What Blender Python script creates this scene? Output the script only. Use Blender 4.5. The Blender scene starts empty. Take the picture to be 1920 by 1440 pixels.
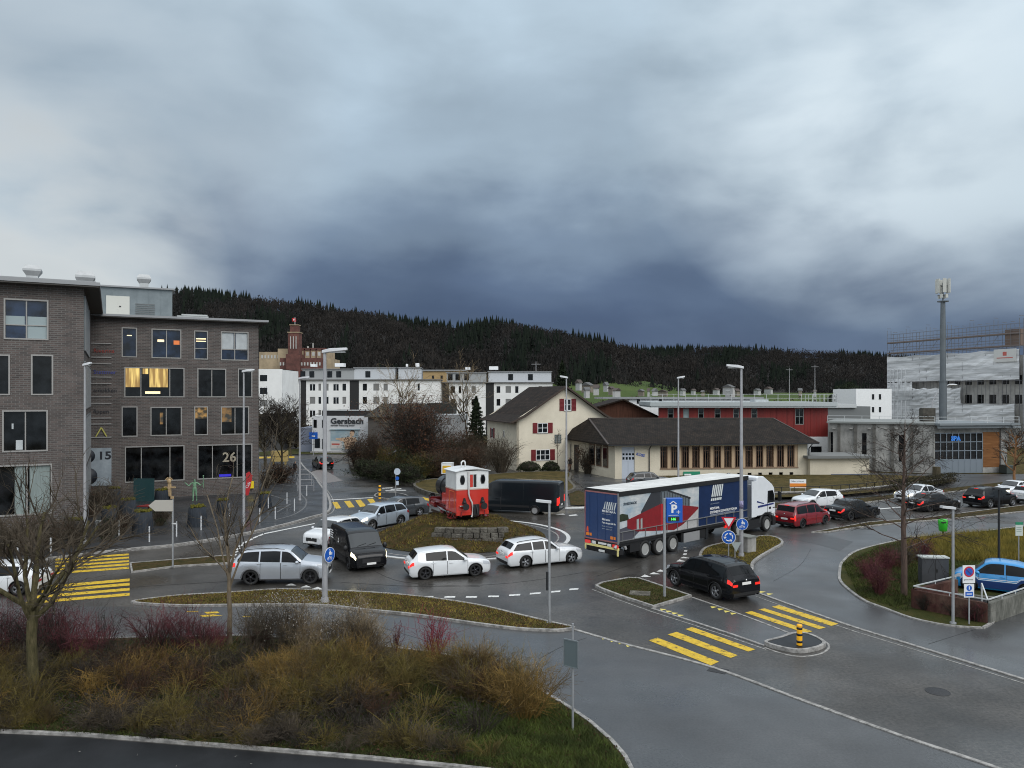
import bpy, math, random
import numpy as np
from mathutils import Vector, Matrix
R = math.radians
scene = bpy.context.scene
COL = scene.collection
rng = random.Random(7)
nrg = np.random.default_rng(11)

# ---------------------------------------------------------------- camera, sky, sun, exposure
F, HZ, CH = 1440.0, 742.0, 9.3          # focal (px at 1920), horizon row, camera height
cam_d = bpy.data.cameras.new('camera'); cam = bpy.data.objects.new('camera', cam_d); COL.objects.link(cam)
cam.location = (0, 0, CH); cam.rotation_euler = (R(90), 0, 0)
cam_d.sensor_width = 36; cam_d.lens = 27.0; cam_d.shift_y = (HZ-720)/1920.0
cam_d.clip_start = 0.2; cam_d.clip_end = 9000
scene.camera = cam
scene.view_settings.view_transform = 'Standard'; scene.view_settings.look = 'None'
scene.view_settings.exposure = 0.05; scene.view_settings.gamma = 1
scene.view_settings.use_curve_mapping = False
scene.cycles.filter_width = 1.05; scene.render.filter_size = 1.05

world = bpy.data.worlds.new('World'); scene.world = world; world.use_nodes = True
nt = world.node_tree; nt.nodes.clear()
def N(t, **k):
    n = nt.nodes.new(t)
    for a, b in k.items(): setattr(n, a, b)
    return n
def LK(a, b): nt.links.new(a, b)
sun_el, sun_az = R(38), R(150)
sky = N('ShaderNodeTexSky', sky_type='NISHITA', sun_disc=False, sun_elevation=sun_el, sun_rotation=sun_az)
bg1 = N('ShaderNodeBackground'); bg1.inputs[1].default_value = 0.08; LK(sky.outputs[0], bg1.inputs[0])
tc = N('ShaderNodeTexCoord')
sep = N('ShaderNodeSeparateXYZ'); LK(tc.outputs['Generated'], sep.inputs[0])
mp = N('ShaderNodeMapping'); mp.inputs['Scale'].default_value = (1.6, 1.6, 4.6); LK(tc.outputs['Generated'], mp.inputs[0])
n1 = N('ShaderNodeTexNoise'); n1.inputs['Scale'].default_value = 1.7; n1.inputs['Detail'].default_value = 7; n1.inputs['Roughness'].default_value = .44
n1.inputs['Distortion'].default_value = .1; LK(mp.outputs[0], n1.inputs['Vector'])
mp2 = N('ShaderNodeMapping'); mp2.inputs['Scale'].default_value = (3.2, 3.2, 6.5); mp2.inputs['Location'].default_value = (3.1, 1.2, .3)
LK(tc.outputs['Generated'], mp2.inputs[0])
n2 = N('ShaderNodeTexNoise'); n2.inputs['Scale'].default_value = 1.5; n2.inputs['Detail'].default_value = 6; n2.inputs['Roughness'].default_value = .46
n2.inputs['Distortion'].default_value = .15; LK(mp2.outputs[0], n2.inputs['Vector'])
def mth(op, a, b, c=None, clamp=False):
    n = N('ShaderNodeMath', operation=op); n.use_clamp = clamp
    for i, v in enumerate((a, b, c)):
        if v is None: continue
        if isinstance(v, (int, float)): n.inputs[i].default_value = v
        else: LK(v, n.inputs[i])
    return n.outputs[0]
zz = mth('ADD', sep.outputs[2], mth('MULTIPLY', mth('SUBTRACT', n1.outputs[0], .5), .20))
zz = mth('ADD', zz, mth('MULTIPLY', mth('SUBTRACT', n2.outputs[0], .5), .12))
# the cloud base lifts towards the west (left)
westlift = mth('MULTIPLY', mth('SUBTRACT', mth('MULTIPLY', sep.outputs[0], -1), .33), 2.6, clamp=True)
westlift = mth('MULTIPLY', westlift, mth('SUBTRACT', 1.0, mth('MULTIPLY', sep.outputs[2], 3.0), None, True))
zz = mth('ADD', zz, westlift)
zz = mth('ADD', zz, mth('MULTIPLY', mth('SUBTRACT', sep.outputs[0], .10), .17, clamp=True))
zz = mth('ADD', zz, mth('MULTIPLY', mth('MULTIPLY', sep.outputs[1], -1, None, True), .42))      # unseen sky behind the viewer, brightened to light the facades
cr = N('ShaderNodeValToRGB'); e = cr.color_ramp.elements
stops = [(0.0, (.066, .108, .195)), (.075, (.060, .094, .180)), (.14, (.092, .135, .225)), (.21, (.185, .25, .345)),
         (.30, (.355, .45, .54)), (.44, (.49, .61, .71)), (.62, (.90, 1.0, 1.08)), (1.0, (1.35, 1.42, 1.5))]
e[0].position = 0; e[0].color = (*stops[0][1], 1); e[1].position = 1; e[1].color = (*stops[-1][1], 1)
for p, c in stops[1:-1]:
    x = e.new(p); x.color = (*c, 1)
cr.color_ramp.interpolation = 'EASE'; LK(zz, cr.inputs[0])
m2 = N('ShaderNodeMapRange'); m2.inputs[1].default_value = .3; m2.inputs[2].default_value = .72; m2.inputs[3].default_value = .86; m2.inputs[4].default_value = 1.15
LK(n2.outputs[0], m2.inputs[0])
vm = N('ShaderNodeVectorMath', operation='SCALE'); LK(cr.outputs[0], vm.inputs[0]); LK(m2.outputs[0], vm.inputs['Scale'])
def patch_(v, d, width, col, amt):
    # a thinner, brighter place in the cloud round direction d
    dp = N('ShaderNodeVectorMath', operation='DOT_PRODUCT'); LK(tc.outputs['Generated'], dp.inputs[0]); dp.inputs[1].default_value = Vector(d).normalized()
    f = mth('MULTIPLY', mth('SUBTRACT', dp.outputs['Value'], 1-width), 1/width, None, True); f = mth('MULTIPLY', f, mth('MULTIPLY', mth('SUBTRACT', n2.outputs[0], .30), 3.2, None, True)); f = mth('MULTIPLY', f, amt)
    m = N('ShaderNodeMix', data_type='RGBA'); LK(f, m.inputs[0]); LK(v, m.inputs[6]); m.inputs[7].default_value = (*col, 1); return m.outputs[2]
vv_ = patch_(vm.outputs[0], (-.68, 1, .16), .03, (.66, .70, .71), 1.5); vv_ = patch_(vv_, (-.60, 1, .38), .05, (.46, .50, .53), .5); vv_ = patch_(vv_, (.46, 1, .39), .035, (.76, .86, .92), .85); vv_ = patch_(vv_, (.66, 1, .27), .012, (.66, .76, .82), .5)
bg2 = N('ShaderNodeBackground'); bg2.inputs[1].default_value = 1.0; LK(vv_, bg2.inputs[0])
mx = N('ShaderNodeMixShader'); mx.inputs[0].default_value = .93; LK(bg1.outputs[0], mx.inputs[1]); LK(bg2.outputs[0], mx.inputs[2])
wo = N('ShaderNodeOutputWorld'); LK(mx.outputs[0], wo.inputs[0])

sd = bpy.data.lights.new('sun', 'SUN'); sd.energy = 1.3; sd.angle = R(40); sd.color = (1, .97, .93)
sun = bpy.data.objects.new('sun', sd); COL.objects.link(sun)
sun.rotation_euler = (R(90)-sun_el, 0, R(180)-sun_az+R(10))

# ---------------------------------------------------------------- placing helpers
def P(px, py, z=0.0):
    Y = F*(CH-z)/(py-HZ); return Vector(((px-960)/F*Y, Y, z))
def PD(px, Y, z=0.0): return Vector(((px-960)/F*Y, Y, z))
def ZY(py, Y): return CH-(py-HZ)*Y/F

# ---------------------------------------------------------------- materials
MATS = {}
def srgb(r, g, b):
    f = lambda c: ((c/255+.055)/1.055)**2.4 if c > 10 else c/255/12.92
    return (f(r), f(g), f(b))
def mat(name, col, rough=.6, metal=0.0, var=0.0, vscale=3.0, bump=0.0, bscale=40.0, emit=None, es=0.0, col2=None, detail=4,
        coat=0.0, rvar=0.0, coord='Object', stretch=None, alpha=None, spec=.5):
    if name in MATS: return MATS[name]
    m = bpy.data.materials.new(name); m.use_nodes = True; t = m.node_tree; b = t.nodes['Principled BSDF']
    b.inputs['Base Color'].default_value = (*col, 1); b.inputs['Roughness'].default_value = rough
    b.inputs['Metallic'].default_value = metal; b.inputs['Coat Weight'].default_value = coat
    b.inputs['Specular IOR Level'].default_value = spec
    if coat: b.inputs['Coat Roughness'].default_value = .05
    if emit: b.inputs['Emission Color'].default_value = (*emit, 1); b.inputs['Emission Strength'].default_value = es
    if alpha is not None: b.inputs['Alpha'].default_value = alpha
    if var or col2 or rvar or bump:
        tc_ = t.nodes.new('ShaderNodeTexCoord'); src = tc_.outputs[coord]
        if stretch:
            mp_ = t.nodes.new('ShaderNodeMapping'); mp_.inputs['Scale'].default_value = stretch; t.links.new(src, mp_.inputs[0]); src = mp_.outputs[0]
        nz = t.nodes.new('ShaderNodeTexNoise'); nz.inputs['Scale'].default_value = vscale; nz.inputs['Detail'].default_value = detail
        nz.inputs['Roughness'].default_value = .6
        t.links.new(src, nz.inputs['Vector'])
        c2 = col2 or tuple(min(1, c*(1-var)) for c in col); c1 = col if col2 else tuple(min(1, c*(1+var)) for c in col)
        rp = t.nodes.new('ShaderNodeValToRGB'); rp.color_ramp.elements[0].position = .36; rp.color_ramp.elements[1].position = .64
        rp.color_ramp.elements[0].color = (*c2, 1); rp.color_ramp.elements[1].color = (*c1, 1)
        t.links.new(nz.outputs[0], rp.inputs[0]); t.links.new(rp.outputs[0], b.inputs['Base Color'])
        if rvar:
            mr = t.nodes.new('ShaderNodeMapRange'); mr.inputs[1].default_value = .35; mr.inputs[2].default_value = .65
            mr.inputs[3].default_value = max(.03, rough-rvar); mr.inputs[4].default_value = min(1, rough+rvar)
            t.links.new(nz.outputs[0], mr.inputs[0]); t.links.new(mr.outputs[0], b.inputs['Roughness'])
        if bump:
            n2_ = t.nodes.new('ShaderNodeTexNoise'); n2_.inputs['Scale'].default_value = bscale; n2_.inputs['Detail'].default_value = 3
            t.links.new(src, n2_.inputs['Vector'])
            bp = t.nodes.new('ShaderNodeBump'); bp.inputs['Strength'].default_value = bump; bp.inputs['Distance'].default_value = .03
            t.links.new(n2_.outputs[0], bp.inputs['Height']); t.links.new(bp.outputs[0], b.inputs['Normal'])
    MATS[name] = m; return m

def brick_mat(name, c1, c2, mortar, bw=.25, bh=.075, ms=.012, rough=.85, var=.25):
    m = bpy.data.materials.new(name); m.use_nodes = True; t = m.node_tree; b = t.nodes['Principled BSDF']
    uv = t.nodes.new('ShaderNodeTexCoord')
    br = t.nodes.new('ShaderNodeTexBrick'); br.inputs['Scale'].default_value = 1; br.inputs['Brick Width'].default_value = bw
    br.inputs['Row Height'].default_value = bh; br.inputs['Mortar Size'].default_value = ms
    br.inputs['Color1'].default_value = (*c1, 1); br.inputs['Color2'].default_value = (*c2, 1); br.inputs['Mortar'].default_value = (*mortar, 1)
    br.inputs['Bias'].default_value = 0.0; br.inputs['Mortar Smooth'].default_value = .2
    t.links.new(uv.outputs['UV'], br.inputs['Vector'])
    nz = t.nodes.new('ShaderNodeTexNoise'); nz.inputs['Scale'].default_value = .9; nz.inputs['Detail'].default_value = 6
    t.links.new(uv.outputs['UV'], nz.inputs['Vector'])
    mr = t.nodes.new('ShaderNodeMapRange'); mr.inputs[1].default_value = .3; mr.inputs[2].default_value = .7; mr.inputs[3].default_value = 1-var; mr.inputs[4].default_value = 1+var
    t.links.new(nz.outputs[0], mr.inputs[0])
    v = t.nodes.new('ShaderNodeVectorMath'); v.operation = 'SCALE'; t.links.new(br.outputs[0], v.inputs[0]); t.links.new(mr.outputs[0], v.inputs['Scale'])
    t.links.new(v.outputs[0], b.inputs['Base Color']); b.inputs['Roughness'].default_value = rough
    bp = t.nodes.new('ShaderNodeBump'); bp.inputs['Strength'].default_value = .5; bp.inputs['Distance'].default_value = .01; bp.invert = True; b.inputs['Specular IOR Level'].default_value = .15
    t.links.new(br.outputs['Fac'], bp.inputs['Height']); t.links.new(bp.outputs[0], b.inputs['Normal'])
    MATS[name] = m; return m

def ramp_mat(name, stops, scale=2.0, detail=8, rough=.9, stretch=None, bump=.6, bscale=25, dist=.05, fine=.5, fscale=30, metal=0, rvar=None, spec=.12):
    """several-stop colour noise with a second fine noise on top"""
    m = bpy.data.materials.new(name); m.use_nodes = True; t = m.node_tree; b = t.nodes['Principled BSDF']
    tc_ = t.nodes.new('ShaderNodeTexCoord'); src = tc_.outputs['Object']
    if stretch:
        mp_ = t.nodes.new('ShaderNodeMapping'); mp_.inputs['Scale'].default_value = stretch; t.links.new(src, mp_.inputs[0]); src = mp_.outputs[0]
    nz = t.nodes.new('ShaderNodeTexNoise'); nz.inputs['Scale'].default_value = scale; nz.inputs['Detail'].default_value = detail; nz.inputs['Roughness'].default_value = .62
    t.links.new(src, nz.inputs['Vector'])
    rp = t.nodes.new('ShaderNodeValToRGB'); el = rp.color_ramp.elements
    el[0].position = stops[0][0]; el[0].color = (*stops[0][1], 1); el[1].position = stops[-1][0]; el[1].color = (*stops[-1][1], 1)
    for p, c in stops[1:-1]:
        x = el.new(p); x.color = (*c, 1)
    t.links.new(nz.outputs[0], rp.inputs[0])
    fn = t.nodes.new('ShaderNodeTexNoise'); fn.inputs['Scale'].default_value = fscale; fn.inputs['Detail'].default_value = 4; fn.inputs['Roughness'].default_value = .7
    t.links.new(src, fn.inputs['Vector'])
    mr = t.nodes.new('ShaderNodeMapRange'); mr.inputs[1].default_value = .3; mr.inputs[2].default_value = .7; mr.inputs[3].default_value = 1-fine; mr.inputs[4].default_value = 1+fine
    t.links.new(fn.outputs[0], mr.inputs[0])
    v = t.nodes.new('ShaderNodeVectorMath'); v.operation = 'SCALE'; t.links.new(rp.outputs[0], v.inputs[0]); t.links.new(mr.outputs[0], v.inputs['Scale'])
    t.links.new(v.outputs[0], b.inputs['Base Color']); b.inputs['Roughness'].default_value = rough; b.inputs['Metallic'].default_value = metal
    b.inputs['Specular IOR Level'].default_value = spec
    if rvar:
        big = t.nodes.new('ShaderNodeTexNoise'); big.inputs['Scale'].default_value = rvar[2]; big.inputs['Detail'].default_value = 3
        t.links.new(src, big.inputs['Vector'])
        m3 = t.nodes.new('ShaderNodeMapRange'); m3.inputs[1].default_value = .38; m3.inputs[2].default_value = .62; m3.inputs[3].default_value = rvar[0]; m3.inputs[4].default_value = rvar[1]
        t.links.new(big.outputs[0], m3.inputs[0]); t.links.new(m3.outputs[0], b.inputs['Roughness'])
    if bump:
        bn = t.nodes.new('ShaderNodeTexNoise'); bn.inputs['Scale'].default_value = bscale; bn.inputs['Detail'].default_value = 3
        t.links.new(src, bn.inputs['Vector'])
        bp = t.nodes.new('ShaderNodeBump'); bp.inputs['Strength'].default_value = bump; bp.inputs['Distance'].default_value = dist
        t.links.new(bn.outputs[0], bp.inputs['Height']); t.links.new(bp.outputs[0], b.inputs['Normal'])
    MATS[name] = m; return m

def tile_mat(name, c1, c2, row=.33, colw=.22, rough=.8):
    """roof tiles: rows and columns from the UVs (metres), with moss noise"""
    m = brick_mat(name, c1, c2, tuple(x*.25 for x in c1), bw=colw, bh=row, ms=.03, rough=rough, var=.45)
    return m

ASPH = ramp_mat('asphalt', [(.3, (.022, .021, .019)), (.46, (.040, .037, .033)), (.7, (.074, .068, .061))], scale=.25, detail=9, rough=.4, bump=.35, bscale=60,
                dist=.006, fine=.62, fscale=9, rvar=(.22, .56, .2), spec=.5)
ASPH2 = ramp_mat('footway_asphalt', [(.3, (.044, .045, .046)), (.5, (.058, .059, .060)), (.7, (.076, .077, .078))], scale=.35, detail=9, rough=.35, bump=.2, bscale=70,
                 dist=.004, fine=.3, fscale=14, rvar=(.22, .44, .2), spec=.5)
ASPH3 = ramp_mat('dark_asphalt', [(.3, (.012, .013, .014)), (.7, (.022, .023, .025))], scale=.5, rough=.45, bump=.2, bscale=60, dist=.004, fine=.3, fscale=40, rvar=(.35, .6, .4))
PAVE = ramp_mat('pavement_slabs', [(.3, (.028, .029, .031)), (.7, (.055, .056, .058))], scale=.4, rough=.4, bump=.2, bscale=30, dist=.006, fine=.2, fscale=14, rvar=(.22, .5, .3))
KERB = mat('kerb_stone', (.25, .24, .225), .6, var=.4, vscale=5, bump=.3)
WHITE_P = mat('white_road_paint', (.56, .56, .54), .5, var=.3, vscale=9)
YEL_P = ramp_mat('yellow_road_paint', [(.36, (.14, .11, .04)), (.43, (.50, .33, .035)), (.7, (.66, .45, .04))], scale=4.5, rough=.5, bump=0, fine=.25, fscale=30)
GRASS = ramp_mat('grass', [(.3, (.020, .025, .007)), (.45, (.038, .043, .011)), (.6, (.058, .053, .016)), (.75, (.075, .056, .022))], scale=1.1, bump=1, bscale=18, dist=.08, fine=.5, fscale=22)
DRYG = ramp_mat('dry_grass', [(.3, (.032, .027, .009)), (.5, (.070, .055, .018)), (.7, (.11, .077, .028))], scale=1.3, bump=1, bscale=18, dist=.08, fine=.55, fscale=18)
MOSSY = ramp_mat('brown_leafy_turf', [(.3, (.020, .019, .007)), (.48, (.048, .040, .012)), (.6, (.068, .042, .018)), (.72, (.036, .040, .010))], scale=2.2, bump=1, bscale=18, dist=.08, fine=.6, fscale=14)
SOIL = ramp_mat('soil', [(.3, (.018, .014, .009)), (.7, (.05, .038, .022))], scale=2, bump=1, bscale=12, dist=.08, fine=.4, fscale=30)

GALV = mat('galvanised_steel', (.36, .37, .38), .5, .6, var=.08, vscale=4)
LAMPP = mat('grey_lamp_paint', (.34, .34, .35), .5, .2, var=.1, vscale=2)
DARKM = mat('dark_metal', (.025, .027, .03), .45, .4)
BLACK = mat('black_plastic', (.012, .012, .013), .5)
RUBBER = mat('rubber', (.012, .012, .012), .75)
RIMA = mat('alloy_rim', (.42, .43, .45), .3, .8)
RIMD = mat('dark_alloy_rim', (.05, .05, .055), .3, .7)
RIMW = mat('silver_steel_rim', (.5, .5, .5), .35, .6)
CARGL = mat('car_glass', (.006, .007, .008), .05, spec=.22)
WSGL = mat('windscreen_glass', (.03, .034, .036), .06, spec=.6)
GLASS = mat('window_glass', (.010, .013, .016), .05, spec=.35)
REDL = mat('tail_light_lit', (.5, .01, .01), .25, emit=(1, .03, .015), es=.8)
REDU = mat('tail_light', (.35, .008, .01), .2, coat=.5)
ORANGEL = mat('orange_reflector', (.8, .22, .02), .35)
HEADL = mat('headlight_lit', (.8, .8, .75), .2, emit=(1, .86, .5), es=2.6)
HEADU = mat('headlight_glass', (.45, .47, .5), .08, coat=.8)
CHROME = mat('chrome', (.7, .7, .7), .15, 1)
PLATEM = mat('number_plate_white', (.75, .75, .73), .4)
WHITE = mat('white_paint', (.75, .76, .76), .5, var=.04)

# ---------------------------------------------------------------- mesh builder
class MB:
    def __init__(s, xf=None): s.v, s.f, s.mi, s.sm, s.xf = [], [], [], [], xf
    def add(s, vs, fs, mi=0, smooth=False):
        o = len(s.v)
        for p in vs:
            p = Vector(p); s.v.append(tuple(s.xf @ p) if s.xf else tuple(p))
        for f in fs: s.f.append([o+i for i in f]); s.mi.append(mi); s.sm.append(smooth)
        return s
    def box(s, c, d, rz=0, mi=0, rx=0, ry=0):
        hx, hy, hz = d[0]/2, d[1]/2, d[2]/2
        M = Matrix.Rotation(rz, 4, 'Z') @ Matrix.Rotation(ry, 4, 'Y') @ Matrix.Rotation(rx, 4, 'X')
        vs = [Vector(c)+(M @ Vector((x*hx, y*hy, z*hz))) for z in (-1, 1) for x, y in ((-1, -1), (1, -1), (1, 1), (-1, 1))]
        return s.add(vs, [(3, 2, 1, 0), (4, 5, 6, 7), (0, 1, 5, 4), (1, 2, 6, 5), (2, 3, 7, 6), (3, 0, 4, 7)], mi)
    def bx(s, x0, x1, y0, y1, z0, z1, mi=0): return s.box(((x0+x1)/2, (y0+y1)/2, (z0+z1)/2), (abs(x1-x0), abs(y1-y0), abs(z1-z0)), mi=mi)
    def bar(s, a, b, w, h=None, mi=0):
        a, b = Vector(a), Vector(b); h = h or w; d = (b-a); L = d.length
        if L < 1e-6: return s
        q = d.to_track_quat('X', 'Z'); vs = []
        for x in (0, L):
            for y, z in ((-1, -1), (1, -1), (1, 1), (-1, 1)): vs.append(a + q @ Vector((x, y*w/2, z*h/2)))
        return s.add(vs, [(0, 1, 2, 3), (7, 6, 5, 4), (0, 4, 5, 1), (1, 5, 6, 2), (2, 6, 7, 3), (3, 7, 4, 0)], mi)
    def quad(s, *p, mi=0): return s.add(p, [tuple(range(len(p)))], mi)
    def cyl(s, a, b, r0, r1=None, n=12, mi=0, caps=True):
        a, b = Vector(a), Vector(b); r1 = r0 if r1 is None else r1
        q = (b-a).to_track_quat('Z', 'Y'); vs = []
        for c, r in ((a, r0), (b, r1)):
            for i in range(n): t = 2*math.pi*i/n; vs.append(c + q @ Vector((r*math.cos(t), r*math.sin(t), 0)))
        s.add(vs, [(i, (i+1) % n, n+(i+1) % n, n+i) for i in range(n)], mi, True)
        if caps: s.add(vs, [tuple(range(n-1, -1, -1)), tuple(range(n, 2*n))], mi)
        return s
    def tube(s, pts, r, n=8, mi=0):
        pts = [Vector(p) for p in pts]; k = len(pts); rr = r if isinstance(r, (list, tuple)) else [r]*k; vs = []
        for i, p in enumerate(pts):
            t = (pts[min(i+1, k-1)]-pts[max(i-1, 0)]); q = t.to_track_quat('Z', 'Y')
            for j in range(n): a = 2*math.pi*j/n; vs.append(p + q @ Vector((rr[i]*math.cos(a), rr[i]*math.sin(a), 0)))
        fs = [(i*n+j, i*n+(j+1) % n, (i+1)*n+(j+1) % n, (i+1)*n+j) for i in range(k-1) for j in range(n)]
        s.add(vs, fs, mi, True); s.add(vs, [tuple(range(n-1, -1, -1)), tuple(range((k-1)*n, k*n))], mi); return s
    def lathe(s, prof, c=(0, 0, 0), n=20, axis='Z', mi=0, closed=False):
        c = Vector(c); vs = []; k = len(prof)
        for r, h in prof:
            for j in range(n):
                a = 2*math.pi*j/n
                if axis == 'Z': vs.append(c+Vector((r*math.cos(a), r*math.sin(a), h)))
                elif axis == 'Y': vs.append(c+Vector((r*math.cos(a), h, r*math.sin(a))))
                else: vs.append(c+Vector((h, r*math.cos(a), r*math.sin(a))))
        m = k if closed else k-1
        fs = [(i*n+j, i*n+(j+1) % n, ((i+1) % k)*n+(j+1) % n, ((i+1) % k)*n+j) for i in range(m) for j in range(n)]
        s.add(vs, fs, mi, True)
        if not closed:
            if prof[0][0] > 1e-4: s.add(vs[:n], [tuple(range(n))], mi)
            if prof[-1][0] > 1e-4: s.add(vs[-n:], [tuple(range(n))], mi)
        return s
    def ball(s, c, r, n=10, m=7, mi=0):
        r = r if isinstance(r, (tuple, list)) else (r, r, r); c = Vector(c); vs = []
        for i in range(m+1):
            t = math.pi*i/m
            for j in range(n):
                a = 2*math.pi*j/n; vs.append(c+Vector((r[0]*math.sin(t)*math.cos(a), r[1]*math.sin(t)*math.sin(a), r[2]*math.cos(t))))
        return s.add(vs, [(i*n+j, (i+1)*n+j, (i+1)*n+(j+1) % n, i*n+(j+1) % n) for i in range(m) for j in range(n)], mi, True)
    def prism(s, poly, z0, z1, mi=0, top=None, bottom=True):
        n = len(poly); vs = [(p[0], p[1], z0) for p in poly]+[(p[0], p[1], z1) for p in poly]
        s.add(vs, [(i, (i+1) % n, n+(i+1) % n, n+i) for i in range(n)], mi)
        s.add(vs, [tuple(range(n, 2*n))], mi if top is None else top)
        if bottom: s.add(vs, [tuple(range(n-1, -1, -1))], mi)
        return s
    def prism_y(s, poly, y0, y1, mi=0):
        """polygon in (x, z) extruded along y"""
        n = len(poly); vs = [(p[0], y0, p[1]) for p in poly]+[(p[0], y1, p[1]) for p in poly]
        return s.add(vs, [(i, (i+1) % n, n+(i+1) % n, n+i) for i in range(n)]+[tuple(range(n-1, -1, -1)), tuple(range(n, 2*n))], mi)
    def prism_x(s, poly, x0, x1, mi=0):
        n = len(poly); vs = [(x0, p[0], p[1]) for p in poly]+[(x1, p[0], p[1]) for p in poly]
        return s.add(vs, [(i, (i+1) % n, n+(i+1) % n, n+i) for i in range(n)]+[tuple(range(n-1, -1, -1)), tuple(range(n, 2*n))], mi)
    def build(s, name, mats, parent=None, uv=False, fix=True, bevel=0):
        me = bpy.data.meshes.new(name); me.from_pydata(s.v, [], s.f)
        mats = mats if isinstance(mats, (list, tuple)) else [mats]
        for m in mats: me.materials.append(m)
        me.polygons.foreach_set('material_index', s.mi); me.polygons.foreach_set('use_smooth', s.sm)
        if fix:
            import bmesh
            bm = bmesh.new(); bm.from_mesh(me); bmesh.ops.recalc_face_normals(bm, faces=bm.faces); bm.to_mesh(me); bm.free()
        if uv:
            u = me.uv_layers.new(name='UVMap')
            for p in me.polygons:
                n = p.normal
                if abs(n.z) > .95: tx, ty = Vector((1, 0, 0)), Vector((0, 1, 0))
                else:
                    tx = Vector((-n.y, n.x, 0)).normalized(); ty = n.cross(tx)
                    if ty.z < 0: ty = -ty
                for li in p.loop_indices:
                    co = me.vertices[me.loops[li].vertex_index].co; u.data[li].uv = (co.dot(tx), co.dot(ty))
        me.update(); o = bpy.data.objects.new(name, me); COL.objects.link(o)
        if parent: o.parent = parent
        if bevel:
            md = o.modifiers.new('bevel', 'BEVEL'); md.width = bevel; md.segments = 2; md.limit_method = 'ANGLE'
        return o

def tag(o, label, cat, group=None, kind=None):
    if label: o['label'] = label
    if cat: o['category'] = cat
    if group: o['group'] = group
    if kind: o['kind'] = kind
    return o
def thing(name, label, cat, loc=(0, 0, 0), rz=0, group=None):
    o = bpy.data.objects.new(name, None); COL.objects.link(o); o.empty_display_size = .3
    o.location = loc; o.rotation_euler = (0, 0, rz); return tag(o, label, cat, group)
def struct(o): o['kind'] = 'structure'; return o
def kids(o): return [c for c in o.children]
def dup(root, loc=None, rz=None, label=None, group=None):
    r = root.copy(); COL.objects.link(r)
    if loc is not None: r.location = loc
    if rz is not None: r.rotation_euler = (0, 0, rz)
    if label: r['label'] = label
    if group: r['group'] = group
    for ch in list(root.children):
        c = ch.copy(); COL.objects.link(c); c.parent = r
        for g in list(ch.children):
            d = g.copy(); COL.objects.link(d); d.parent = c
    return r

def text_part(name, s, size, m, parent, loc, rot, ext=.01, align='LEFT', shear=0, sx=1.0, bold=0.0):
    cu = bpy.data.curves.new(name, 'FONT'); cu.body = s; cu.size = size; cu.extrude = ext; cu.align_x = align; cu.shear = shear; cu.offset = bold
    cu.resolution_u = 3
    tmp = bpy.data.objects.new(name, cu); COL.objects.link(tmp)
    dg = bpy.context.evaluated_depsgraph_get(); dg.update()
    me = bpy.data.meshes.new_from_object(tmp.evaluated_get(dg)); bpy.data.objects.remove(tmp)
    me.materials.clear(); me.materials.append(m)
    o = bpy.data.objects.new(name, me); COL.objects.link(o); o.parent = parent; o.location = loc; o.rotation_euler = rot; o.scale = (sx, 1, 1)
    return o

def tubes_obj(name, paths, radii, mats, sides=3, parent=None, mi=None):
    """paths: list of (n,K,3) arrays (same K inside one array), radii: matching (n,K); one mesh"""
    V, Fc, M = [], [], []; off = 0
    for gi, (Pt, Rd) in enumerate(zip(paths, radii)):
        n, K, _ = Pt.shape
        if n == 0: continue
        T = np.empty_like(Pt); T[:, 1:-1] = Pt[:, 2:]-Pt[:, :-2]; T[:, 0] = Pt[:, 1]-Pt[:, 0]; T[:, -1] = Pt[:, -1]-Pt[:, -2]
        T /= np.linalg.norm(T, axis=2, keepdims=True)+1e-9
        ref = np.array([.83, .21, .05]); A = np.cross(T, ref); A /= np.linalg.norm(A, axis=2, keepdims=True)+1e-9; B = np.cross(T, A)
        ang = np.arange(sides)*2*math.pi/sides
        ring = Pt[:, :, None, :]+Rd[:, :, None, None]*(np.cos(ang)[None, None, :, None]*A[:, :, None, :]+np.sin(ang)[None, None, :, None]*B[:, :, None, :])
        V.append(ring.reshape(-1, 3))
        i = np.arange(n)[:, None, None]*K*sides; k = np.arange(K-1)[None, :, None]*sides; j = np.arange(sides)[None, None, :]; j2 = (j+1) % sides
        q = np.stack([i+k+j, i+k+j2, i+k+sides+j2, i+k+sides+j], -1).reshape(-1, 4)+off
        Fc.append(q); off += n*K*sides
        g = (mi[gi] if mi is not None else 0)
        M.append(np.full(len(q), g) if np.isscalar(g) else np.repeat(g, (K-1)*sides))
    V = np.concatenate(V); Fc = np.concatenate(Fc); M = np.concatenate(M)
    return raw_mesh(name, V, Fc, mats, M, parent)
def raw_mesh(name, V, Q, mats, M=None, parent=None, smooth=False):
    me = bpy.data.meshes.new(name); k = Q.shape[1]
    me.vertices.add(len(V)); me.vertices.foreach_set('co', V.astype(np.float32).ravel())
    me.loops.add(len(Q)*k); me.loops.foreach_set('vertex_index', Q.astype(np.int32).ravel())
    me.polygons.add(len(Q)); me.polygons.foreach_set('loop_start', (np.arange(len(Q))*k).astype(np.int32))
    for m in (mats if isinstance(mats, (list, tuple)) else [mats]): me.materials.append(m)
    if M is not None: me.polygons.foreach_set('material_index', M.astype(np.int32))
    me.polygons.foreach_set('use_smooth', np.full(len(Q), smooth))
    me.update(calc_edges=True); me.validate()
    o = bpy.data.objects.new(name, me); COL.objects.link(o)
    if parent: o.parent = parent
    return o
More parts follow.
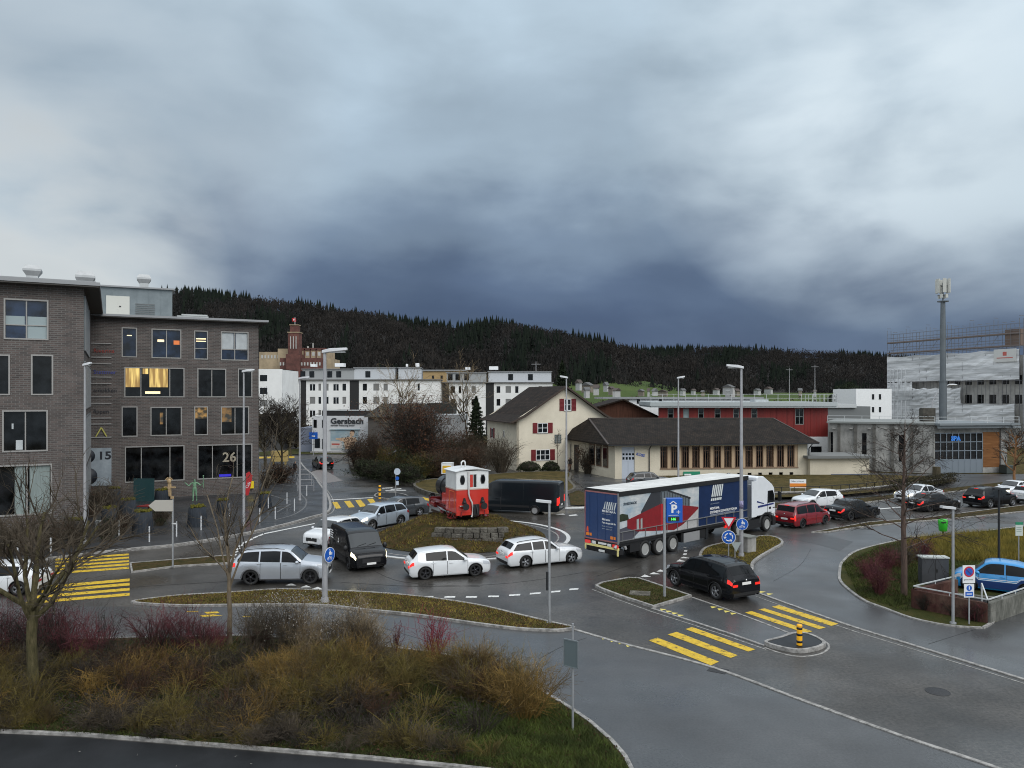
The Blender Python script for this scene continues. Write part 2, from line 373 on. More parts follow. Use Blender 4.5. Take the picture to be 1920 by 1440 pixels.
def cat_rom(pts, sub=6, closed=True):
    p = [Vector(q) for q in pts]; n = len(p); out = []
    rngi = range(n if closed else n-1)
    for i in rngi:
        if closed: a, b, c, d = p[(i-1) % n], p[i], p[(i+1) % n], p[(i+2) % n]
        else: a, b, c, d = p[max(i-1, 0)], p[i], p[i+1], p[min(i+2, n-1)]
        for k in range(sub):
            t = k/sub; out.append(.5*((2*b)+(c-a)*t+(2*a-5*b+4*c-d)*t*t+(3*b-a-3*c+d)*t**3))
    if not closed: out.append(p[-1])
    return out
def lerp(a, b, t): return a+(b-a)*t
def interp(keys, x):
    if x <= keys[0][0]: return keys[0][1]
    for (a, b), (c, d) in zip(keys, keys[1:]):
        if x <= c: return b+(d-b)*(x-a)/(c-a)
    return keys[-1][1]
# ================================================================ GROUND AND ROADS
def flat(name, pts, z, m, kind='structure'):
    b = MB(); b.add([(p[0], p[1], z) for p in pts], [tuple(range(len(pts)))]); o = b.build(name, m)
    for p in o.data.polygons:
        if p.normal.z < 0: o.data.flip_normals(); break
    if kind: o['kind'] = kind
    return o
def PX(lst, z=0.0): return [P(x, y, z) for x, y in lst]
def offs(pts, d, closed=True):
    """offset a 2D polyline to its left by d"""
    n = len(pts); out = []
    for i, p in enumerate(pts):
        a = pts[(i-1) % n] if closed or i > 0 else p; b = pts[(i+1) % n] if closed or i < n-1 else p
        t = Vector((b[0]-a[0], b[1]-a[1])); t = t.normalized() if t.length > 1e-6 else Vector((1, 0))
        out.append(Vector((p[0]-t.y*d, p[1]+t.x*d, 0)))
    return out
def area(pts): return sum(pts[i][0]*pts[(i+1) % len(pts)][1]-pts[(i+1) % len(pts)][0]*pts[i][1] for i in range(len(pts)))/2
def ribbon(b, pts, w, z0, z1, closed=False, mi=0):
    l = offs(pts, w/2, closed); r = offs(pts, -w/2, closed); n = len(pts); m = n if closed else n-1; vs = []
    for i in range(n): vs += [(l[i].x, l[i].y, z0), (l[i].x, l[i].y, z1), (r[i].x, r[i].y, z1), (r[i].x, r[i].y, z0)]
    fs = []
    for i in range(m):
        a, c = 4*i, 4*((i+1) % n); fs += [(a, c, c+1, a+1), (a+1, c+1, c+2, a+2), (a+2, c+2, c+3, a+3)]
    if not closed: fs += [(0, 1, 2, 3), (4*n-4, 4*n-1, 4*n-2, 4*n-3)]
    b.add(vs, fs, mi)
def kerb_line(pxs, w=.16, h=.05, smooth=True, z=0.0, name='kerb'):
    p = PX(pxs); p = cat_rom(p, 5, False) if smooth else p
    b = MB(); ribbon(b, p, w, z-.04, z+h); return struct(b.build(name, KERB))
def island(name, pxs, m, h=.12, kw=.16, sub=5, smooth=True, world_pts=None, dome=0.0):
    p = world_pts or PX(pxs, 0.0)
    if smooth: p = cat_rom(p, sub, True)
    if area(p) < 0: p = p[::-1]
    inner = offs(p, kw, True)
    b = MB(); n = len(p); vs = []
    for i in range(n): vs += [(p[i].x, p[i].y, -.02), (p[i].x, p[i].y, h), (inner[i].x, inner[i].y, h), (inner[i].x, inner[i].y, -.02)]
    fs = []
    for i in range(n):
        a, c = 4*i, 4*((i+1) % n); fs += [(a, c, c+1, a+1), (a+1, c+1, c+2, a+2), (a+2, c+2, c+3, a+3)]
    b.add(vs, fs); struct(b.build('kerb', KERB))
    flat(name, inner, h-.02, m)
    return inner

g = flat('ground', [(-4000, -60), (4000, -60), (4000, 5000), (-4000, 5000)], -.06, DRYG)
road = flat('road', [(-75, 6), (130, 6), (130, 80), (40, 79), (9, 92), (9, 140), (-60, 140), (-60, 60), (-75, 60)], 0.0, ASPH)

# near footway (smoother, bluer asphalt) left of the kerb line that runs to the bottom right
K1 = [(1075, 1180), (1160, 1205), (1330, 1250), (1500, 1312), (1680, 1377), (1890, 1448), (2300, 1600)]
near_isl = [(245, 1131), (330, 1119), (430, 1113), (520, 1107), (610, 1109), (700, 1113), (800, 1122), (900, 1137), (980, 1156), (1040, 1170), (1078, 1179),
            (1060, 1184), (1030, 1185), (960, 1181), (860, 1168), (770, 1155), (690, 1147), (600, 1138), (500, 1137), (400, 1138), (320, 1138)]
flat('footway', PX([(-400, 1141), (250, 1137), (600, 1138), (860, 1168), (1060, 1184)] + K1[0:] + [(2300, 1900), (1205, 1900), (1100, 1380), (850, 1215), (-400, 1215)]), .004, ASPH2)
kerb_line(K1, .14, .03)
isl_A = island('verge', near_isl, MOSSY, .10, .14)
K2 = [(1424, 1113), (1479, 1133), (1595, 1174), (1705, 1208), (1919, 1274), (2250, 1378)]
bedF = [(1572, 1070), (1576, 1056), (1597, 1037), (1628, 1026), (1667, 1017), (1719, 1007), (1785, 1002), (1863, 994), (1920, 987), (2200, 962),
        (2300, 1010), (2150, 1060), (1922, 1138), (1855, 1175), (1837, 1179), (1772, 1174), (1706, 1160), (1654, 1141), (1618, 1127), (1587, 1105), (1572, 1088)]
flat('footway', PX([(1424, 1113), (1479, 1133), (1595, 1174), (1705, 1208), (1919, 1274), (2400, 1400), (2400, 945), (1920, 962), (1785, 975), (1680, 983), (1602, 992), (1553, 999),
      (1500, 1004), (1462, 1012), (1469, 1021), (1455, 1029), (1428, 1046), (1414, 1058), (1411, 1080)]), .004, ASPH2)
kerb_line(K2, .14, .03)
kerb_line([(x-7, y+5) for x, y in K2], .05, .008)
flat('grass', PX([(1576, 1056), (1597, 1038), (1628, 1027), (1667, 1018), (1719, 1008), (1785, 1003), (1863, 995), (1920, 988), (2200, 963), (2300, 1010), (2150, 1060), (1922, 1137),
      (1855, 1174), (1837, 1178), (1772, 1173), (1706, 1159), (1654, 1140), (1618, 1126), (1587, 1104), (1573, 1085)]), .035, GRASS)
island('planting_bed', bedF, GRASS, .06, .14)
# darker patch on the cycle path
flat('asphalt_patch', PX([(1460, 1006), (1530, 999), (1600, 1016), (1575, 1033), (1520, 1018)]), .008, mat('older_asphalt', (.034, .034, .034), .38, var=.15, vscale=2))
for pp in ([(1795, 974), (1860, 969), (1940, 979), (1890, 983)],):
    flat('asphalt_patch', PX(pp), .008, ASPH)
# thin verge between the road and the right path
island('verge', [(1521, 999), (1545, 995), (1628, 980), (1732, 972), (1810, 962), (1920, 948), (2200, 925), (2200, 938), (1920, 960), (1785, 974), (1680, 982), (1602, 991), (1553, 999)], MOSSY, .08, .1, smooth=False)
# splitter islands
isl_C = island('verge', [(1115, 1101), (1128, 1095), (1178, 1086), (1199, 1087), (1250, 1104), (1297, 1120), (1262, 1131), (1224, 1141), (1165, 1122), (1125, 1107)], MOSSY, .12, .15, smooth=False)
isl_E = island('verge', [(1311, 1049), (1313, 1037), (1324, 1028), (1355, 1020), (1412, 1009), (1441, 1007), (1462, 1012), (1469, 1021), (1455, 1030), (1428, 1046), (1414, 1058), (1408, 1075), (1360, 1072), (1325, 1062)], MOSSY, .12, .16)
isl_D = island('refuge', [(1433, 1209), (1460, 1200), (1491, 1191), (1519, 1194), (1544, 1206), (1547, 1214), (1530, 1221), (1500, 1225), (1465, 1220)], ASPH3, .14, .12)
b = MB(); ribbon(b, cat_rom(PX([(1433, 1214), (1465, 1225), (1500, 1231), (1535, 1227), (1553, 1216), (1550, 1205), (1525, 1193)]), 5, False), .08, -.02, .01); struct(b.build('kerb', KERB))
flat('refuge', PX([(1297, 1121), (1224, 1141), (1430, 1212), (1490, 1191)]), .005, ASPH2)
kerb_line([(1297, 1120), (1350, 1138), (1420, 1164), (1487, 1190)], .10, .02, False)
kerb_line([(1222, 1141), (1300, 1166), (1370, 1189), (1433, 1211)], .12, .03, False)
kerb_line([(1110, 1105), (1160, 1125), (1222, 1147), (1300, 1172), (1370, 1195), (1436, 1218)], .05, .01, False)

# roundabout: painted ring, apron and the mound
RC = Vector((-3.5, 50.5, 0)); 
def ringpts(r, n=72, c=RC): return [Vector((c.x+r*math.cos(2*math.pi*i/n), c.y+r*math.sin(2*math.pi*i/n), 0)) for i in range(n)]
flat('apron', ringpts(7.05), .03, ASPH2)
b = MB(); ribbon(b, ringpts(7.2), .26, -.02, .045, True); struct(b.build('kerb', mat('white_kerb_stone', (.60, .60, .58), .5, var=.12, vscale=3)))
b = MB(); ribbon(b, ringpts(6.55), .10, .03, .04, True); struct(b.build('kerb', KERB))
def mound_h(r, a):
    base = 1.2*(1-max(0, min(1, (r-2.6)/3.0))**1.3*(1)) if r > 2.6 else 1.2
    return base
b = MB(); rings = [0, 1.2, 2.2, 2.8, 3.3, 3.9, 4.5, 5.0, 5.4, 5.6]; nn = 60; vs = []
MHs = []
for r_ in rings:
    for i in range(nn):
        a = 2*math.pi*i/nn; k = max(0, min(1, (r_-2.8)/2.8)); h = lerp(1.2, .05, k**.8) + (rng.uniform(-.05, .05) if 2.8 < r_ < 5.6 else rng.uniform(-.015, .015))
        if r_ >= 2.8 and math.sin(a) < -.55: h = max(.05, h-.25*(1-k))
        vs.append((RC.x+r_*1.02*math.cos(a), RC.y+.1+r_*math.sin(a), h))
fs = [(i*nn+j, i*nn+(j+1) % nn, (i+1)*nn+(j+1) % nn, (i+1)*nn+j) for i in range(len(rings)-1) for j in range(nn)]
b.add(vs, fs, 0, True); mound = struct(b.build('mound', MOSSY))
# dry-stone retaining wall at the front of the mound
STONE = ramp_mat('wall_stone', [(.3, (.045, .042, .036)), (.5, (.10, .092, .078)), (.7, (.17, .16, .135))], scale=2.5, bump=1, bscale=9, dist=.06, fine=.4, fscale=20)
w = thing('stone_wall', 'low rough stone block wall holding up the front of the mound', 'wall', (-3.0, 46.9, 0))
for row in range(4):
    x = -2.2+rng.uniform(0, .3)+row*.12
    b = MB(); z = row*.29
    while x < 2.4-row*.1:
        L = rng.uniform(.35, .85); zz_ = .27+rng.uniform(-.02, .02); yy = .0018*x*x*30
        b.box((x+L/2, yy+row*.14+rng.uniform(-.03, .03), z+.14), (L-.03, .5, zz_), rz=rng.uniform(-.04, .04)+x*.09); x += L
    b.build('stone_course', STONE, w, bevel=.02)

# left pavement in front of the brick building
K3 = [(-300, 1075), (0, 1060), (100, 1048), (190, 1037), (245, 1031), (330, 1023), (420, 1009), (482, 997), (545, 982), (587, 970), (607, 965), (618, 957), (619, 944), (613, 928), (600, 910), (587, 892), (573, 880), (562, 866)]
k3w = cat_rom(PX(K3), 5, False)
pv = MB(); pts = list(k3w)+[PD(545, 112), PD(480, 112), Vector((-60, 95, 0)), Vector((-60, 40, 0))]
flat('pavement', pts, .10, PAVE)
b = MB(); ribbon(b, k3w, .2, -.02, .12); struct(b.build('kerb', KERB))
b = MB(); ribbon(b, offs(k3w, -.32, False)[20:], .07, -.02, .008); struct(b.build('kerb', KERB))
# lighter paved band edge on the pavement
b = MB(); ribbon(b, cat_rom(PX([(560, 900), (558, 914), (566, 928), (574, 938), (572, 950), (560, 960), (545, 967), (515, 975)], .1), 5, False), .12, .08, .11); struct(b.build('paving_band', mat('dull_band', (.11, .11, .11), .6)))
for a_, c_ in (((500, 926), (545, 940)), ((512, 906), (552, 912)), ((520, 960), (545, 945))):
    b = MB(); p0, p1 = P(*a_, .1), P(*c_, .1); ribbon(b, [p0, p1], .12, .09, .112); struct(b.build('paving_band', mat('dull_band', (.11, .11, .11), .6)))
# strip of grass between the two left crossings
island('verge', [(243, 1058), (330, 1051), (430, 1043), (440, 1046), (432, 1058), (330, 1064), (246, 1075)], MOSSY, .10, .12, smooth=False)
# street surface, lighter worn patch
flat('asphalt_patch', PX([(578, 884), (606, 880), (643, 901), (618, 905), (600, 905)]), .004, mat('worn_pink_asphalt', (.17, .15, .14), .5, var=.12, vscale=4))
flat('asphalt_patch', PX([(700, 917), (772, 913), (800, 928), (720, 934)]), .004, ASPH2)
# far cross street + verges
flat('grass', PX([(486, 848), (560, 842), (720, 846), (720, 852), (560, 852), (486, 855)]), .05, GRASS)
flat('grass', [(-34, 84), (-24.5, 76), (-24.5, 112), (-34, 112)], .06, PAVE)
# beacon splitter on the street
island('refuge', [(703, 933), (708, 926), (730, 925), (760, 929), (775, 940), (735, 938)], ASPH3, .12, .12)

# far right: verge, footpath, low wall, lawn
far_edge = [(1060, 950), (1200, 953), (1441, 955), (1560, 949), (1631, 942), (1700, 933), (1800, 921), (1920, 908), (2200, 880)]
flat('verge', PX([(1230, 954)]+far_edge[2:]+[(2200, 873), (1920, 900), (1800, 914), (1700, 925), (1631, 933), (1560, 939), (1441, 944), (1230, 946)]), .05, MOSSY)
kerb_line(far_edge, .18, .07)
flat('footway', PX([(1100, 950), (1230, 946), (1441, 944), (1560, 939), (1631, 933), (1700, 925), (1800, 914), (1920, 900), (2200, 873), (2200, 862), (1920, 890), (1760, 908), (1640, 925), (1441, 936), (1240, 930)]), .03, ASPH2)
LW = [(1240, 931), (1441, 934), (1560, 930), (1640, 923), (1700, 916), (1760, 908), (1790, 903)]
w = thing('garden_wall', 'long low stone wall with dark railing along the lawn of the cream school', 'wall')
b = MB(); lw = PX(LW); ribbon(b, lw, .3, 0, .45); b.build('wall_body', STONE, w)
b = MB(); ribbon(b, lw, .4, .45, .53); b.build('coping', KERB, w)
b = MB()
for i in range(len(lw)-1):
    n = int((lw[i+1]-lw[i]).length/1.1)
    for k in range(n+1):
        q = lw[i].lerp(lw[i+1], k/max(1, n)); b.box((q.x, q.y, .75), (.05, .05, .45))
ribbon(b, lw, .05, .93, .98); b.build('railing', DARKM, w)
lawn = flat('lawn', PX([(1240, 930), (1441, 933), (1560, 929), (1640, 922), (1700, 915), (1760, 907), (1790, 901), (1755, 893), (1640, 890), (1230, 890)], .3), .3, DRYG)
flat('forecourt', [(34, 90), (42, 93), (49, 91), (58, 91), (80, 92), (80, 76), (52, 77), (49.5, 80.5)], .02, ASPH2)
flat('forecourt', [(7.5, 72), (20, 76), (33, 80), (33, 88.3), (12, 85.4), (8.2, 92), (6.6, 88)], .02, ASPH2)
# house lawn, raised behind a small stone edge
HL = [(776, 908), (800, 899), (880, 893), (960, 886), (1062, 884), (1068, 900), (1078, 914), (1050, 922), (960, 924), (900, 931), (850, 930), (800, 921)]
hl = [P(x, y, .4) for x, y in HL]; hls = cat_rom(hl, 4, True)
flat('lawn', hls, .4, DRYG)
w = thing('garden_wall', 'curved low stone edging wall around the golden lawn of the cream house', 'wall')
b = MB(); ribbon(b, offs(hls, -.05, True), .25, 0, .42, True); b.build('wall_body', STONE, w)
# bush bed and its curved stone wall right of the street
BB = [(655, 862), (660, 880), (668, 890), (700, 899), (740, 908), (785, 911), (800, 897), (880, 892), (905, 888), (905, 855), (760, 845), (668, 850)]
bb = PX(BB); flat('planting_bed', bb, .3, SOIL)
w = thing('garden_wall', 'curved stone wall under the brown bushes beside the street', 'wall')
b = MB(); ribbon(b, cat_rom(PX([(655, 858), (658, 878), (668, 890), (700, 899), (740, 908), (785, 912)]), 5, False), .35, 0, .55); b.build('wall_body', STONE, w)
flat('verge', PX([(1070, 949), (1097, 950), (1120, 936), (1085, 922), (1066, 925)]), .12, MOSSY)

# near shrub bed and the dark path in front of it
bedB = [(-400, 1207), (0, 1200), (200, 1198), (450, 1193), (600, 1200), (720, 1213), (820, 1225), (900, 1243), (960, 1265), (1020, 1297), (1070, 1328), (1110, 1355), (1150, 1390), (1176, 1420), (1192, 1452), (1200, 1520),
        (1000, 1458), (850, 1441), (700, 1426), (500, 1409), (300, 1393), (150, 1381), (0, 1375), (-400, 1362)]
bedBw = island('planting_bed', bedB, ramp_mat('bed_grass', [(.3, (.012, .012, .006)), (.45, (.024, .026, .009)), (.58, (.038, .042, .011)), (.72, (.050, .038, .016))], scale=1.6, bump=1, bscale=14, dist=.1, fine=.55, fscale=24), .07, .12, smooth=False)
flat('path', PX([(-500, 1358), (0, 1376), (150, 1383), (300, 1395), (500, 1411), (700, 1428), (850, 1443), (1000, 1460), (1200, 1530), (1200, 2200), (-900, 2200)]), .006, ASPH3)

# tar seams and repaired strips in the asphalt
b = MB(); TAR = mat('tar_seam', (.022, .022, .022), .4)
for sm in ([(640, 1092), (800, 1100), (960, 1093), (1090, 1074)], [(1010, 1236), (1055, 1212), (1100, 1196)], [(700, 1070), (760, 1092), (900, 1100)],
           [(1740, 1208), (1830, 1180)], [(640, 1155), (760, 1190), (900, 1230)], [(260, 1100), (400, 1092), (430, 1090)], [(1120, 1080), (1180, 1060), (1240, 1040)], [(1450, 1090), (1500, 1060), (1520, 1030)], [(620, 925), (700, 912), (730, 900)]):
    ribbon(b, cat_rom(PX(sm), 5, False), .022, .004, .0105)
struct(b.build('asphalt_seam', TAR))
# ---------------- painted markings
def marks(name, polys, m, z=.009):
    b = MB()
    for q in polys:
        p = PX(q); b.add([(v.x, v.y, z) for v in p], [tuple(range(len(p)))])
    return struct(b.build(name, m))
marks('zebra_crossing', [[(1216, 1201), (1233, 1196), (1348, 1241), (1333, 1248)], [(1252, 1190), (1269, 1185), (1383, 1229), (1370, 1234)], [(1285, 1180), (1298, 1176), (1416, 1218), (1403, 1222)]], YEL_P)
marks('zebra_crossing', [[(1397, 1149), (1409, 1146), (1523, 1184), (1512, 1188)], [(1422, 1143), (1434, 1141), (1548, 1177), (1536, 1180)], [(1447, 1138), (1461, 1135), (1572, 1170), (1559, 1174)]], YEL_P)
marks('zebra_crossing', [[(104, y+10), (242, y), (242, y+t), (104, y+10+t)] for y, t in ((1038, 3.2), (1044, 3.4), (1050.5, 3.4), (1056.5, 3.6), (1063, 3.6))], YEL_P)
marks('zebra_crossing', [[(92-k*14, y+13+k), (243, y), (243, y+5), (92-k*14, y+18+k)] for k, y in enumerate((1085, 1093, 1102.5, 1112))], YEL_P)
marks('zebra_crossing', [[(623, 942), (632, 941), (640, 953), (630, 954)], [(645, 940), (656, 939), (665, 951), (654, 952)], [(666, 938), (676, 937), (687, 949), (675, 951)], [(688, 936), (699, 935), (706, 944), (697, 947)]], YEL_P)
marks('zebra_crossing', [[(761, 934), (769, 934), (798, 944), (790, 944)], [(782, 933), (793, 932), (818, 939), (806, 940)]], YEL_P)
marks('zebra_crossing', [[(486+i*14, 856.5-i*.2), (496+i*14, 856.3-i*.2), (496+i*14, 859.5-i*.2), (486+i*14, 859.7-i*.2)] for i in range(5)], YEL_P)
dash = [(793, 813, 1119), (834, 854, 1119), (874, 895, 1119), (916, 936, 1118), (955, 976, 1116), (994, 1014, 1113), (1034, 1051, 1109.5), (1068, 1085, 1105)]
wm = [[(a, y-1), (c, y-1-(i > 3)*1.2), (c-1, y+2-(i > 3)*1.2), (a-1, y+2)] for i, (a, c, y) in enumerate(dash)]
wm += [[(605, 1107), (640, 1108), (772, 1118), (770, 1121), (640, 1112)]]
wm += [[(1183, 1087), (1192, 1082), (1205, 1087)], [(1201, 1082), (1209, 1077.5), (1221, 1082)], [(1217, 1077), (1225, 1073), (1238, 1077)], [(1231, 1072), (1238, 1068), (1247, 1072)], [(1247, 1067), (1252, 1064), (1258, 1067)],
       [(1268, 1053), (1274, 1049), (1286, 1053)], [(1275, 1047), (1281, 1044), (1295, 1047)], [(1280, 1041), (1282, 1037.5), (1288, 1037.5), (1287, 1041)], [(1282, 1034.5), (1283, 1031.5), (1289, 1031.5), (1288, 1034.5)], [(1281, 1028), (1282, 1025.5), (1287, 1025.5), (1287, 1028)],
       [(1260, 1023), (1262, 1020), (1268, 1020.5), (1267, 1023)]]
wm += [[(535, 1098), (546, 1094), (556, 1098)], [(563, 1102), (574, 1097.5), (584, 1101.5)], [(583, 1105), (596, 1100.5), (605, 1105)]]
wm += [[(x, y), (x+9, y-3.5), (x+10, y-1.2), (x+1, y+2.2)] for x, y in ((484, 1004), (474, 1008), (464, 1013), (454, 1018), (446, 1024), (441, 1030), (437, 1036), (434, 1042), (431, 1049))]
wm += [[(495, 1000), (545, 990), (590, 981), (590, 982.6), (545, 991.6), (495, 1002)]]
wm += [[(1441, 966), (1470, 965), (1470, 967), (1441, 968.5)], [(1095, 951), (1060, 951.5), (1060, 954), (1095, 953.5)], [(1066, 966), (1080, 964.5), (1084, 966.5), (1068, 968)], [(1040, 964), (1056, 963), (1060, 965), (1044, 966)],
       [(1645, 954), (1690, 950), (1690, 951.6), (1645, 955.6)], [(1720, 946), (1760, 942), (1760, 943.5), (1720, 947.5)]]
wm += [[(716, 915), (736, 914), (737, 915.3), (717, 916.3)], [(732, 917.3), (752, 915.6), (753, 917), (733, 918.6)], [(722, 919.6), (742, 920), (744, 921.4), (724, 921)], [(742, 918.6), (760, 918.6), (762, 920), (744, 920)]]
wm += [[(573, 898.6), (588, 898.2), (588, 899.6), (573, 900)], [(620, 937), (700, 932.5), (700, 933.6), (620, 938.2)]]
marks('road_marking', wm, WHITE_P)
ym = []
for x, y in ((1127, 1197), (1143, 1202), (1158, 1206), (1173, 1211), (1237, 1143), (1248, 1146.5), (1259, 1150), (1270, 1154), (1332, 1138.5), (1345, 1142.5), (1357, 1146.5), (1369, 1150.5), (1423, 1110), (1437, 1114)):
    ym.append([(x, y-1.5), (x+3, y+2.4), (x+13, y-.4)])
marks('road_marking', ym, mat('pale_yellow_paint', (.62, .52, .12), .5, var=.15, vscale=9))
marks('road_marking', [[(383, 1148), (408, 1147), (412, 1150), (388, 1151.5)], [(374, 1154), (400, 1152.5), (418, 1155), (380, 1157)], [(455, 1156), (470, 1155.5), (471, 1157), (456, 1157.6)], [(350, 1146.5), (372, 1146), (372, 1147.2), (350, 1147.8)]], YEL_P, .012)
def disc(name, c, r, z, m, label):
    b = MB(); b.lathe([(0, z), (r*.86, z), (r*.88, z-.004), (r*.93, z-.004), (r*.95, z+.002), (r, z), (r, z-.02)], (c.x, c.y, 0), 24); o = b.build(name, m); return tag(o, label, 'manhole cover')
IRON = mat('cast_iron', (.035, .035, .037), .6, .3, var=.2, vscale=20, bump=.5)
disc('manhole_cover', P(1758, 1297), .36, .012, IRON, 'round dark manhole cover in the wide road at lower right')
disc('manhole_cover', P(1258, 1036), .42, .012, IRON, 'round dark manhole cover under the side of the lorry trailer')
b = MB(); c = P(1346, 1257); b.box((c.x, c.y, .009), (.62, .5, .008), rz=-.55)
for i in range(6): b.box((c.x+(i-2.5)*.09*math.cos(-.55), c.y+(i-2.5)*.09*math.sin(-.55), .014), (.03, .42, .006), rz=-.55)
tag(b.build('drain_grate', IRON), 'square drain grate at the kerb by the near zebra crossing', 'drain grate')
b = MB(); c = P(1200, 1113, .1)
b.box((c.x, c.y, .115), (.95, .75, .05), rz=-.2); tag(b.build('cable_cover', STONE), 'flat stone inspection cover in the grass of the small island', 'inspection cover')
# ================================================================ VEHICLES
def paint(name, c, rough=.25, metal=0.0, spec=.5): return mat('paint_'+name, c, rough, metal, coat=.7 if spec > .4 else 0, var=.02, vscale=2, spec=spec)
def wheel_mb(r, w, rim, spokes, style=0):
    t = MB(); t.lathe([(r*.66, -w/2), (r*.93, -w/2), (r, -w*.32), (r, w*.32), (r*.93, w/2), (r*.66, w/2)], n=24, axis='Y', closed=True)
    m = MB(); R0 = r*.68
    m.lathe([(R0, -w*.45), (R0*.94, -w*.3), (R0*.94, w*.38), (R0, w*.46), (R0*1.02, w*.46), (R0*1.02, -w*.45)], n=24, axis='Y', closed=True, mi=0)
    m.lathe([(0.001, w*.10), (R0*.95, w*.10)], n=20, axis='Y', mi=1)
    if style == 0:
        for i in range(spokes):
            a = 2*math.pi*i/spokes
            for da in (-.13, .13):
                m.bar((0, w*.36, 0), (R0*.97*math.cos(a+da), w*.38, R0*.97*math.sin(a+da)), .028, .035, 0)
        m.lathe([(.001, w*.46), (R0*.2, w*.44), (R0*.24, w*.3)], n=14, axis='Y', mi=0)
    else:
        m.lathe([(.001, w*.30), (R0*.3, w*.33), (R0*.5, w*.22), (R0*.8, w*.25), (R0*.96, w*.38)], n=20, axis='Y', mi=0)
        for i in range(8):
            a = 2*math.pi*i/8; m.cyl((R0*.66*math.cos(a), w*.2, R0*.66*math.sin(a)), (R0*.66*math.cos(a), w*.29, R0*.66*math.sin(a)), R0*.10, n=6, mi=1)
    return t, m
PROF = {
 'suv': dict(top=[(0, .43), (.010, .49), (.03, .55), (.08, .595), (.16, .625), (.235, .65), (.265, .69), (.37, .93), (.42, .975), (.55, 1.0), (.72, .99), (.85, .965), (.895, .93), (.965, .72), (.985, .66), (1, .60)],
             belt=[(0, .41), (.03, .515), (.08, .56), (.24, .60), (.6, .625), (.9, .66), (.97, .62), (1, .55)], ws=(.252, .388), rw=(.893, .962), side=(.27, .925), pil=(.48, .70), zl=.135, cl=.22),
 'hatch': dict(top=[(0, .43), (.012, .50), (.05, .55), (.12, .59), (.20, .615), (.255, .63), (.285, .665), (.415, .94), (.47, .985), (.55, 1.0), (.70, .985), (.86, .945), (.895, .915), (.955, .70), (.985, .63), (1, .55)],
               belt=[(0, .41), (.05, .51), (.12, .55), (.26, .585), (.6, .61), (.9, .65), (.97, .60), (1, .50)], ws=(.275, .42), rw=(.893, .955), side=(.30, .80), pil=(.545,), zl=.11, cl=0),
 'estate': dict(top=[(0, .43), (.012, .50), (.05, .555), (.14, .60), (.24, .63), (.30, .65), (.33, .68), (.43, .93), (.48, .98), (.56, 1.0), (.72, .985), (.88, .94), (.905, .91), (.962, .70), (.985, .63), (1, .55)],
                belt=[(0, .41), (.05, .515), (.14, .56), (.30, .60), (.6, .62), (.93, .655), (.97, .61), (1, .50)], ws=(.315, .435), rw=(.903, .96), side=(.33, .93), pil=(.525, .685), zl=.10, cl=0),
 'mpv': dict(top=[(0, .42), (.012, .49), (.04, .53), (.10, .565), (.17, .59), (.20, .615), (.34, .93), (.40, .98), (.5, 1.0), (.75, .99), (.91, .965), (.94, .93), (.975, .70), (.99, .62), (1, .55)],
             belt=[(0, .40), (.05, .50), (.17, .555), (.6, .585), (.93, .60), (.98, .58), (1, .50)], ws=(.20, .35), rw=(.938, .978), side=(.21, .93), pil=(.45, .66), zl=.11, cl=0),
 'sedan': dict(top=[(0, .44), (.012, .52), (.05, .57), (.14, .61), (.24, .64), (.29, .66), (.32, .69), (.43, .95), (.49, .99), (.56, 1.0), (.66, .98), (.73, .93), (.83, .74), (.86, .71), (.96, .68), (.985, .62), (1, .55)],
               belt=[(0, .42), (.05, .53), (.14, .57), (.30, .61), (.6, .635), (.93, .66), (.97, .60), (1, .50)], ws=(.305, .435), rw=(.728, .832), side=(.32, .80), pil=(.54, .71), zl=.11, cl=0),
 'small': dict(top=[(0, .40), (.02, .48), (.07, .55), (.14, .60), (.20, .625), (.25, .66), (.37, .92), (.44, .98), (.55, 1.0), (.72, .975), (.85, .92), (.88, .89), (.965, .62), (.985, .57), (1, .48)],
               belt=[(0, .38), (.07, .50), (.14, .55), (.3, .58), (.6, .59), (.9, .60), (.97, .55), (1, .46)], ws=(.245, .375), rw=(.878, .962), side=(.26, .90), pil=(.62, .625), zl=.11, cl=0),
 'van': dict(top=[(0, .37), (.012, .45), (.035, .50), (.09, .545), (.145, .575), (.165, .60), (.295, .93), (.34, .975), (.45, 1.0), (.85, 1.0), (.965, .985), (.985, .965), (1, .94)],
             belt=[(0, .35), (.035, .47), (.14, .54), (.3, .555), (.9, .56), (1, .56)], ws=(.158, .295), rw=None, side=(.18, .345), pil=(.9, .9), zl=.11, cl=.12),
 'longvan': dict(top=[(0, .33), (.008, .40), (.02, .44), (.065, .48), (.10, .505), (.115, .53), (.20, .88), (.235, .95), (.29, .99), (.5, 1.0), (.9, 1.0), (.975, .985), (.99, .965), (1, .94)],
                 belt=[(0, .31), (.02, .41), (.1, .47), (.25, .50), (.9, .50), (1, .50)], ws=(.11, .205), rw=None, side=(.125, .235), pil=(.9, .9), zl=.10, cl=.10),
}
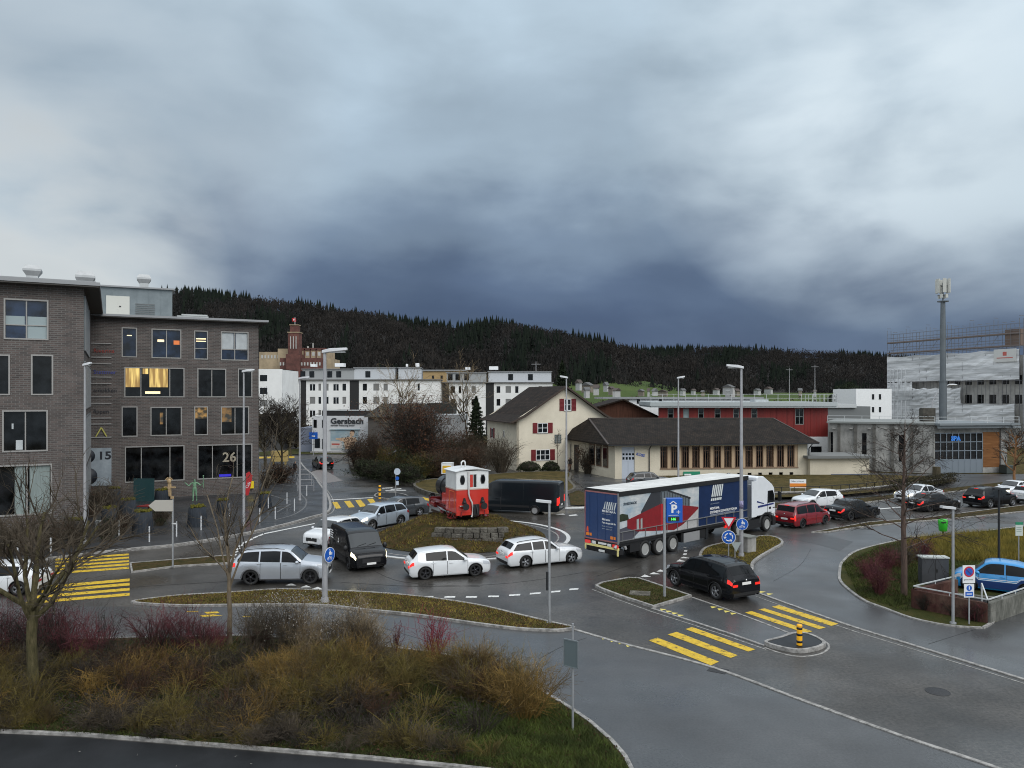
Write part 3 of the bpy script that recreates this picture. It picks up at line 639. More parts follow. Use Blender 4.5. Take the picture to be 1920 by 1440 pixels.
class CarShape:
    def __init__(s, kind, L, W, H, wr, fa, ra, r, box=0.0):
        s.p = PROF[kind]; s.kind, s.L, s.W, s.H, s.r = kind, L, W, H, r
        s.fa, s.ra = fa/L, 1-ra/L           # axle positions as fractions from the front
        van = kind in ('van', 'longvan'); s.van = van
        s.wr = wr
    def half(s, t):
        k = [(0, .74), (.012, .80), (.04, .89), (.09, .96), (.16, 1), (.86, 1), (.94, .975), (.985, .93), (1, .88)] if not s.van else [(0, .80), (.02, .87), (.06, .95), (.12, 1), (.95, 1), (1, .97)]
        return interp(k, t)*s.W/2
    def roofhalf(s, t):
        w = s.W/2; a = s.p['ws'][0]
        if s.van: k = [(0, .70), (.03, .82), (a, .90), (s.p['ws'][1], s.wr+.02), (.5, s.wr), (1, s.wr-.01)]
        else: k = [(0, .66), (.03, .78), (.10, .86), (a, .88), (s.p['ws'][1], s.wr+.01), (.6, s.wr), (.85, s.wr-.03), (.93, s.wr+.03), (1, .80)]
        return interp(k, t)*w
    def zt(s, t): return interp(s.p['top'], t)*s.H
    def zb(s, t): return min(interp(s.p['belt'], t)*s.H, s.zt(t)-.03)
    def zl(s, t):
        base = s.p['zl']*s.H; base += .10*max(0, (.03-t)/.03)+.12*max(0, (t-.97)/.03)
        for c in (s.fa, s.ra):
            dx = (t-c)*s.L; q = (s.r+.055)**2-dx*dx
            if q > 0: base = max(base, s.r+math.sqrt(q)*.97)
        return min(base, s.zb(t)-.06)
    def section(s, t):
        w, wr, zt, zb, zl = s.half(t), s.roofhalf(t), s.zt(t), s.zb(t), s.zl(t); Hh = zb-zl
        rail = min(.075 if not s.van else .12, .45*(zt-zb)); wr = min(wr, w*.97)
        arch = any(abs(t-c)*s.L < s.r+.06 for c in (s.fa, s.ra))
        w0 = w*(.985 if arch else .93)
        g = lambda k: lerp(w*.955, wr, k)
        return [(w0, zl), (lerp(w0, w, .7), zl+.10*Hh), (w*1.0, zl+.38*Hh), (w*.995, zl+.72*Hh), (w*.955, zb), (g(.06), lerp(zb, zt-rail, .06)), (g(.5)+.01, lerp(zb, zt-rail, .5)),
                (g(.94), lerp(zb, zt-rail, .94)), (wr, zt-rail), (wr-.35*rail-.01, zt-.32*rail), (wr*.78, zt-.06*rail-.004), (wr*.4, zt+.006), (0, zt+.01)]
    def x(s, t): return s.L/2-t*s.L
    def pt(s, t, k, side=1, off=0.0):
        sec = s.section(t); i = max(0, min(len(sec)-2, int(k))); f = k-i
        y = lerp(sec[i][0], sec[i+1][0], f); z = lerp(sec[i][1], sec[i+1][1], f)
        if off:
            dy, dz = sec[i+1][0]-sec[i][0], sec[i+1][1]-sec[i][1]; n = math.hypot(dy, dz)+1e-6
            y += dz/n*off; z -= dy/n*off
        return Vector((s.x(t), side*y, z))
    def stations(s):
        ts = [0, .006, .012, .025, .04, .07, .10, .14, .18]+[i/40 for i in range(8, 38)]+[.94, .955, .965, .975, .985, .993, 1]+list(s.p['ws'])+list(s.p['rw'] or ())
        for c in (s.fa, s.ra):
            for i in range(13): ts.append(c+(s.r+.056)/s.L*math.cos(math.pi*i/12))
            ts += [c+(s.r+.07)/s.L, c-(s.r+.07)/s.L]
        ts = sorted(t for t in ts if 0 <= t <= 1); out = [ts[0]]
        for t in ts:
            if t-out[-1] > .0015: out.append(t)
        return out
    def patch(s, b, t0, t1, k0, k1, off, side, nt_=6, nk=4, mi=0, clipk=None):
        vs, n = [], 0; ts = [lerp(t0, t1, i/nt_) for i in range(nt_+1)]
        for t in ts:
            for j in range(nk+1):
                kk = lerp(k0(t) if callable(k0) else k0, k1(t) if callable(k1) else k1, j/nk); vs.append(s.pt(t, kk, side, off))
        b.add(vs, [(i*(nk+1)+j, i*(nk+1)+j+1, (i+1)*(nk+1)+j+1, (i+1)*(nk+1)+j) for i in range(nt_) for j in range(nk)], mi, True)

def make_car(name, label, cat, kind, L, W, H, loc, head, col, fa=.9, ra=.95, r=.33, wr=.74, rim=None, spokes=5, lights=(0, 0), group=None, plate=True, rails=False, clad=None, pano=False, style=0, win=None, brake=False, stripe=None):
    root = thing(name, label, cat, (loc[0], loc[1], 0.0), head, group)
    s = CarShape(kind, L, W, H, wr, fa, ra, r); G = win or CARGL
    body = MB(); ts = s.stations(); n = len(s.section(.5)); full = 2*n-1; vs = []
    for t in ts:
        sec = s.section(t); x = s.x(t)
        # round the nose and tail in plan
        row = [(x, y, z) for y, z in sec]+[(x, -y, z) for y, z in sec[-2::-1]]
        vs += row
    fs, mi = [], []
    for i in range(len(ts)-1):
        for j in range(full-1):
            jj = min(j, full-2-j)
            body.f.append([i*full+j, i*full+j+1, (i+1)*full+j+1, (i+1)*full+j]); body.mi.append(1 if (clad and jj == 0) else 0); body.sm.append(True)
    body.v = vs
    for i in (0, len(ts)-1): body.f.append(list(range(i*full, (i+1)*full))); body.mi.append(0); body.sm.append(False)
    body.build('body', [col, clad or col], root)
    u = MB(); u.bx(-L/2+.12, L/2-.12, -W/2+.28, W/2-.28, s.p['zl']*H+.01, H*.5); u.bx(-L/2+.3, L/2-.35, -W/2+.10, W/2-.10, s.p['zl']*H+.02, s.p['zl']*H+.05)
    for c in (s.fa, s.ra):
        for sd_ in (-1, 1): u.box((s.x(c), sd_*(W/2-.14), r+.02), (2*r+.08, .02, 2*r*.9)) if False else None
    u.build('underbody', BLACK, root)
    # wheels
    t_, m_ = wheel_mb(r, .225 if W < 1.95 else .235, rim, spokes, style)
    first = True
    for c, sd_ in ((s.fa, 1), (s.fa, -1), (s.ra, 1), (s.ra, -1)):
        if first: wo_ = t_.build('wheel', RUBBER, root); ro_ = m_.build('rim', [rim or RIMA, BLACK], wo_); first = False; w1 = wo_
        else:
            w1 = wo_.copy(); COL.objects.link(w1); w1.parent = root; r1 = ro_.copy(); COL.objects.link(r1); r1.parent = w1
        w1.location = (s.x(c), sd_*(W/2-.135), r); w1.rotation_euler = (0, rng.uniform(0, 6), 0 if sd_ > 0 else math.pi)
    # dark wheel arch lips
    for c_ in (s.fa, s.ra):
        for sd_ in (1, -1):
            b = MB(); q = [(s.x(c_)+(r+.05)*math.cos(a), sd_*(s.half(c_)*.992), r+(r+.05)*.97*math.sin(a)) for a in [math.pi*i/14 for i in range(15)]]; b.tube(q, .022 if not clad else .045, 5); b.build('arch_lip', clad or BLACK, root)
    # glass
    ws = s.p['ws']
    b = MB()
    for sd_ in (1, -1): s.patch(b, ws[0]+.008, ws[1]-.004, 8.9, 12, .010, sd_, 8, 5)
    b.build('windscreen', WSGL, root)
    if s.p['rw']:
        b = MB(); rw = s.p['rw']
        for sd_ in (1, -1): s.patch(b, rw[0]+.004, rw[1]-.002, 9.2, 12, .010, sd_, 6, 5)
        b.build('rear_window', G, root)
    if pano:
        b = MB()
        for sd_ in (1, -1): s.patch(b, ws[1]+.03, .80, 10.1, 12, .006, sd_, 4, 3)
        b.build('roof_glass', G, root)
    s0, s1 = s.p['side']; pil = s.p['pil']
    def kmax(t):
        zb = s.zb(t); zm = min(s.zt(max(0, t-.022)), s.zt(t), s.zt(min(1, t+.022)))-.085; sec = s.section(t)
        z0, z1 = sec[5][1], sec[7][1]
        if z1-z0 < .02: return 5.02
        return max(5.02, min(7.0, 5+2*(zm-z0)/(z1-z0)))
    cuts = [s0]+[p for p in pil if p < s1-.05]+[s1]
    if kind == 'small': cuts = [s0, .60, s1]
    for sd_ in (1, -1):
        for a, c in zip(cuts, cuts[1:]):
            b = MB(); s.patch(b, a+(.008 if a != s0 else 0), c-(.008 if c != s1 else 0), 5.0, kmax, .009, sd_, 12, 4); b.build('side_window', G, root)
    # doors with handles
    dcuts = [ws[0]+.02, pil[0], .745 if kind != 'hatch' else .76] if not s.van and kind != 'small' else ([ws[0]+.02, .62] if kind == 'small' else [ws[0]+.015, .345])
    for sd_ in (1, -1):
        for a, c in zip(dcuts, dcuts[1:]):
            lo = .9
            b = MB(); c2 = c
            if c > s.ra-(r+.06)/L: c2 = s.ra-(r+.075)/L
            a2 = max(a, s.fa+(r+.08)/L)
            s.patch(b, a2+.0035, c2-.0035, lo, 4.0, .006, sd_, 5, 6); d = b.build('door', col, root)
            hb = MB(); p = s.pt(c-.045, 3.55, sd_, .02); hb.box((p.x, p.y, p.z), (.20, .03, .035)); hb.build('handle', col, d)
            sb = MB()
            s.patch(sb, c2-.0028, c2+.0010, lo, 4.0, .004, sd_, 1, 6); s.patch(sb, a2-.001, a2+.0028, lo, 4.0, .004, sd_, 1, 6); sb.build('door_gap', BLACK, d)
    if s.van:      # sliding door seams and rub strip
        for sd_ in (1, -1):
            b = MB()
            for tt in (.35, .60, .965): s.patch(b, tt-.0012, tt+.0012, 1.0, 8.0, .003, sd_, 1, 8)
            s.patch(b, .36, .90, 2.6, 2.75, .006, sd_, 6, 1) if False else None
            b.build('panel_gap', BLACK, root)
            b = MB(); s.patch(b, s.fa+(r+.08)/L, s.ra-(r+.08)/L, 1.6, 2.15, .012, sd_, 5, 2); b.build('rub_strip', BLACK, root)
        b = MB(); b.bx(-L/2-.004, -L/2+.01, -.006, .006, .35*H, .93*H); b.build('door_gap', BLACK, root)
    # mirrors
    for sd_ in (1, -1):
        p = s.pt(ws[0]+.055, 4.6, sd_, .02); b = MB(); b.ball((p.x, p.y+sd_*.12, p.z+.05), (.09, .12, .085 if not s.van else .16), 10, 6); b.bar((p.x, p.y-sd_*.02, p.z-.01), (p.x, p.y+sd_*.1, p.z+.03), .05)
        b.build('mirror', col if not s.van else BLACK, root)
    # lamps
    hl = HEADL if lights[0] else HEADU; tl = REDL if lights[1] else REDU
    for sd_ in (1, -1):
        b = MB(); s.patch(b, .010, .105, 3.15, 4.55, .012, sd_, 8, 4); b.build('headlight', hl, root)
        b = MB()
        if kind in ('van', 'longvan', 'mpv') or name == 'estate_car_tall': s.patch(b, .975, .9985, 2.3, 4.9, .012, sd_, 3, 5)
        else: s.patch(b, .945, .998, 3.25, 4.0, .012, sd_, 6, 3)
        b.build('tail_light', tl, root)
        # end faces of the lamps
        sec = s.section(1.0); b = MB(); y1 = sec[3][0]
        if kind in ('van', 'longvan'): b.bx(-L/2-.02, -L/2+.02, sd_*(y1-.16), sd_*y1, H*.36, H*.56)
        else: b.bx(-L/2-.022, -L/2+.02, sd_*(y1-.30), sd_*(y1-.02), sec[3][1]-.01, min(sec[4][1]+.01, sec[3][1]+.09))
        b.build('tail_light', tl, root)
    zf = s.zt(0); wf = s.half(0)
    b = MB(); b.bx(L/2-.03, L/2+.012, -wf*.62, wf*.62, zf*.66, zf*.97); b.bx(L/2-.03, L/2+.010, -wf*.85, wf*.85, s.zl(0)+.03, zf*.50)
    b.build('grille', BLACK, root)
    if cat != 'van':
        b = MB(); b.ball((L/2+.012, 0, zf*.93), (.012, .055, .055), 10, 6); b.ball((-L/2-.006, 0, H*.60), (.012, .05, .05), 10, 6) if not s.van else None; b.build('badge', CHROME, root)
    b = MB(); b.bx(L/2+.010, L/2+.022, -.25, .25, zf*.52, zf*.52+.11); b.build('number_plate', PLATEM, root)
    zr = .50*H if kind not in ('suv', 'longvan', 'van', 'mpv') else (.52*H if kind == 'suv' else (.40*H if kind == 'mpv' else .30*H))
    b = MB(); b.bx(-L/2-.02, -L/2+.01, -.26, .26, zr-.06, zr+.06); b.build('number_plate', PLATEM, root)
    b = MB(); sec = s.section(1.0); b.bx(-L/2-.012, -L/2+.02, -sec[1][0]+.05, sec[1][0]-.05, sec[0][1], sec[0][1]+.12); b.build('rear_skirt', BLACK, root)
    if brake:
        b = MB(); t0 = (s.p['rw'] or (.97, 1))[0]; p = s.pt(t0-.004, 12, 1, .015); b.box((p.x, 0, p.z-.005), (.05, .34, .03)); b.build('brake_light', REDL, root)
    if rails:
        for sd_ in (1, -1):
            b = MB(); b.tube([s.pt(t, 9.2, sd_, .04 if .47 < t < .86 else .0) for t in (.45, .47, .55, .65, .75, .84, .87)], .018, 6); b.build('roof_rail', rails if not isinstance(rails, bool) else BLACK, root)
    # wipers and aerial
    b = MB()
    for y0 in (-.5, .05): b.bar(s.pt(ws[0]+.012, 12, 1, .022)+Vector((0, y0, 0)), s.pt(ws[0]+.03, 12, 1, .03)+Vector((0, y0+.48, 0)), .018)
    b.build('wiper', BLACK, root)
    if stripe:
        for st in stripe:
            for sd_ in (1, -1):
                b = MB(); s.patch(b, st[0], st[1], st[2], st[3], .009, sd_, 16, 2); b.build('stripe', st[4], root)
    return root, s

def by_wheels(rear, front, off, fwd_shift=0.0):
    a, b = P(*rear), P(*front); d = (b-a); h = math.atan2(d.y, d.x); n = Vector((-math.sin(h), math.cos(h), 0))
    m = (a+b)/2
    if (m+n).length < m.length: n = -n
    m = m+n*off+Vector((math.cos(h), math.sin(h), 0))*fwd_shift
    return (m.x, m.y), h
SILV = paint('silver', (.46, .49, .53), .28, .5); SILB = paint('pale_blue_silver', (.40, .46, .52), .3, .4); PW = paint('white', (.64, .655, .665)); PB = paint('black', (.006, .0065, .008), .12, spec=.3)
PDG = paint('dark_grey', (.05, .055, .06), .25, .3); PR = paint('dark_red', (.18, .007, .012), .22); PBL = paint('bright_blue', (.015, .25, .58), .22); PNV = paint('navy', (.02, .05, .17), .25); PBK2 = paint('blue_black', (.008, .011, .014), .15, spec=.3)
GREYCL = mat('grey_cladding', (.10, .10, .105), .6)

loc, h = by_wheels((465, 1097), (581, 1095), .82); 
make_car('parked_car', 'silver SUV with black roof rails leaving at the left beside the tall lamp post', 'car', 'suv', 4.7, 1.90, 1.74, loc, h, SILV, .84, 1.0, .385, .74, RIMD, 5, (0, 1), rails=True, clad=GREYCL)
make_car('hatchback', 'white SUV front half hidden behind the black van and the lamp post', 'car', 'suv', 4.05, 1.80, 1.60, (-11.25, 48.4), R(-117), PW, .84, .78, .34, .78, RIMA, 5, (0, 0), clad=GREYCL)
make_car('delivery_van', 'black panel van with lit headlights facing the camera in the roundabout', 'van', 'van', 5.0, 2.0, 1.98, (-8.6, 42.8), R(-62), PB, .95, 1.05, .34, .86, RIMD, 5, (1, 0))
make_car('parked_car', 'pale blue silver SUV with lit headlights left of the mound', 'car', 'suv', 4.45, 1.88, 1.66, (-9.5, 54.6), R(-128), SILB, .86, .92, .37, .74, RIMA, 5, (1, 0))
make_car('parked_car', 'dark grey car mostly hidden behind the pale blue silver SUV', 'car', 'hatch', 4.4, 1.82, 1.52, (-8.7, 59.3), R(-145), PDG, .88, .88, .33, .74, RIMA, 5)
loc, h = by_wheels((797, 1087), (893, 1080), .80)
make_car('hatchback', 'white five door hatchback in front of the mound, left of the white estate', 'car', 'hatch', 4.27, 1.80, 1.46, loc, h, PW, .86, .80, .325, .75, RIMD, 5, (0, 1), win=CARGL)
loc, h = by_wheels((981, 1065), (1068, 1056), .82)
make_car('estate_car', 'white estate car following the lorry out of the roundabout', 'car', 'estate', 4.64, 1.82, 1.44, loc, h, PW, .80, 1.02, .325, .74, RIMA, 5, (0, 1), rails=True)
loc, h = by_wheels((1349, 1126), (1265, 1098), .85)
make_car('parked_car', 'black SUV with bright red tail lights waiting at the yellow zebra crossing', 'car', 'suv', 4.72, 1.90, 1.67, loc, h, PB, .86, 1.0, .38, .74, RIMA, 5, (0, 1), rails=True, pano=True)
make_car('delivery_van', 'long black high roof van behind the red and white locomotive', 'van', 'longvan', 7.2, 2.02, 2.62, (.45, 61.3), R(164), PBK2, 1.0, 1.95, .35, .84, RIMW, 5, (0, 1), style=1)
make_car('parked_car', 'dark red people carrier just ahead of the lorry cab', 'car', 'mpv', 4.53, 1.83, 1.66, (21.0, 55.4), R(36), PR, .88, .90, .33, .78, RIMD, 5, (0, 1), rails=True, brake=True)
make_car('hatchback', 'white hatchback in the oncoming lane behind the dark red people carrier', 'car', 'hatch', 4.3, 1.78, 1.46, (25.7, 64.6), R(200), PW, .86, .86, .325, .74, RIMD, 5)
make_car('parked_car', 'black saloon car with tall red lights directly ahead of the dark red people carrier', 'car', 'sedan', 4.5, 1.80, 1.46, (26.0, 58.6), R(28), PB, .88, .98, .33, .74, RIMD, 5, (0, 1))
make_car('parked_car', 'pale silver saloon car in the oncoming lane behind the bare tree', 'car', 'sedan', 4.55, 1.80, 1.46, (36.0, 68.0), R(204), paint('pale_silver', (.58, .60, .62), .3, .2), .86, .98, .33, .74, RIMA, 5, (1, 0))
make_car('parked_car', 'black saloon car with lit brake lights behind the crown of the bare tree', 'car', 'sedan', 4.65, 1.82, 1.44, (34.3, 62.6), R(22), PB, .88, 1.0, .33, .74, RIMD, 5, (0, 1), brake=True)
make_car('estate_car', 'black estate car with tall lit lights behind the black lamp post', 'car', 'suv', 4.75, 1.90, 1.66, (40.4, 64.8), R(24), PB, .88, 1.02, .36, .74, RIMA, 5, (0, 1), rails=True, brake=True)
make_car('parked_car', 'white car in the oncoming lane at the far right, furthest back', 'car', 'sedan', 4.5, 1.80, 1.48, (46.4, 71.0), R(202), PW, .86, .98, .33, .74, RIMA, 5, (1, 0))
make_car('hatchback', 'white car with red tail lights at the head of the queue at the right edge', 'car', 'suv', 4.3, 1.80, 1.58, (45.6, 66.8), R(22), PW, .86, .9, .34, .74, RIMD, 5, (0, 1), brake=True)
make_car('hatchback', 'small bright blue car with white stripes beside the concrete ramp wall', 'car', 'small', 3.62, 1.64, 1.49, (23.15, 36.7), R(146), PBL, .74, .62, .30, .76, RIMA, 5,
         stripe=((.10, .93, 1.0, 2.55, PNV), (.10, .93, 2.62, 2.75, WHITE), (.10, .93, 2.9, 3.03, WHITE)))
make_car('parked_car', 'black car with lit tail lights driving away up the side street', 'car', 'suv', 4.5, 1.85, 1.62, (-24.3, 98.5), R(118), PB, .86, .92, .34, .74, RIMD, 5, (0, 1), brake=True)
make_car('parked_car', 'dark silver car parked at the annex wall behind the lorry trailer', 'car', 'estate', 4.5, 1.80, 1.46, (14.2, 79.5), R(12), PDG, .86, .95, .33, .74, RIMA, 5)
make_car('parked_car', 'white car half out of frame behind the big bare tree at the left edge', 'car', 'hatch', 4.3, 1.80, 1.46, (-24.4, 36.4), R(-172), PW, .86, .86, .33, .74, RIMA, 5)
make_car('parked_car', 'grey car parked behind the brown bushes beside the street', 'car', 'sedan', 4.5, 1.8, 1.45, (-16.0, 112), R(10), SILV, .86, .98, .33, .74, RIMA, 5)

# lettering on the black van (side panel and bonnet emblem)
van = [o for o in bpy.data.objects if o.get('label', '').startswith('black panel van')][0]
TXW = mat('white_lettering', (.72, .72, .72), .5)
b = MB()
for i in range(4): b.bx(-1.95, -1.45+.08*(i % 2), -1.012, -1.0, 1.62-i*.13, 1.68-i*.13)
b.build('side_lettering', TXW, van)
b = MB(); b.prism_y([(-.42, 1.18), (-.20, 1.18), (-.24, 1.24), (-.29, 1.24), (-.27, 1.42), (-.33, 1.42), (-.35, 1.26), (-.42, 1.24)], -1.014, -1.0); b.build('side_emblem', TXW, van)

# ---------------------------------------------------------------- articulated lorry
def lorry():
    hd = R(41.3); c, s_ = math.cos(hd), math.sin(hd)
    o = Vector((5.9, 42.4, 0))          # near rear corner of the trailer; local x forward, y left
    root = thing('articulated_lorry', 'articulated lorry with a navy curtain trailer and white cab crossing the roundabout exit', 'lorry', o, hd)
    NV = mat('navy_curtain', (.006, .020, .070), .5, var=.1, vscale=2, spec=.3); NVR = mat('rear_door_navy', (.020, .048, .135), .4, var=.06, vscale=1)
    RF = ramp_mat('trailer_roof_sheet', [(.3, (.50, .50, .48)), (.7, (.68, .68, .66))], scale=.8, rough=.6, bump=.2, bscale=2, dist=.03, fine=.08, fscale=6)
    L, W = 13.0, 2.55
    b = MB(); b.bx(.05, L, .05, W-.05, 1.16, 3.93); b.build('trailer_box', NV, root)
    b = MB(); b.bx(.02, L+.02, .02, W-.02, 3.93, 4.0)
    for i in range(14): b.bx(.5+i*.93, .53+i*.93, .1, W-.1, 4.0, 4.006)
    b.build('trailer_roof', RF, root)
    b = MB(); b.bx(-.01, L+.03, -.02, .05, 3.72, 3.985); b.bx(-.01, L+.03, W-.05, W+.02, 3.72, 3.985); b.bx(-.03, .04, 0, W, 3.86, 4.01); b.bx(0, L, -.01, .05, 1.08, 1.2); b.bx(0, L, W-.05, W+.01, 1.08, 1.2); b.build('roof_rail', BLACK, root)
    b = MB()
    for z in (1.22, 1.72): b.bx(.1, L-.05, -.03, .045, z, z+.035)
    for i in range(13): b.bx(.3+i*1.0, .325+i*1.0, -.02, .05, 1.25, 1.72)
    b.build('load_rail', mat('aluminium', (.32, .32, .32), .4, .6), root)
    # curtain picture: sky, dark tower block, red hall, pale forecourt
    SKYP = ramp_mat('printed_sky', [(.35, (.28, .36, .42)), (.5, (.40, .44, .46)), (.66, (.56, .56, .55))], scale=.8, rough=.45, bump=0, fine=.05, fscale=3, stretch=(1, 1, 2))
    y = .035
    def poly(name, pts, m, k): bb_ = MB(); bb_.prism_y(pts, y-.004*k, .06); return bb_.build(name, m, root)
    poly('printed_panel', [(.08, 1.2), (7.45, 1.2), (7.55, 3.74), (.08, 3.74)], SKYP, 0)
    poly('printed_panel', [(.08, 1.2), (1.1, 1.2), (2.1, 1.75), (.9, 2.02), (.08, 1.9)], mat('printed_grey', (.06, .06, .075), .5), 1)
    poly('printed_panel', [(.08, 2.3), (.9, 2.35), (.8, 2.65), (.3, 2.75), (.08, 2.7)], mat('printed_trees', (.02, .03, .012), .5, var=.3, vscale=4), 1)
    poly('printed_panel', [(1.95, 2.2), (1.95, 2.7), (2.9, 3.74), (4.15, 3.74), (4.15, 2.4)], mat('printed_dark_facade', (.030, .032, .038), .5), 1)
    poly('printed_panel', [(3.75, 2.5), (3.75, 3.74), (4.45, 3.74), (6.6, 3.12), (6.6, 2.3)], mat('printed_glass_facade', (.12, .14, .155), .4), 2)
    b2 = MB()
    for i in range(11):
        x = 3.8+i*.26; zt_ = min(3.73, 3.74-(x-4.45)*.29) if x > 4.45 else 3.73
        b2.bx(x, x+.05, y-.013, .06, 2.45, zt_-.06)
    b2.prism_y([(4.45, 3.74), (4.45, 3.64), (6.65, 3.0), (6.65, 3.12)], y-.015, .06)
    b2.build('printed_panel', mat('printed_mullions', (.02, .02, .024), .5), root)
    poly('printed_panel', [(.75, 1.9), (.75, 2.35), (3.75, 2.98), (3.75, 1.42), (1.6, 1.62)], mat('printed_red', (.20, .008, .012), .5, var=.12, vscale=3), 4)
    poly('printed_panel', [(3.75, 1.42), (3.75, 2.98), (4.15, 2.95), (4.15, 1.4)], mat('printed_bright_red', (.36, .012, .016), .5), 5)
    poly('printed_panel', [(4.15, 1.4), (4.15, 2.95), (7.45, 2.46), (7.45, 2.34), (5.9, 1.55), (5.0, 1.3)], MATS['printed_red'], 4)
    poly('printed_panel', [(5.0, 1.22), (5.9, 1.55), (7.45, 2.30), (7.45, 1.22)], mat('printed_forecourt', (.42, .41, .40), .5, var=.08, vscale=2), 5)
    poly('printed_panel', [(1.55, 1.7), (1.55, 2.3), (1.75, 2.33), (1.75, 1.7)], mat('printed_window', (.30, .34, .33), .4), 6)
    poly('printed_panel', [(1.9, 1.68), (1.9, 2.3), (2.05, 2.33), (2.05, 1.68)], MATS['printed_window'], 6)
    GT = mat('grey_lettering', (.05, .07, .09), .5)
    text_part('lettering', 'SWISS MADE', .20, GT, root, (.42, .02, 3.20), (R(90), 0, 0), .004, bold=.006)
    # logo: six slanted bars with the name under it
    def logo(px, py_, sc, rot, place, y0=.03):
        b3 = MB(); 
        for i in range(6):
            x = px+i*.20*sc
            b3.add([place(x, y0, py_), place(x+.13*sc, y0, py_), place(x+.32*sc, y0, py_+.75*sc), place(x+.19*sc, y0, py_+.75*sc)], [(0, 1, 2, 3)])
            b3.add([place(x-.06*sc, y0, py_-.24*sc), place(x+.09*sc, y0, py_-.24*sc), place(x+.13*sc, y0, py_-.08*sc), place(x-.02*sc, y0, py_-.08*sc)], [(0, 1, 2, 3)])
        return b3
    logo(8.85, 2.92, 1.0, 0, lambda x, yy, z: (x, yy, z)).build('logo', mat('logo_silver', (.60, .63, .62), .4), root)
    TX = TXW
    text_part('lettering', 'MONTANA', .13, mat('dark_lettering', (.05, .06, .08), .5), root, (8.85, .028, 2.86), (R(90), 0, 0), .002, bold=.004, sx=1.6)
    text_part('lettering', 'a Tata Steel Enterprise', .11, mat('faint_lettering', (.25, .30, .38), .5), root, (8.7, .03, 2.47), (R(90), 0, 0), .002)
    text_part('lettering', 'MONTANA', .20, TX, root, (8.7, .03, 2.14), (R(90), 0, 0), .002, bold=.008)
    text_part('lettering', 'SYSTEMES DE CONSTRUCTION SA', .20, TX, root, (8.7, .03, 1.90), (R(90), 0, 0), .002, bold=.006, sx=.98)
    text_part('lettering', 'FOR INNOVATIVE FACADE AND ROOF SOLUTIONS', .12, mat('mid_lettering', (.40, .44, .50), .5), root, (8.7, .03, 1.765), (R(90), 0, 0), .002)
    # rear doors
    MP = mat('maroon_pink_frame', (.30, .12, .12), .5)
    b = MB(); b.bx(-.02, .05, .02, W-.02, 1.12, 3.88); b.build('rear_door', NVR, root)
    b = MB(); b.bx(-.035, .03, 0, W, 3.80, 3.88); b.bx(-.035, .03, 0, W, 1.12, 1.19); b.bx(-.035, .03, W-.06, W, 1.12, 3.88); b.build('door_frame', MP, root)
    b = MB(); b.bx(-.05, .06, -.01, .06, 1.05, 3.9); b.build('door_post', MATS['aluminium'], root)
    b = MB()
    for i in range(4): b.bx(-.04, -.02, .35+i*.6, .37+i*.6, 1.2, 3.8)
    b.build('lock_rod', NVR, root)
    logo(0, 0, 0, 0, lambda x, yy, z: (-.028, 1.15-(x)*.72, 2.98+z*.72)) if False else None
    b3 = MB()
    for i in range(6):
        yy = 1.12-i*.15
        b3.add([(-.028, yy, 2.92), (-.028, yy-.09, 2.92), (-.028, yy-.22, 3.36), (-.028, yy-.13, 3.36)], [(0, 1, 2, 3)])
    b3.build('logo', MATS['logo_silver'], root)
    RR = (R(90), 0, R(-90))
    text_part('lettering', 'MONTANA', .17, TX, root, (-.026, 1.22, 2.76), RR, .002, bold=.008, sx=1.15)
    text_part('lettering', 'a Tata Steel Enterprise', .07, MATS['mid_lettering'], root, (-.026, 1.22, 2.64), RR, .002)
    text_part('lettering', 'Bâtissons', .16, TX, root, (-.026, 1.22, 2.30), RR, .002, bold=.006)
    text_part('lettering', 'l’enveloppe idéale', .14, TX, root, (-.026, 1.22, 2.12), RR, .002, bold=.004)
    text_part('lettering', 'Durable et innovante', .09, MATS['mid_lettering'], root, (-.026, 1.22, 1.94), RR, .002)
    text_part('lettering', 'www.montana-ag.ch', .09, MATS['mid_lettering'], root, (-.026, 1.22, 1.80), RR, .002)
    for y0, y1, z0, z1 in ((2.02, 2.44, 1.30, 1.46), (.22, .60, 1.30, 1.46)):
        b = MB(); b.bx(-.03, .0, y0, y1, z0, z1); b.build('reflector', ORANGEL, root)
    b = MB(); b.add([(-.03, 2.42, 1.5), (-.03, 2.24, 1.5), (-.03, 2.28, 1.82), (-.03, 2.38, 1.82)], [(0, 1, 2, 3)]); b.build('reflector', mat('red_orange_mark', (.75, .10, .03), .4), root)
    # bumper, lamps
    b = MB(); b.bx(-.04, .06, .02, W-.02, .74, .86); b.bx(-.05, .0, .02, .10, .42, .76); b.bx(-.05, .0, W-.10, W-.02, .50, .76); b.build('rear_bumper', mat('yellow_white_bumper', (.80, .70, .28), .5), root)
    b = MB(); b.bx(.0, .5, .12, W-.12, .45, .74); b.bx(.3, L-.3, .45, W-.45, .78, 1.12); b.bx(-.02, .1, -.02, W+.02, 1.02, 1.12); b.bx(5.8, 8.6, .08, .5, .45, 1.0); b.bx(1.0, 1.9, .05, .5, .5, 1.0)
    b.bx(.2, 5.2, .06, .20, .92, 1.1); b.build('chassis', BLACK, root)
    b = MB(); b.bx(6.0, 7.6, .03, .08, .42, .98); b.build('side_guard', mat('grey_box', (.26, .26, .26), .6), root)
    b = MB(); b.bx(8.3, 8.5, .06, .16, .35, 1.1); b.bx(8.3, 8.5, W-.16, W-.06, .35, 1.1); b.build('landing_leg', DARKM, root)
    for y0 in (.04, W-.42):
        b = MB(); b.bx(-.06, .02, y0, y0+.38, .86, 1.04); b.build('tail_light', mat('trailer_tail_light', (.55, .03, .03), .3, emit=(1, .05, .03), es=.25), root)
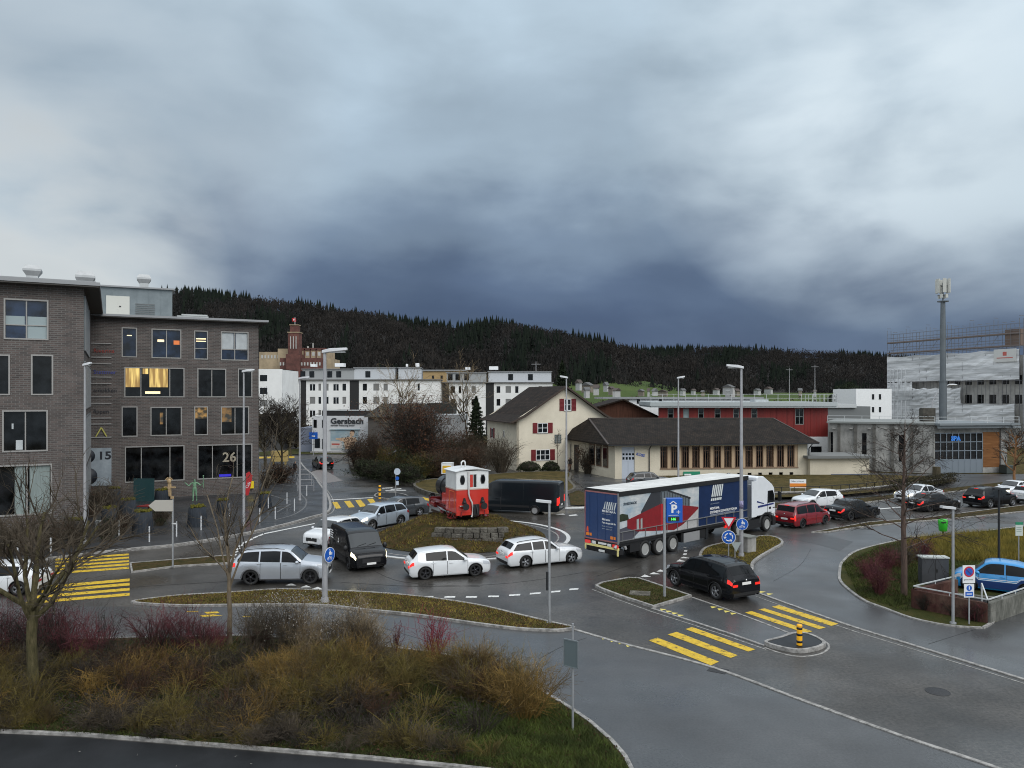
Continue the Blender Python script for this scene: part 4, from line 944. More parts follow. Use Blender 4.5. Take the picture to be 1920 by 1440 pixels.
    b = MB(); b.bx(-.05, .0, .9, 1.5, .92, 1.03); b.bx(-.055, -.045, 1.0, 1.45, .50, .62); b.build('number_plate', PLATEM, root)
    b = MB(); b.bx(-.055, .0, 1.7, 1.95, .88, 1.04); b.bx(-.055, .0, .55, .8, .88, 1.02); b.build('mud_flap_text', PLATEM, root)
    # wheels
    t_, m_ = wheel_mb(.52, .34, None, 10, 1); tw = None
    def wheel(x, y0, side, white=True):
        nonlocal tw
        if tw is None: tw = t_.build('wheel', RUBBER, root); tr = m_.build('rim', [mat('silver_truck_rim', (.52, .52, .50), .4, .5), BLACK], tw); w1 = tw
        else:
            w1 = tw.copy(); COL.objects.link(w1); w1.parent = root; r1 = tw.children[0].copy(); COL.objects.link(r1); r1.parent = w1
        w1.location = (x, y0, .52); w1.rotation_euler = (0, rng.uniform(0, 6), 0 if side > 0 else math.pi)
    for x in (2.35, 3.65, 4.95, 12.0, 15.45):
        wheel(x, .20, -1); wheel(x, W-.20, 1)
    for x in (2.35, 3.65, 4.95):
        b = MB(); b.tube([(x+.62*math.cos(a), .2, .5+.62*math.sin(a)) for a in [R(20+14*i) for i in range(11)]], .03, 5); b.build('mudguard', BLACK, root)
    b = MB(); b.cyl((1.25, .12, .8), (1.25, .3, .8), .0); b.v, b.f, b.mi, b.sm = [], [], [], []
    b.tube([(.25+.55*math.cos(a), .16, .55+.48*math.sin(a)) for a in [R(20+15*i) for i in range(9)]], .09, 6); b.build('mudguard', mat('pale_mudguard', (.35, .35, .35), .5), root)
    # tractor
    TW = paint('truck_white', (.70, .72, .74)); x0, x1 = 14.15, 16.55
    side = [(x0, 1.15), (x0, 3.1), (x0+.02, 3.78), (x0+.25, 3.86), (x0+.9, 3.80), (x0+1.55, 3.45), (x0+2.0, 3.2), (x0+2.25, 2.95), (x1-.07, 2.72), (x1, 1.75), (x1, 1.05), (x1-.4, 1.05), (x1-.5, 1.25), (x1-1.3, 1.30), (x1-1.75, 1.15)]
    b = MB(); b.prism_y(side, .05, W-.05); b.build('cab', TW, root, bevel=.07)
    b = MB(); b.bx(x0+.0, x0+.1, .3, W-.3, 1.0, 3.6); b.bx(13.1, 14.1, .4, W-.4, .6, 1.1); b.bx(13.75, 14.12, .12, .5, 1.1, 3.3); b.build('cab_back', mat('grey_fairing', (.33, .34, .35), .5), root)
    b = MB(); b.bx(x0-.6, x0, .04, .10, 1.15, 3.55); b.bx(x0-.6, x0, W-.10, W-.04, 1.15, 3.55); b.build('side_deflector', TW, root)
    b = MB(); b.prism_y([(x1-1.05, 1.95), (x1-1.0, 2.78), (x1-.38, 2.78), (x1-.2, 2.5), (x1-.1, 1.95)], .035, .06); b.prism_y([(x1-1.05, 1.95), (x1-1.0, 2.78), (x1-.38, 2.78), (x1-.2, 2.5), (x1-.1, 1.95)], W-.06, W-.035); b.build('side_window', CARGL, root)
    b = MB(); b.add([(x1+.012, .2, 1.8), (x1+.012, W-.2, 1.8), (x1-.10, W-.25, 2.55), (x1-.10, .25, 2.55)], [(0, 1, 2, 3)]); b.build('windscreen', CARGL, root)
    DB = mat('dark_blue_stripe', (.02, .03, .14), .3)
    b = MB(); b.prism_y([(x0+.15, 1.72), (x1-.25, 1.80), (x1-.25, 1.90), (x0+.15, 1.86)], .033, .06); b.prism_y([(x0+.05, 2.2), (x0+.9, 1.98), (x0+.9, 1.92), (x0+.05, 2.1)], .033, .06); b.build('stripe', DB, root)
    b = MB(); b.bx(x1-1.05, x1-1.04, .030, .05, 1.2, 1.95); b.bx(x1-.85, x1-.6, .03, .05, 1.52, 1.66); b.bx(x1-.35, x1-.05, .03, .05, 1.55, 1.60); b.bx(x0, x1-.1, .038, .06, 1.16, 1.19); b.build('door_gap', BLACK, root)
    b = MB(); b.tube([(15.45+.72*math.cos(a), .22, .56+.70*math.sin(a)) for a in [R(5+17*i) for i in range(11)]], .12, 6); b.bx(x1-.35, x1+.05, .06, W-.06, .35, .95); b.bx(13.0, 14.9, .15, .6, .35, .95); b.bx(12.6, 16.2, .5, W-.5, .5, .9); b.build('cab_skirt', BLACK, root)
    b = MB(); b.bx(x1-.05, x1+.07, .1, W-.1, .62, 1.05); b.build('front_bumper', TW, root)
    for yy in (-.28, W+.28):
        b = MB(); b.box((x1-.02, yy, 2.35), (.12, .22, .62)); b.bar((x1-.15, max(.05, min(W-.05, yy)), 2.7), (x1-.02, yy, 2.68), .05); b.build('mirror', BLACK, root)
    for yy in (.45, .85):
        b = MB(); b.lathe([(.001, 10.98), (.10, 10.98), (.10, 11.05)], (0, yy, .78), 12, 'X'); b.build('tail_light', REDL, root)
    return root
lorry()
# ================================================================ BUILDINGS
class Fac:
    """a vertical facade: local x along it, y into the building, z up"""
    def __init__(s, name, label, cat, org, ang, group=None):
        s.o = Vector((org[0], org[1], 0)); s.a = ang; s.u = Vector((math.cos(ang), math.sin(ang), 0)); s.n = Vector((-math.sin(ang), math.cos(ang), 0))
        s.root = thing(name, label, cat, s.o, ang, group)
    def t(s, px, yoff=0.0):
        o = s.o+s.n*yoff; r = (px-960)/F; return (r*o.y-o.x)/(s.u.x-r*s.u.y)
    def Y(s, t, yoff=0.0): return s.o.y+s.n.y*yoff+t*s.u.y
    def z(s, px, py, yoff=0.0): return ZY(py, s.Y(s.t(px, yoff), yoff))
    def rect(s, x0, y0, x1, y1, yoff=0.0):
        a, b = s.t(x0, yoff), s.t(x1, yoff); m = (x0+x1)/2
        return (a, b, s.z(m, y1, yoff), s.z(m, y0, yoff))
def wall_holes(b, x0, x1, z0, z1, holes, y=0.0, rev=.18, mi=0):
    xs = sorted({x0, x1}|{v for h in holes for v in h[:2] if x0 < v < x1}); zs = sorted({z0, z1}|{v for h in holes for v in h[2:] if z0 < v < z1})
    for a, c in zip(xs, xs[1:]):
        for d, e in zip(zs, zs[1:]):
            mx_, mz = (a+c)/2, (d+e)/2
            if any(h[0] < mx_ < h[1] and h[2] < mz < h[3] for h in holes): continue
            b.add([(a, y, d), (c, y, d), (c, y, e), (a, y, e)], [(0, 1, 2, 3)], mi)
    for h in holes:
        a, c, d, e = h
        b.add([(a, y, d), (c, y, d), (c, y, e), (a, y, e), (a, y+rev, d), (c, y+rev, d), (c, y+rev, e), (a, y+rev, e)], [(0, 1, 5, 4), (1, 2, 6, 5), (2, 3, 7, 6), (3, 0, 4, 7)], mi)
def window(root, r, fm, pm, mull=(), trans=(), fw=.06, y=0.0, dep=.14, proud=0.0, extra=None, label=None):
    a, c, d, e = r; b = MB(); yf = y-proud
    b.bx(a, a+fw, yf, y+dep, d, e); b.bx(c-fw, c, yf, y+dep, d, e); b.bx(a+fw, c-fw, yf, y+dep, e-fw, e); b.bx(a+fw, c-fw, yf, y+dep, d, d+fw)
    w, h = c-a, e-d
    for k in mull: b.bx(a+k*w-.035, a+k*w+.035, y+.04, y+dep, d+fw, e-fw)
    for tr in trans:
        k, u0, u1 = (tr if isinstance(tr, tuple) else (tr, 0, 1)); b.bx(a+u0*w+.03, a+u1*w-.03, y+.05, y+dep-.002, d+k*h-.03, d+k*h+.03)
    f = b.build('window', fm, root); p = MB(); p.bx(a+fw*.5, c-fw*.5, y+dep-.02, y+dep+.02, d+fw*.5, e-fw*.5); p.build('pane', pm, f)
    if label: f['label'] = label
    if extra:
        for (k0, k1, v0, v1, m, nm) in extra:
            q = MB(); q.bx(a+k0*w+.05, a+k1*w-.05, y+dep-.035, y+dep-.024, d+v0*h, d+v1*h); q.build(nm, m, f)
    return f
def lit_mat(name, c1, c2, es, scale=(3, 1, .4)):
    m = mat(name, (.05, .045, .03), .3); 
    t = m.node_tree; b = t.nodes['Principled BSDF']; tc_ = t.nodes.new('ShaderNodeTexCoord'); mp_ = t.nodes.new('ShaderNodeMapping'); mp_.inputs['Scale'].default_value = scale
    nz = t.nodes.new('ShaderNodeTexNoise'); nz.inputs['Scale'].default_value = 1.3; nz.inputs['Detail'].default_value = 4; rp = t.nodes.new('ShaderNodeValToRGB')
    rp.color_ramp.elements[0].position = .42; rp.color_ramp.elements[1].position = .62; rp.color_ramp.elements[0].color = (*c2, 1); rp.color_ramp.elements[1].color = (*c1, 1)
    t.links.new(tc_.outputs['Object'], mp_.inputs[0]); t.links.new(mp_.outputs[0], nz.inputs['Vector']); t.links.new(nz.outputs[0], rp.inputs[0]); t.links.new(rp.outputs[0], b.inputs['Emission Color'])
    b.inputs['Emission Strength'].default_value = es; b.inputs['Roughness'].default_value = .06
    return m
BRK = brick_mat('brown_grey_brick', (.118, .094, .086), (.074, .065, .062), (.145, .138, .130), bw=.42, bh=.13, ms=.022, var=.15)
FRM = mat('pale_window_frame', (.30, .29, .275), .5, .3); FRD = mat('dark_window_frame', (.04, .042, .045), .5, .3)
METP = ramp_mat('metal_cladding', [(.3, (.15, .175, .185)), (.7, (.22, .25, .26))], scale=.6, rough=.4, metal=.4, bump=0, fine=.05, fscale=2)
BLUEG = mat('blue_tinted_glass', (.012, .022, .045), .06, spec=.45, var=.8, vscale=.7); DRKG = mat('dark_interior_glass', (.006, .007, .008), .06, spec=.32, var=.9, vscale=1.1)
BLIND = mat('white_blind', (.42, .45, .46), .7, var=.08, vscale=2); BLINDB = mat('pale_teal_blind', (.28, .34, .35), .6)
LITY = lit_mat('warm_lit_room', (1, .72, .22), (.32, .18, .04), 1.0, (3, 1, .25)); LITO = lit_mat('orange_lit_room', (.75, .40, .10), (.04, .025, .01), .5, (1.6, 1, 2.2)); LITP = lit_mat('dim_lit_room', (.7, .35, .08), (.004, .006, .014), .3, (1.2, 1, 1.6))
LAMPY = mat('ceiling_lamp_glow', (.7, .6, .4), .4, emit=(1, .75, .4), es=1.1)
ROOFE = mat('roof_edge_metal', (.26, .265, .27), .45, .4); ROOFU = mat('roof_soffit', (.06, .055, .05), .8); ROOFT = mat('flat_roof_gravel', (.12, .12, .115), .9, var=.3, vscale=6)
CONCB = ramp_mat('old_concrete', [(.3, (.14, .138, .13)), (.5, (.26, .255, .24)), (.7, (.40, .39, .365))], scale=.55, rough=.85, bump=.3, bscale=8, dist=.02, fine=.14, fscale=6, stretch=(1, 1, .6))

# ---- left brick wing
A = Fac('brick_building', 'brown brick office wing at the left edge with big paired windows and an overhanging roof', 'office building', (-28.1, 50.4), R(27.5))
zt = 16.35
wrects = []
defs = [((7, 561, 91, 637), (.5,), (.36,), BLUEG, [(0, .48, .36, .58, BLINDB, 'blind'), (.5, 1, .36, .58, BLINDB, 'blind'), (.5, 1, .04, .34, BLINDB, 'blind')]),
        ((-60, 664, 19, 741), (.5,), (), DRKG, None), ((58, 665, 100, 741), (), (), DRKG, None),
        ((4, 769, 90, 847), (.5,), (), DRKG, [(.18, .26, .55, .68, BLIND, 'notice'), (.27, .46, .05, .28, BLIND, 'monitor')]),
        ((-60, 872, 98, 968), (.35, .69), (), DRKG, [(.53, .68, .02, .98, mat('pale_curtain', (.20, .24, .23), .8, var=.35, vscale=9, stretch=(6, 1, .1)), 'curtain'), (.71, .98, .02, .98, MATS['pale_curtain'], 'curtain')]),
        ((-170, 561, -90, 637), (.5,), (), DRKG, None), ((-170, 769, -90, 847), (.5,), (), DRKG, None)]
for d in defs: wrects.append(A.rect(*d[0]))
b = MB(); wall_holes(b, -20, 0, 0, zt, wrects, rev=.22)
# right-hand side wall (towards the recess) and its openings
def side_wall(bm, x, y0, y1, z0, z1, holes, rev=.15):
    ys = sorted({y0, y1}|{v for h in holes for v in h[:2]}); zs = sorted({z0, z1}|{v for h in holes for v in h[2:]})
    for a, c in zip(ys, ys[1:]):
        for d, e in zip(zs, zs[1:]):
            if any(h[0] < (a+c)/2 < h[1] and h[2] < (d+e)/2 < h[3] for h in holes): continue
            bm.add([(x, a, d), (x, c, d), (x, c, e), (x, a, e)], [(0, 1, 2, 3)])
sh = [(.5, 12, 12.3, 15.9), (.5, 16, 8.4, 11.6), (.5, 16, 4.6, 7.9), (.5, 16, .4, 4.1)]
side_wall(b, 0, 0, 19, 0, zt, sh)
b.bx(-20, 0, 18.9, 19, 0, zt); b.bx(-20.05, -20, 0, 19, 0, zt); b.bx(-20, -.02, .3, 18.9, 0, .05)
b.build('brick_wall', BRK, A.root, uv=True)
for d, r in zip(defs, wrects): window(A.root, r, FRM, d[3], d[1], d[2], fw=.09, proud=.05, extra=d[4])
for h in sh:
    b = MB(); b.bx(-.02, .06, h[0], h[1], h[2], h[3]); n = int((h[1]-h[0])/1.2)
    f = b.build('metal_panel', METP, A.root); b = MB()
    for i in range(n+1): y = lerp(h[0], h[1], i/n); b.bx(.05, .08, y-.03, y+.03, h[2], h[3])
    b.bx(.05, .09, h[0], h[1], h[2], h[2]+.06); b.bx(.05, .09, h[0], h[1], h[3]-.06, h[3]); b.build('panel_trim', ROOFE, f)
b = MB(); b.bx(-20.8, .9, -.9, 19.5, zt, zt+.10, 1); b.bx(-20.85, .95, -.95, 19.6, zt+.10, zt+.32, 0); b.bx(-20.6, .7, -.6, 19.3, zt+.32, zt+.42, 0)
b.build('flat_roof', [ROOFE, ROOFU], A.root)
def vent(root, x, y, z, s=1.0, sub=None):
    b = MB(); q = s
    def fr(z0, w0, z1, w1):
        b.add([(x-w0, y-w0, z0), (x+w0, y-w0, z0), (x+w0, y+w0, z0), (x-w0, y+w0, z0), (x-w1, y-w1, z1), (x+w1, y-w1, z1), (x+w1, y+w1, z1), (x-w1, y+w1, z1)], [(0, 1, 5, 4), (1, 2, 6, 5), (2, 3, 7, 6), (3, 0, 4, 7), (4, 5, 6, 7), (3, 2, 1, 0)])
    fr(z, .38*q, z+.75*q, .38*q); fr(z+.75*q, .38*q, z+1.1*q, .60*q); fr(z+1.1*q, .60*q, z+1.25*q, .60*q); fr(z+1.25*q, .60*q, z+1.55*q, .42*q)
    return b.build('roof_vent', mat('vent_steel', (.40, .41, .41), .45, .5, var=.08, vscale=2), root)
vent(A.root, A.t(61, 3), 3, zt+.3, .9)
vent(A.root, A.t(160, 6), 6, zt+.3, 1.05)

# ---- right brick wing
B = Fac('brick_building', 'brown brick office block with lit yellow windows and a metal clad penthouse, numbered 15', 'office building', (-36.5, 67.0), R(25.5))
BW = B.t(485); zb_ = 16.15
defs = [((228, 614, 257, 670), (), (), BLUEG, [(.3, .7, .72, .75, LAMPY, 'ceiling_lamp')]), ((284, 617, 340, 672), (.5,), (), BLUEG, [(.18, .44, .56, .64, LAMPY, 'lamp'), (.72, .96, .48, .62, mat('orange_glow', (.5, .1, .02), .4, emit=(.9, .3, .08), es=.4), 'lamp')]), ((364, 620, 390, 674), (), (.38,), BLUEG, [(.1, .9, .70, .74, LAMPY, 'ceiling_lamp'), (.1, .9, .62, .65, LAMPY, 'ceiling_lamp')]),
        ((414, 622, 466, 676), (.5,), (.38,), BLUEG, [(0, .48, .40, .98, BLIND, 'blind'), (.52, 1, .40, .98, BLIND, 'blind')]),
        ((233, 689, 346, 745), (.27, .75), (), DRKG, [(0, .26, .34, .97, LITY, 'lit_curtain'), (.29, .40, .78, .96, LITY, 'lit_curtain'), (.40, .73, .34, .97, LITY, 'lit_curtain'), (.33, .6, .12, .2, LAMPY, 'table_lamp')]),
        ((370, 691, 424, 745), (.5,), (), DRKG, None), ((446, 691, 473, 745), (), (), DRKG, None),
        ((228, 762, 258, 819), (), (), DRKG, None), ((282, 763, 341, 817), (.5,), (), DRKG, [(.28, .42, .40, .8, LITP, 'lit_shelf')]), ((364, 762, 390, 816), (), (), DRKG, [(.05, .95, .58, .97, LITO, 'lit_ceiling')]),
        ((414, 762, 467, 815), (.5,), (), DRKG, [(0, .40, .45, .97, LITP, 'lit_ceiling')]),
        ((234, 836, 346, 903), (.27, .75), (), DRKG, None), ((370, 833, 473, 897), (.27, .72), (), DRKG, [(.38, .62, .05, .12, mat('blue_led_sign', (.02, .02, .3), .4, emit=(.05, .03, .9), es=.35), 'led_sign')])]
wr = [B.rect(*d[0]) for d in defs]
b = MB(); wall_holes(b, -1, BW, 0, zb_, wr, rev=.22); b.bx(BW-.02, BW, 0, 14, 0, zb_); b.bx(-1, BW, 13.9, 14, 0, zb_)
b.build('brick_wall', BRK, B.root, uv=True)
for d, r in zip(defs, wr): window(B.root, r, FRM, d[3], d[1], d[2], fw=.09, proud=.05, extra=d[4])
b = MB(); b.bx(-1, BW+.75, -.8, 14.6, zb_, zb_+.09, 1); b.bx(-1, BW+.8, -.85, 14.7, zb_+.09, zb_+.27, 0); b.bx(-1, BW-.8, 1.5, 13, zb_+.27, zb_+.5, 0); b.build('flat_roof', [ROOFE, ROOFU], B.root)
# penthouse
yo = 4.0; p0, p1 = B.t(140, yo), B.t(323, yo); pz = B.z(240, 540, yo)
b = MB(); b.bx(p0, p1, yo, yo+7, zb_+.2, pz); n = 8
for i in range(n): x = lerp(p0, p1, i/n); b.bx(x-.02, x+.02, yo-.03, yo, zb_+.3, pz-.1)
b.build('penthouse', METP, B.root); b = MB(); b.bx(p0-.3, p1+.15, yo-.3, yo+7.3, pz, pz+.14); b.build('penthouse_roof', ROOFE, B.root)
r = B.rect(199, 555, 243, 592, yo); b = MB(); b.bx(r[0], r[1], yo-.06, yo+.02, zb_+.3, r[3]); b.bx((r[0]+r[1])/2-.01, (r[0]+r[1])/2+.01, yo-.07, yo, zb_+.3, r[3]); d_ = b.build('roof_door', mat('cream_door', (.55, .55, .50), .6), B.root)
b = MB(); b.bx((r[0]+r[1])/2+.1, (r[0]+r[1])/2+.25, yo-.1, yo-.06, (r[2]+r[3])/2-.1, (r[2]+r[3])/2); b.build('handle', BLACK, d_)
r = B.rect(254, 566, 290, 592, yo); b = MB(); 
for i in range(9): b.bx(r[0], r[1], yo-.05, yo+.0, zb_+.35+i*.17, zb_+.44+i*.17)
b.build('louvre', mat('louvre_metal', (.13, .14, .14), .5, .4), B.root)
vent(B.root, B.t(270, 7), 7, pz+.1, 1.05)
r = B.rect(332, 588, 391, 598, 5); b = MB(); b.bx(r[0], r[1], 5, 7, zb_+.2, zb_+.95); b.bx(r[0]+.4, r[1]-.1, 4.95, 7, zb_+.95, zb_+1.1); b.build('roof_unit', mat('pale_unit', (.42, .44, .43), .6), B.root)
# house number panel, sign strips
r = B.rect(160, 840, 209, 911); b = MB(); b.bx(-.9, r[1], -.10, -.02, r[2], r[3]); pn = b.build('number_panel', ramp_mat('frosted_panel', [(.3, (.20, .235, .26)), (.7, (.34, .38, .41))], scale=.7, rough=.3, bump=0, fine=.1, fscale=2), B.root)
DKB = mat('black_lettering', (.012, .014, .02), .5)
text_part('number', '15', .95, DKB, pn, (B.t(183), -.105, B.z(190, 861)), (R(90), 0, 0), .004, bold=.03, sx=1.15)
b = MB(); b.lathe([(.001, -.106), (.62, -.106), (.62, -.10)], (B.t(172)-.35, 0, B.z(172, 855)), 20, 'Y'); b.lathe([(.001, -.106), (.75, -.106), (.75, -.10)], (B.t(172)-.3, 0, B.z(172, 893)), 20, 'Y'); b.build('number', DKB, pn)
x0, x1 = B.t(170), B.t(209)
b = MB()
for py in (644, 670, 682, 707, 719, 744, 757, 784, 795, 820): z = B.z(190, py); b = MB(); b.bx(x0, x1, -.09, -.01, z-.04, z+.04); b.build('sign_strip', mat('sign_frame_metal', (.30, .29, .28), .5, .3), B.root)
text_part('sign_lettering', 'Riverina', .50, mat('red_lettering', (.25, .03, .02), .5), B.root, (B.t(175), -.05, B.z(180, 661)), (R(90), 0, 0), .004)
text_part('sign_lettering', 'Stettmer', .50, mat('blue_lettering', (.05, .06, .25), .5), B.root, (B.t(175), -.05, B.z(180, 701)), (R(90), 0, 0), .004)
text_part('sign_lettering', 'amokken', .50, DKB, B.root, (B.t(175), -.05, B.z(180, 735)), (R(90), 0, 0), .004)
text_part('sign_lettering', 'fippen', .50, DKB, B.root, (B.t(175), -.05, B.z(180, 775)), (R(90), 0, 0), .004)
b = MB(); xx, z_ = B.t(190), B.z(190, 810); b.bar((xx-.42, -.06, z_-.4), (xx, -.06, z_+.4), .09); b.bar((xx, -.06, z_+.4), (xx+.42, -.06, z_-.4), .09); b.build('emblem', mat('yellow_emblem', (.45, .42, .10), .5), B.root)
# balloon digits behind the shop window
text_part('balloon_number', '26', 1.25, mat('foil_balloon', (.62, .55, .42), .2, .8), B.root, (B.t(417), .10, B.z(417, 866)), (R(90), 0, 0), .05, bold=.02)
b = MB(); b.bx(B.t(417), B.t(450), .3, .6, B.z(430, 893), B.z(430, 889)); b.build('shop_shelf', GALV, B.root)
r = B.rect(463, 902, 475, 915); b = MB(); b.bx(r[0], r[1], -.35, -.01, r[2], r[3]); tag(b.build('letter_box', mat('yellow_box', (.75, .55, .01), .45), None), 'yellow box mounted on the brick wall right of the shop window', 'letter box')
bo = bpy.data.objects['letter_box']; bo.location = B.o; bo.rotation_euler = (0, 0, B.a)

# ---- cream house with red shutters
def gable_house():
    H_ = Fac('cream_house', 'cream rendered house with a steep brown tiled gable roof and dark red shutters', 'house', (0.57, 94.8), R(18))
    W, D, ze, za = 12.7, 13.0, 6.45, 10.55; rt = H_.root
    CR = ramp_mat('cream_render', [(.3, (.60, .54, .43)), (.7, (.72, .66, .53))], scale=.5, rough=.9, bump=.15, bscale=20, dist=.01, fine=.05, fscale=9)
    TL = tile_mat('brown_roof_tiles', (.034, .022, .016), (.014, .011, .008), row=.34, colw=.24); SH = mat('dark_red_shutter', (.16, .012, .016), .6, bump=.2, bscale=30)
    wins = [((1050, 748, 1078, 770), 2, (1.0)), ((1008, 793, 1027, 812), 2, 1), ((1005, 843, 1031, 863), 3, 1)]
    rc = [H_.rect(x0+8 if i == 0 else x0, y0, x1-7 if i == 0 else x1, y1) for i, ((x0, y0, x1, y1), n, q) in enumerate(wins)]
    b = MB(); wall_holes(b, 0, W, 0, ze, [h for h in rc if h[3] < ze], rev=.14)
    h = rc[0]; cx = W/2
    # gable triangle with one opening
    gz = lambda x: ze+(za-.25-ze)*(1-abs(x-cx)/cx)
    x = [0, h[0], h[1], W]
    b.add([(0, 0, ze), (h[0], 0, ze), (h[0], 0, gz(h[0]))], [(0, 1, 2)])
    b.add([(h[1], 0, ze), (W, 0, ze), (h[1], 0, gz(h[1]))], [(0, 1, 2)])
    b.add([(h[0], 0, ze), (h[1], 0, ze), (h[1], 0, h[2]), (h[0], 0, h[2])], [(0, 1, 2, 3)])
    up = [(h[0], 0, h[3]), (h[1], 0, h[3]), (h[1], 0, gz(h[1]))]+([(cx, 0, gz(cx))] if h[0] < cx < h[1] else [])+[(h[0], 0, gz(h[0]))]
    b.add(up, [tuple(range(len(up)))])
    wall_holes(b, h[0], h[1], h[2], h[3], [h], rev=.14)
    b.bx(0, .3, .0, D, 0, ze); b.bx(W-.3, W, 0, D, 0, ze); b.add([(0, D, 0), (W, D, 0), (W, D, ze), (cx, D, za-.25), (0, D, ze)], [(0, 1, 2, 3, 4)])
    b.build('wall', CR, rt, fix=False)
    # kinked roof
    ov = .9; b = MB()
    prof = [(-ov, ze-.35), (.9, ze+.42), (cx, za), (W-.9, ze+.42), (W+ov, ze-.35)]; th = .18
    for (xa, z0), (xb, z1) in zip(prof, prof[1:]):
        b.add([(xa, -.7, z0), (xb, -.7, z1), (xb, D+.5, z1), (xa, D+.5, z0), (xa, -.7, z0-th), (xb, -.7, z1-th), (xb, D+.5, z1-th), (xa, D+.5, z0-th)], [(0, 1, 2, 3), (7, 6, 5, 4), (4, 5, 1, 0), (2, 6, 7, 3)])
    rf = b.build('roof', TL, rt, uv=True, fix=True)
    b = MB(); b.bx(cx+1.5, cx+2.1, 7, 7.6, za-1.2, za+.6); b.build('chimney', CONCB, rf) if False else None
    b = MB()
    for (xa, z0), (xb, z1) in zip(prof, prof[1:]): b.bar((xa, -.72, z0-.10), (xb, -.72, z1-.10), .05, .22)
    b.build('verge_board', mat('dark_wood', (.045, .03, .022), .8), rt)
    b = MB(); b.bar((-ov-.05, -.7, ze-.42), (-ov-.05, D+.5, ze-.42), .12); b.bar((W+ov+.05, -.7, ze-.42), (W+ov+.05, D+.5, ze-.42), .12); b.build('gutter', mat('copper_brown', (.06, .04, .03), .6), rt)
    for (r_, (_, n, q)) in zip(rc, wins):
        f = window(rt, r_, WHITE, GLASS, [k/n for k in range(1, n)], (.5,), fw=.07, dep=.12)
        b = MB(); b.bx(r_[0]-.06, r_[1]+.06, -.06, .1, r_[2]-.08, r_[2]); b.build('sill', KERB, f)
        sw = (r_[1]-r_[0])/2 if n == 2 else (r_[1]-r_[0])/3.0
        sw = .62 if n == 2 else .62
        for xa in (r_[0]-sw-.03, r_[1]+.03):
            b = MB(); b.bx(xa, xa+sw, -.06, 0, r_[2]-.02, r_[3]+.02)
            for i in range(9): z_ = lerp(r_[2]+.1, r_[3]-.1, i/8); b.box((xa+sw/2, -.065, z_), (sw-.12, .03, .05), rx=.5)
            b.build('shutter', SH, f)
    # side (left) wall windows
    for y0, z0, w_, h_ in ((D-3.0, 3.55, .8, 1.35), (D-8.0, 3.9, .35, .9)):
        b = MB(); b.bx(-.05, .02, y0, y0+w_, z0, z0+h_); f = b.build('window', WHITE, rt); b = MB(); b.bx(-.06, -.04, y0+.08, y0+w_/2-.03, z0+.08, z0+h_-.08); b.bx(-.06, -.04, y0+w_/2+.03, y0+w_-.08, z0+.08, z0+h_-.08); b.build('pane', GLASS, f)
        if w_ > .5:
            for ya in (y0-.55, y0+w_+.03):
                b = MB(); b.bx(-.07, 0, ya, ya+.52, z0, z0+h_); b.build('shutter', SH, f)
    # glass block window and the entrance recess at the right
    r_ = H_.rect(1040, 815, 1052, 831); b = MB(); b.bx(r_[0], r_[1], -.03, .05, r_[2], r_[3]); f = b.build('window', mat('glass_block', (.10, .13, .13), .15), rt); b = MB()
    for i in range(5): x_ = lerp(r_[0], r_[1], i/4); b.bx(x_-.025, x_+.025, -.05, 0, r_[2], r_[3])
    for i in range(6): z_ = lerp(r_[2], r_[3], i/5); b.bx(r_[0], r_[1], -.045, 0, z_-.025, z_+.025)
    b.build('frame', CONCB, f)
    r_ = H_.rect(1071, 834, 1091, 878); b = MB(); b.bx(r_[0], r_[1], -.04, .02, 0, r_[3]); b.bx(r_[0]-.1, r_[0], -.12, .02, 0, r_[3]+.1); b.build('door', mat('dark_door', (.02, .018, .018), .6), rt)
    return H_
HS = gable_house()

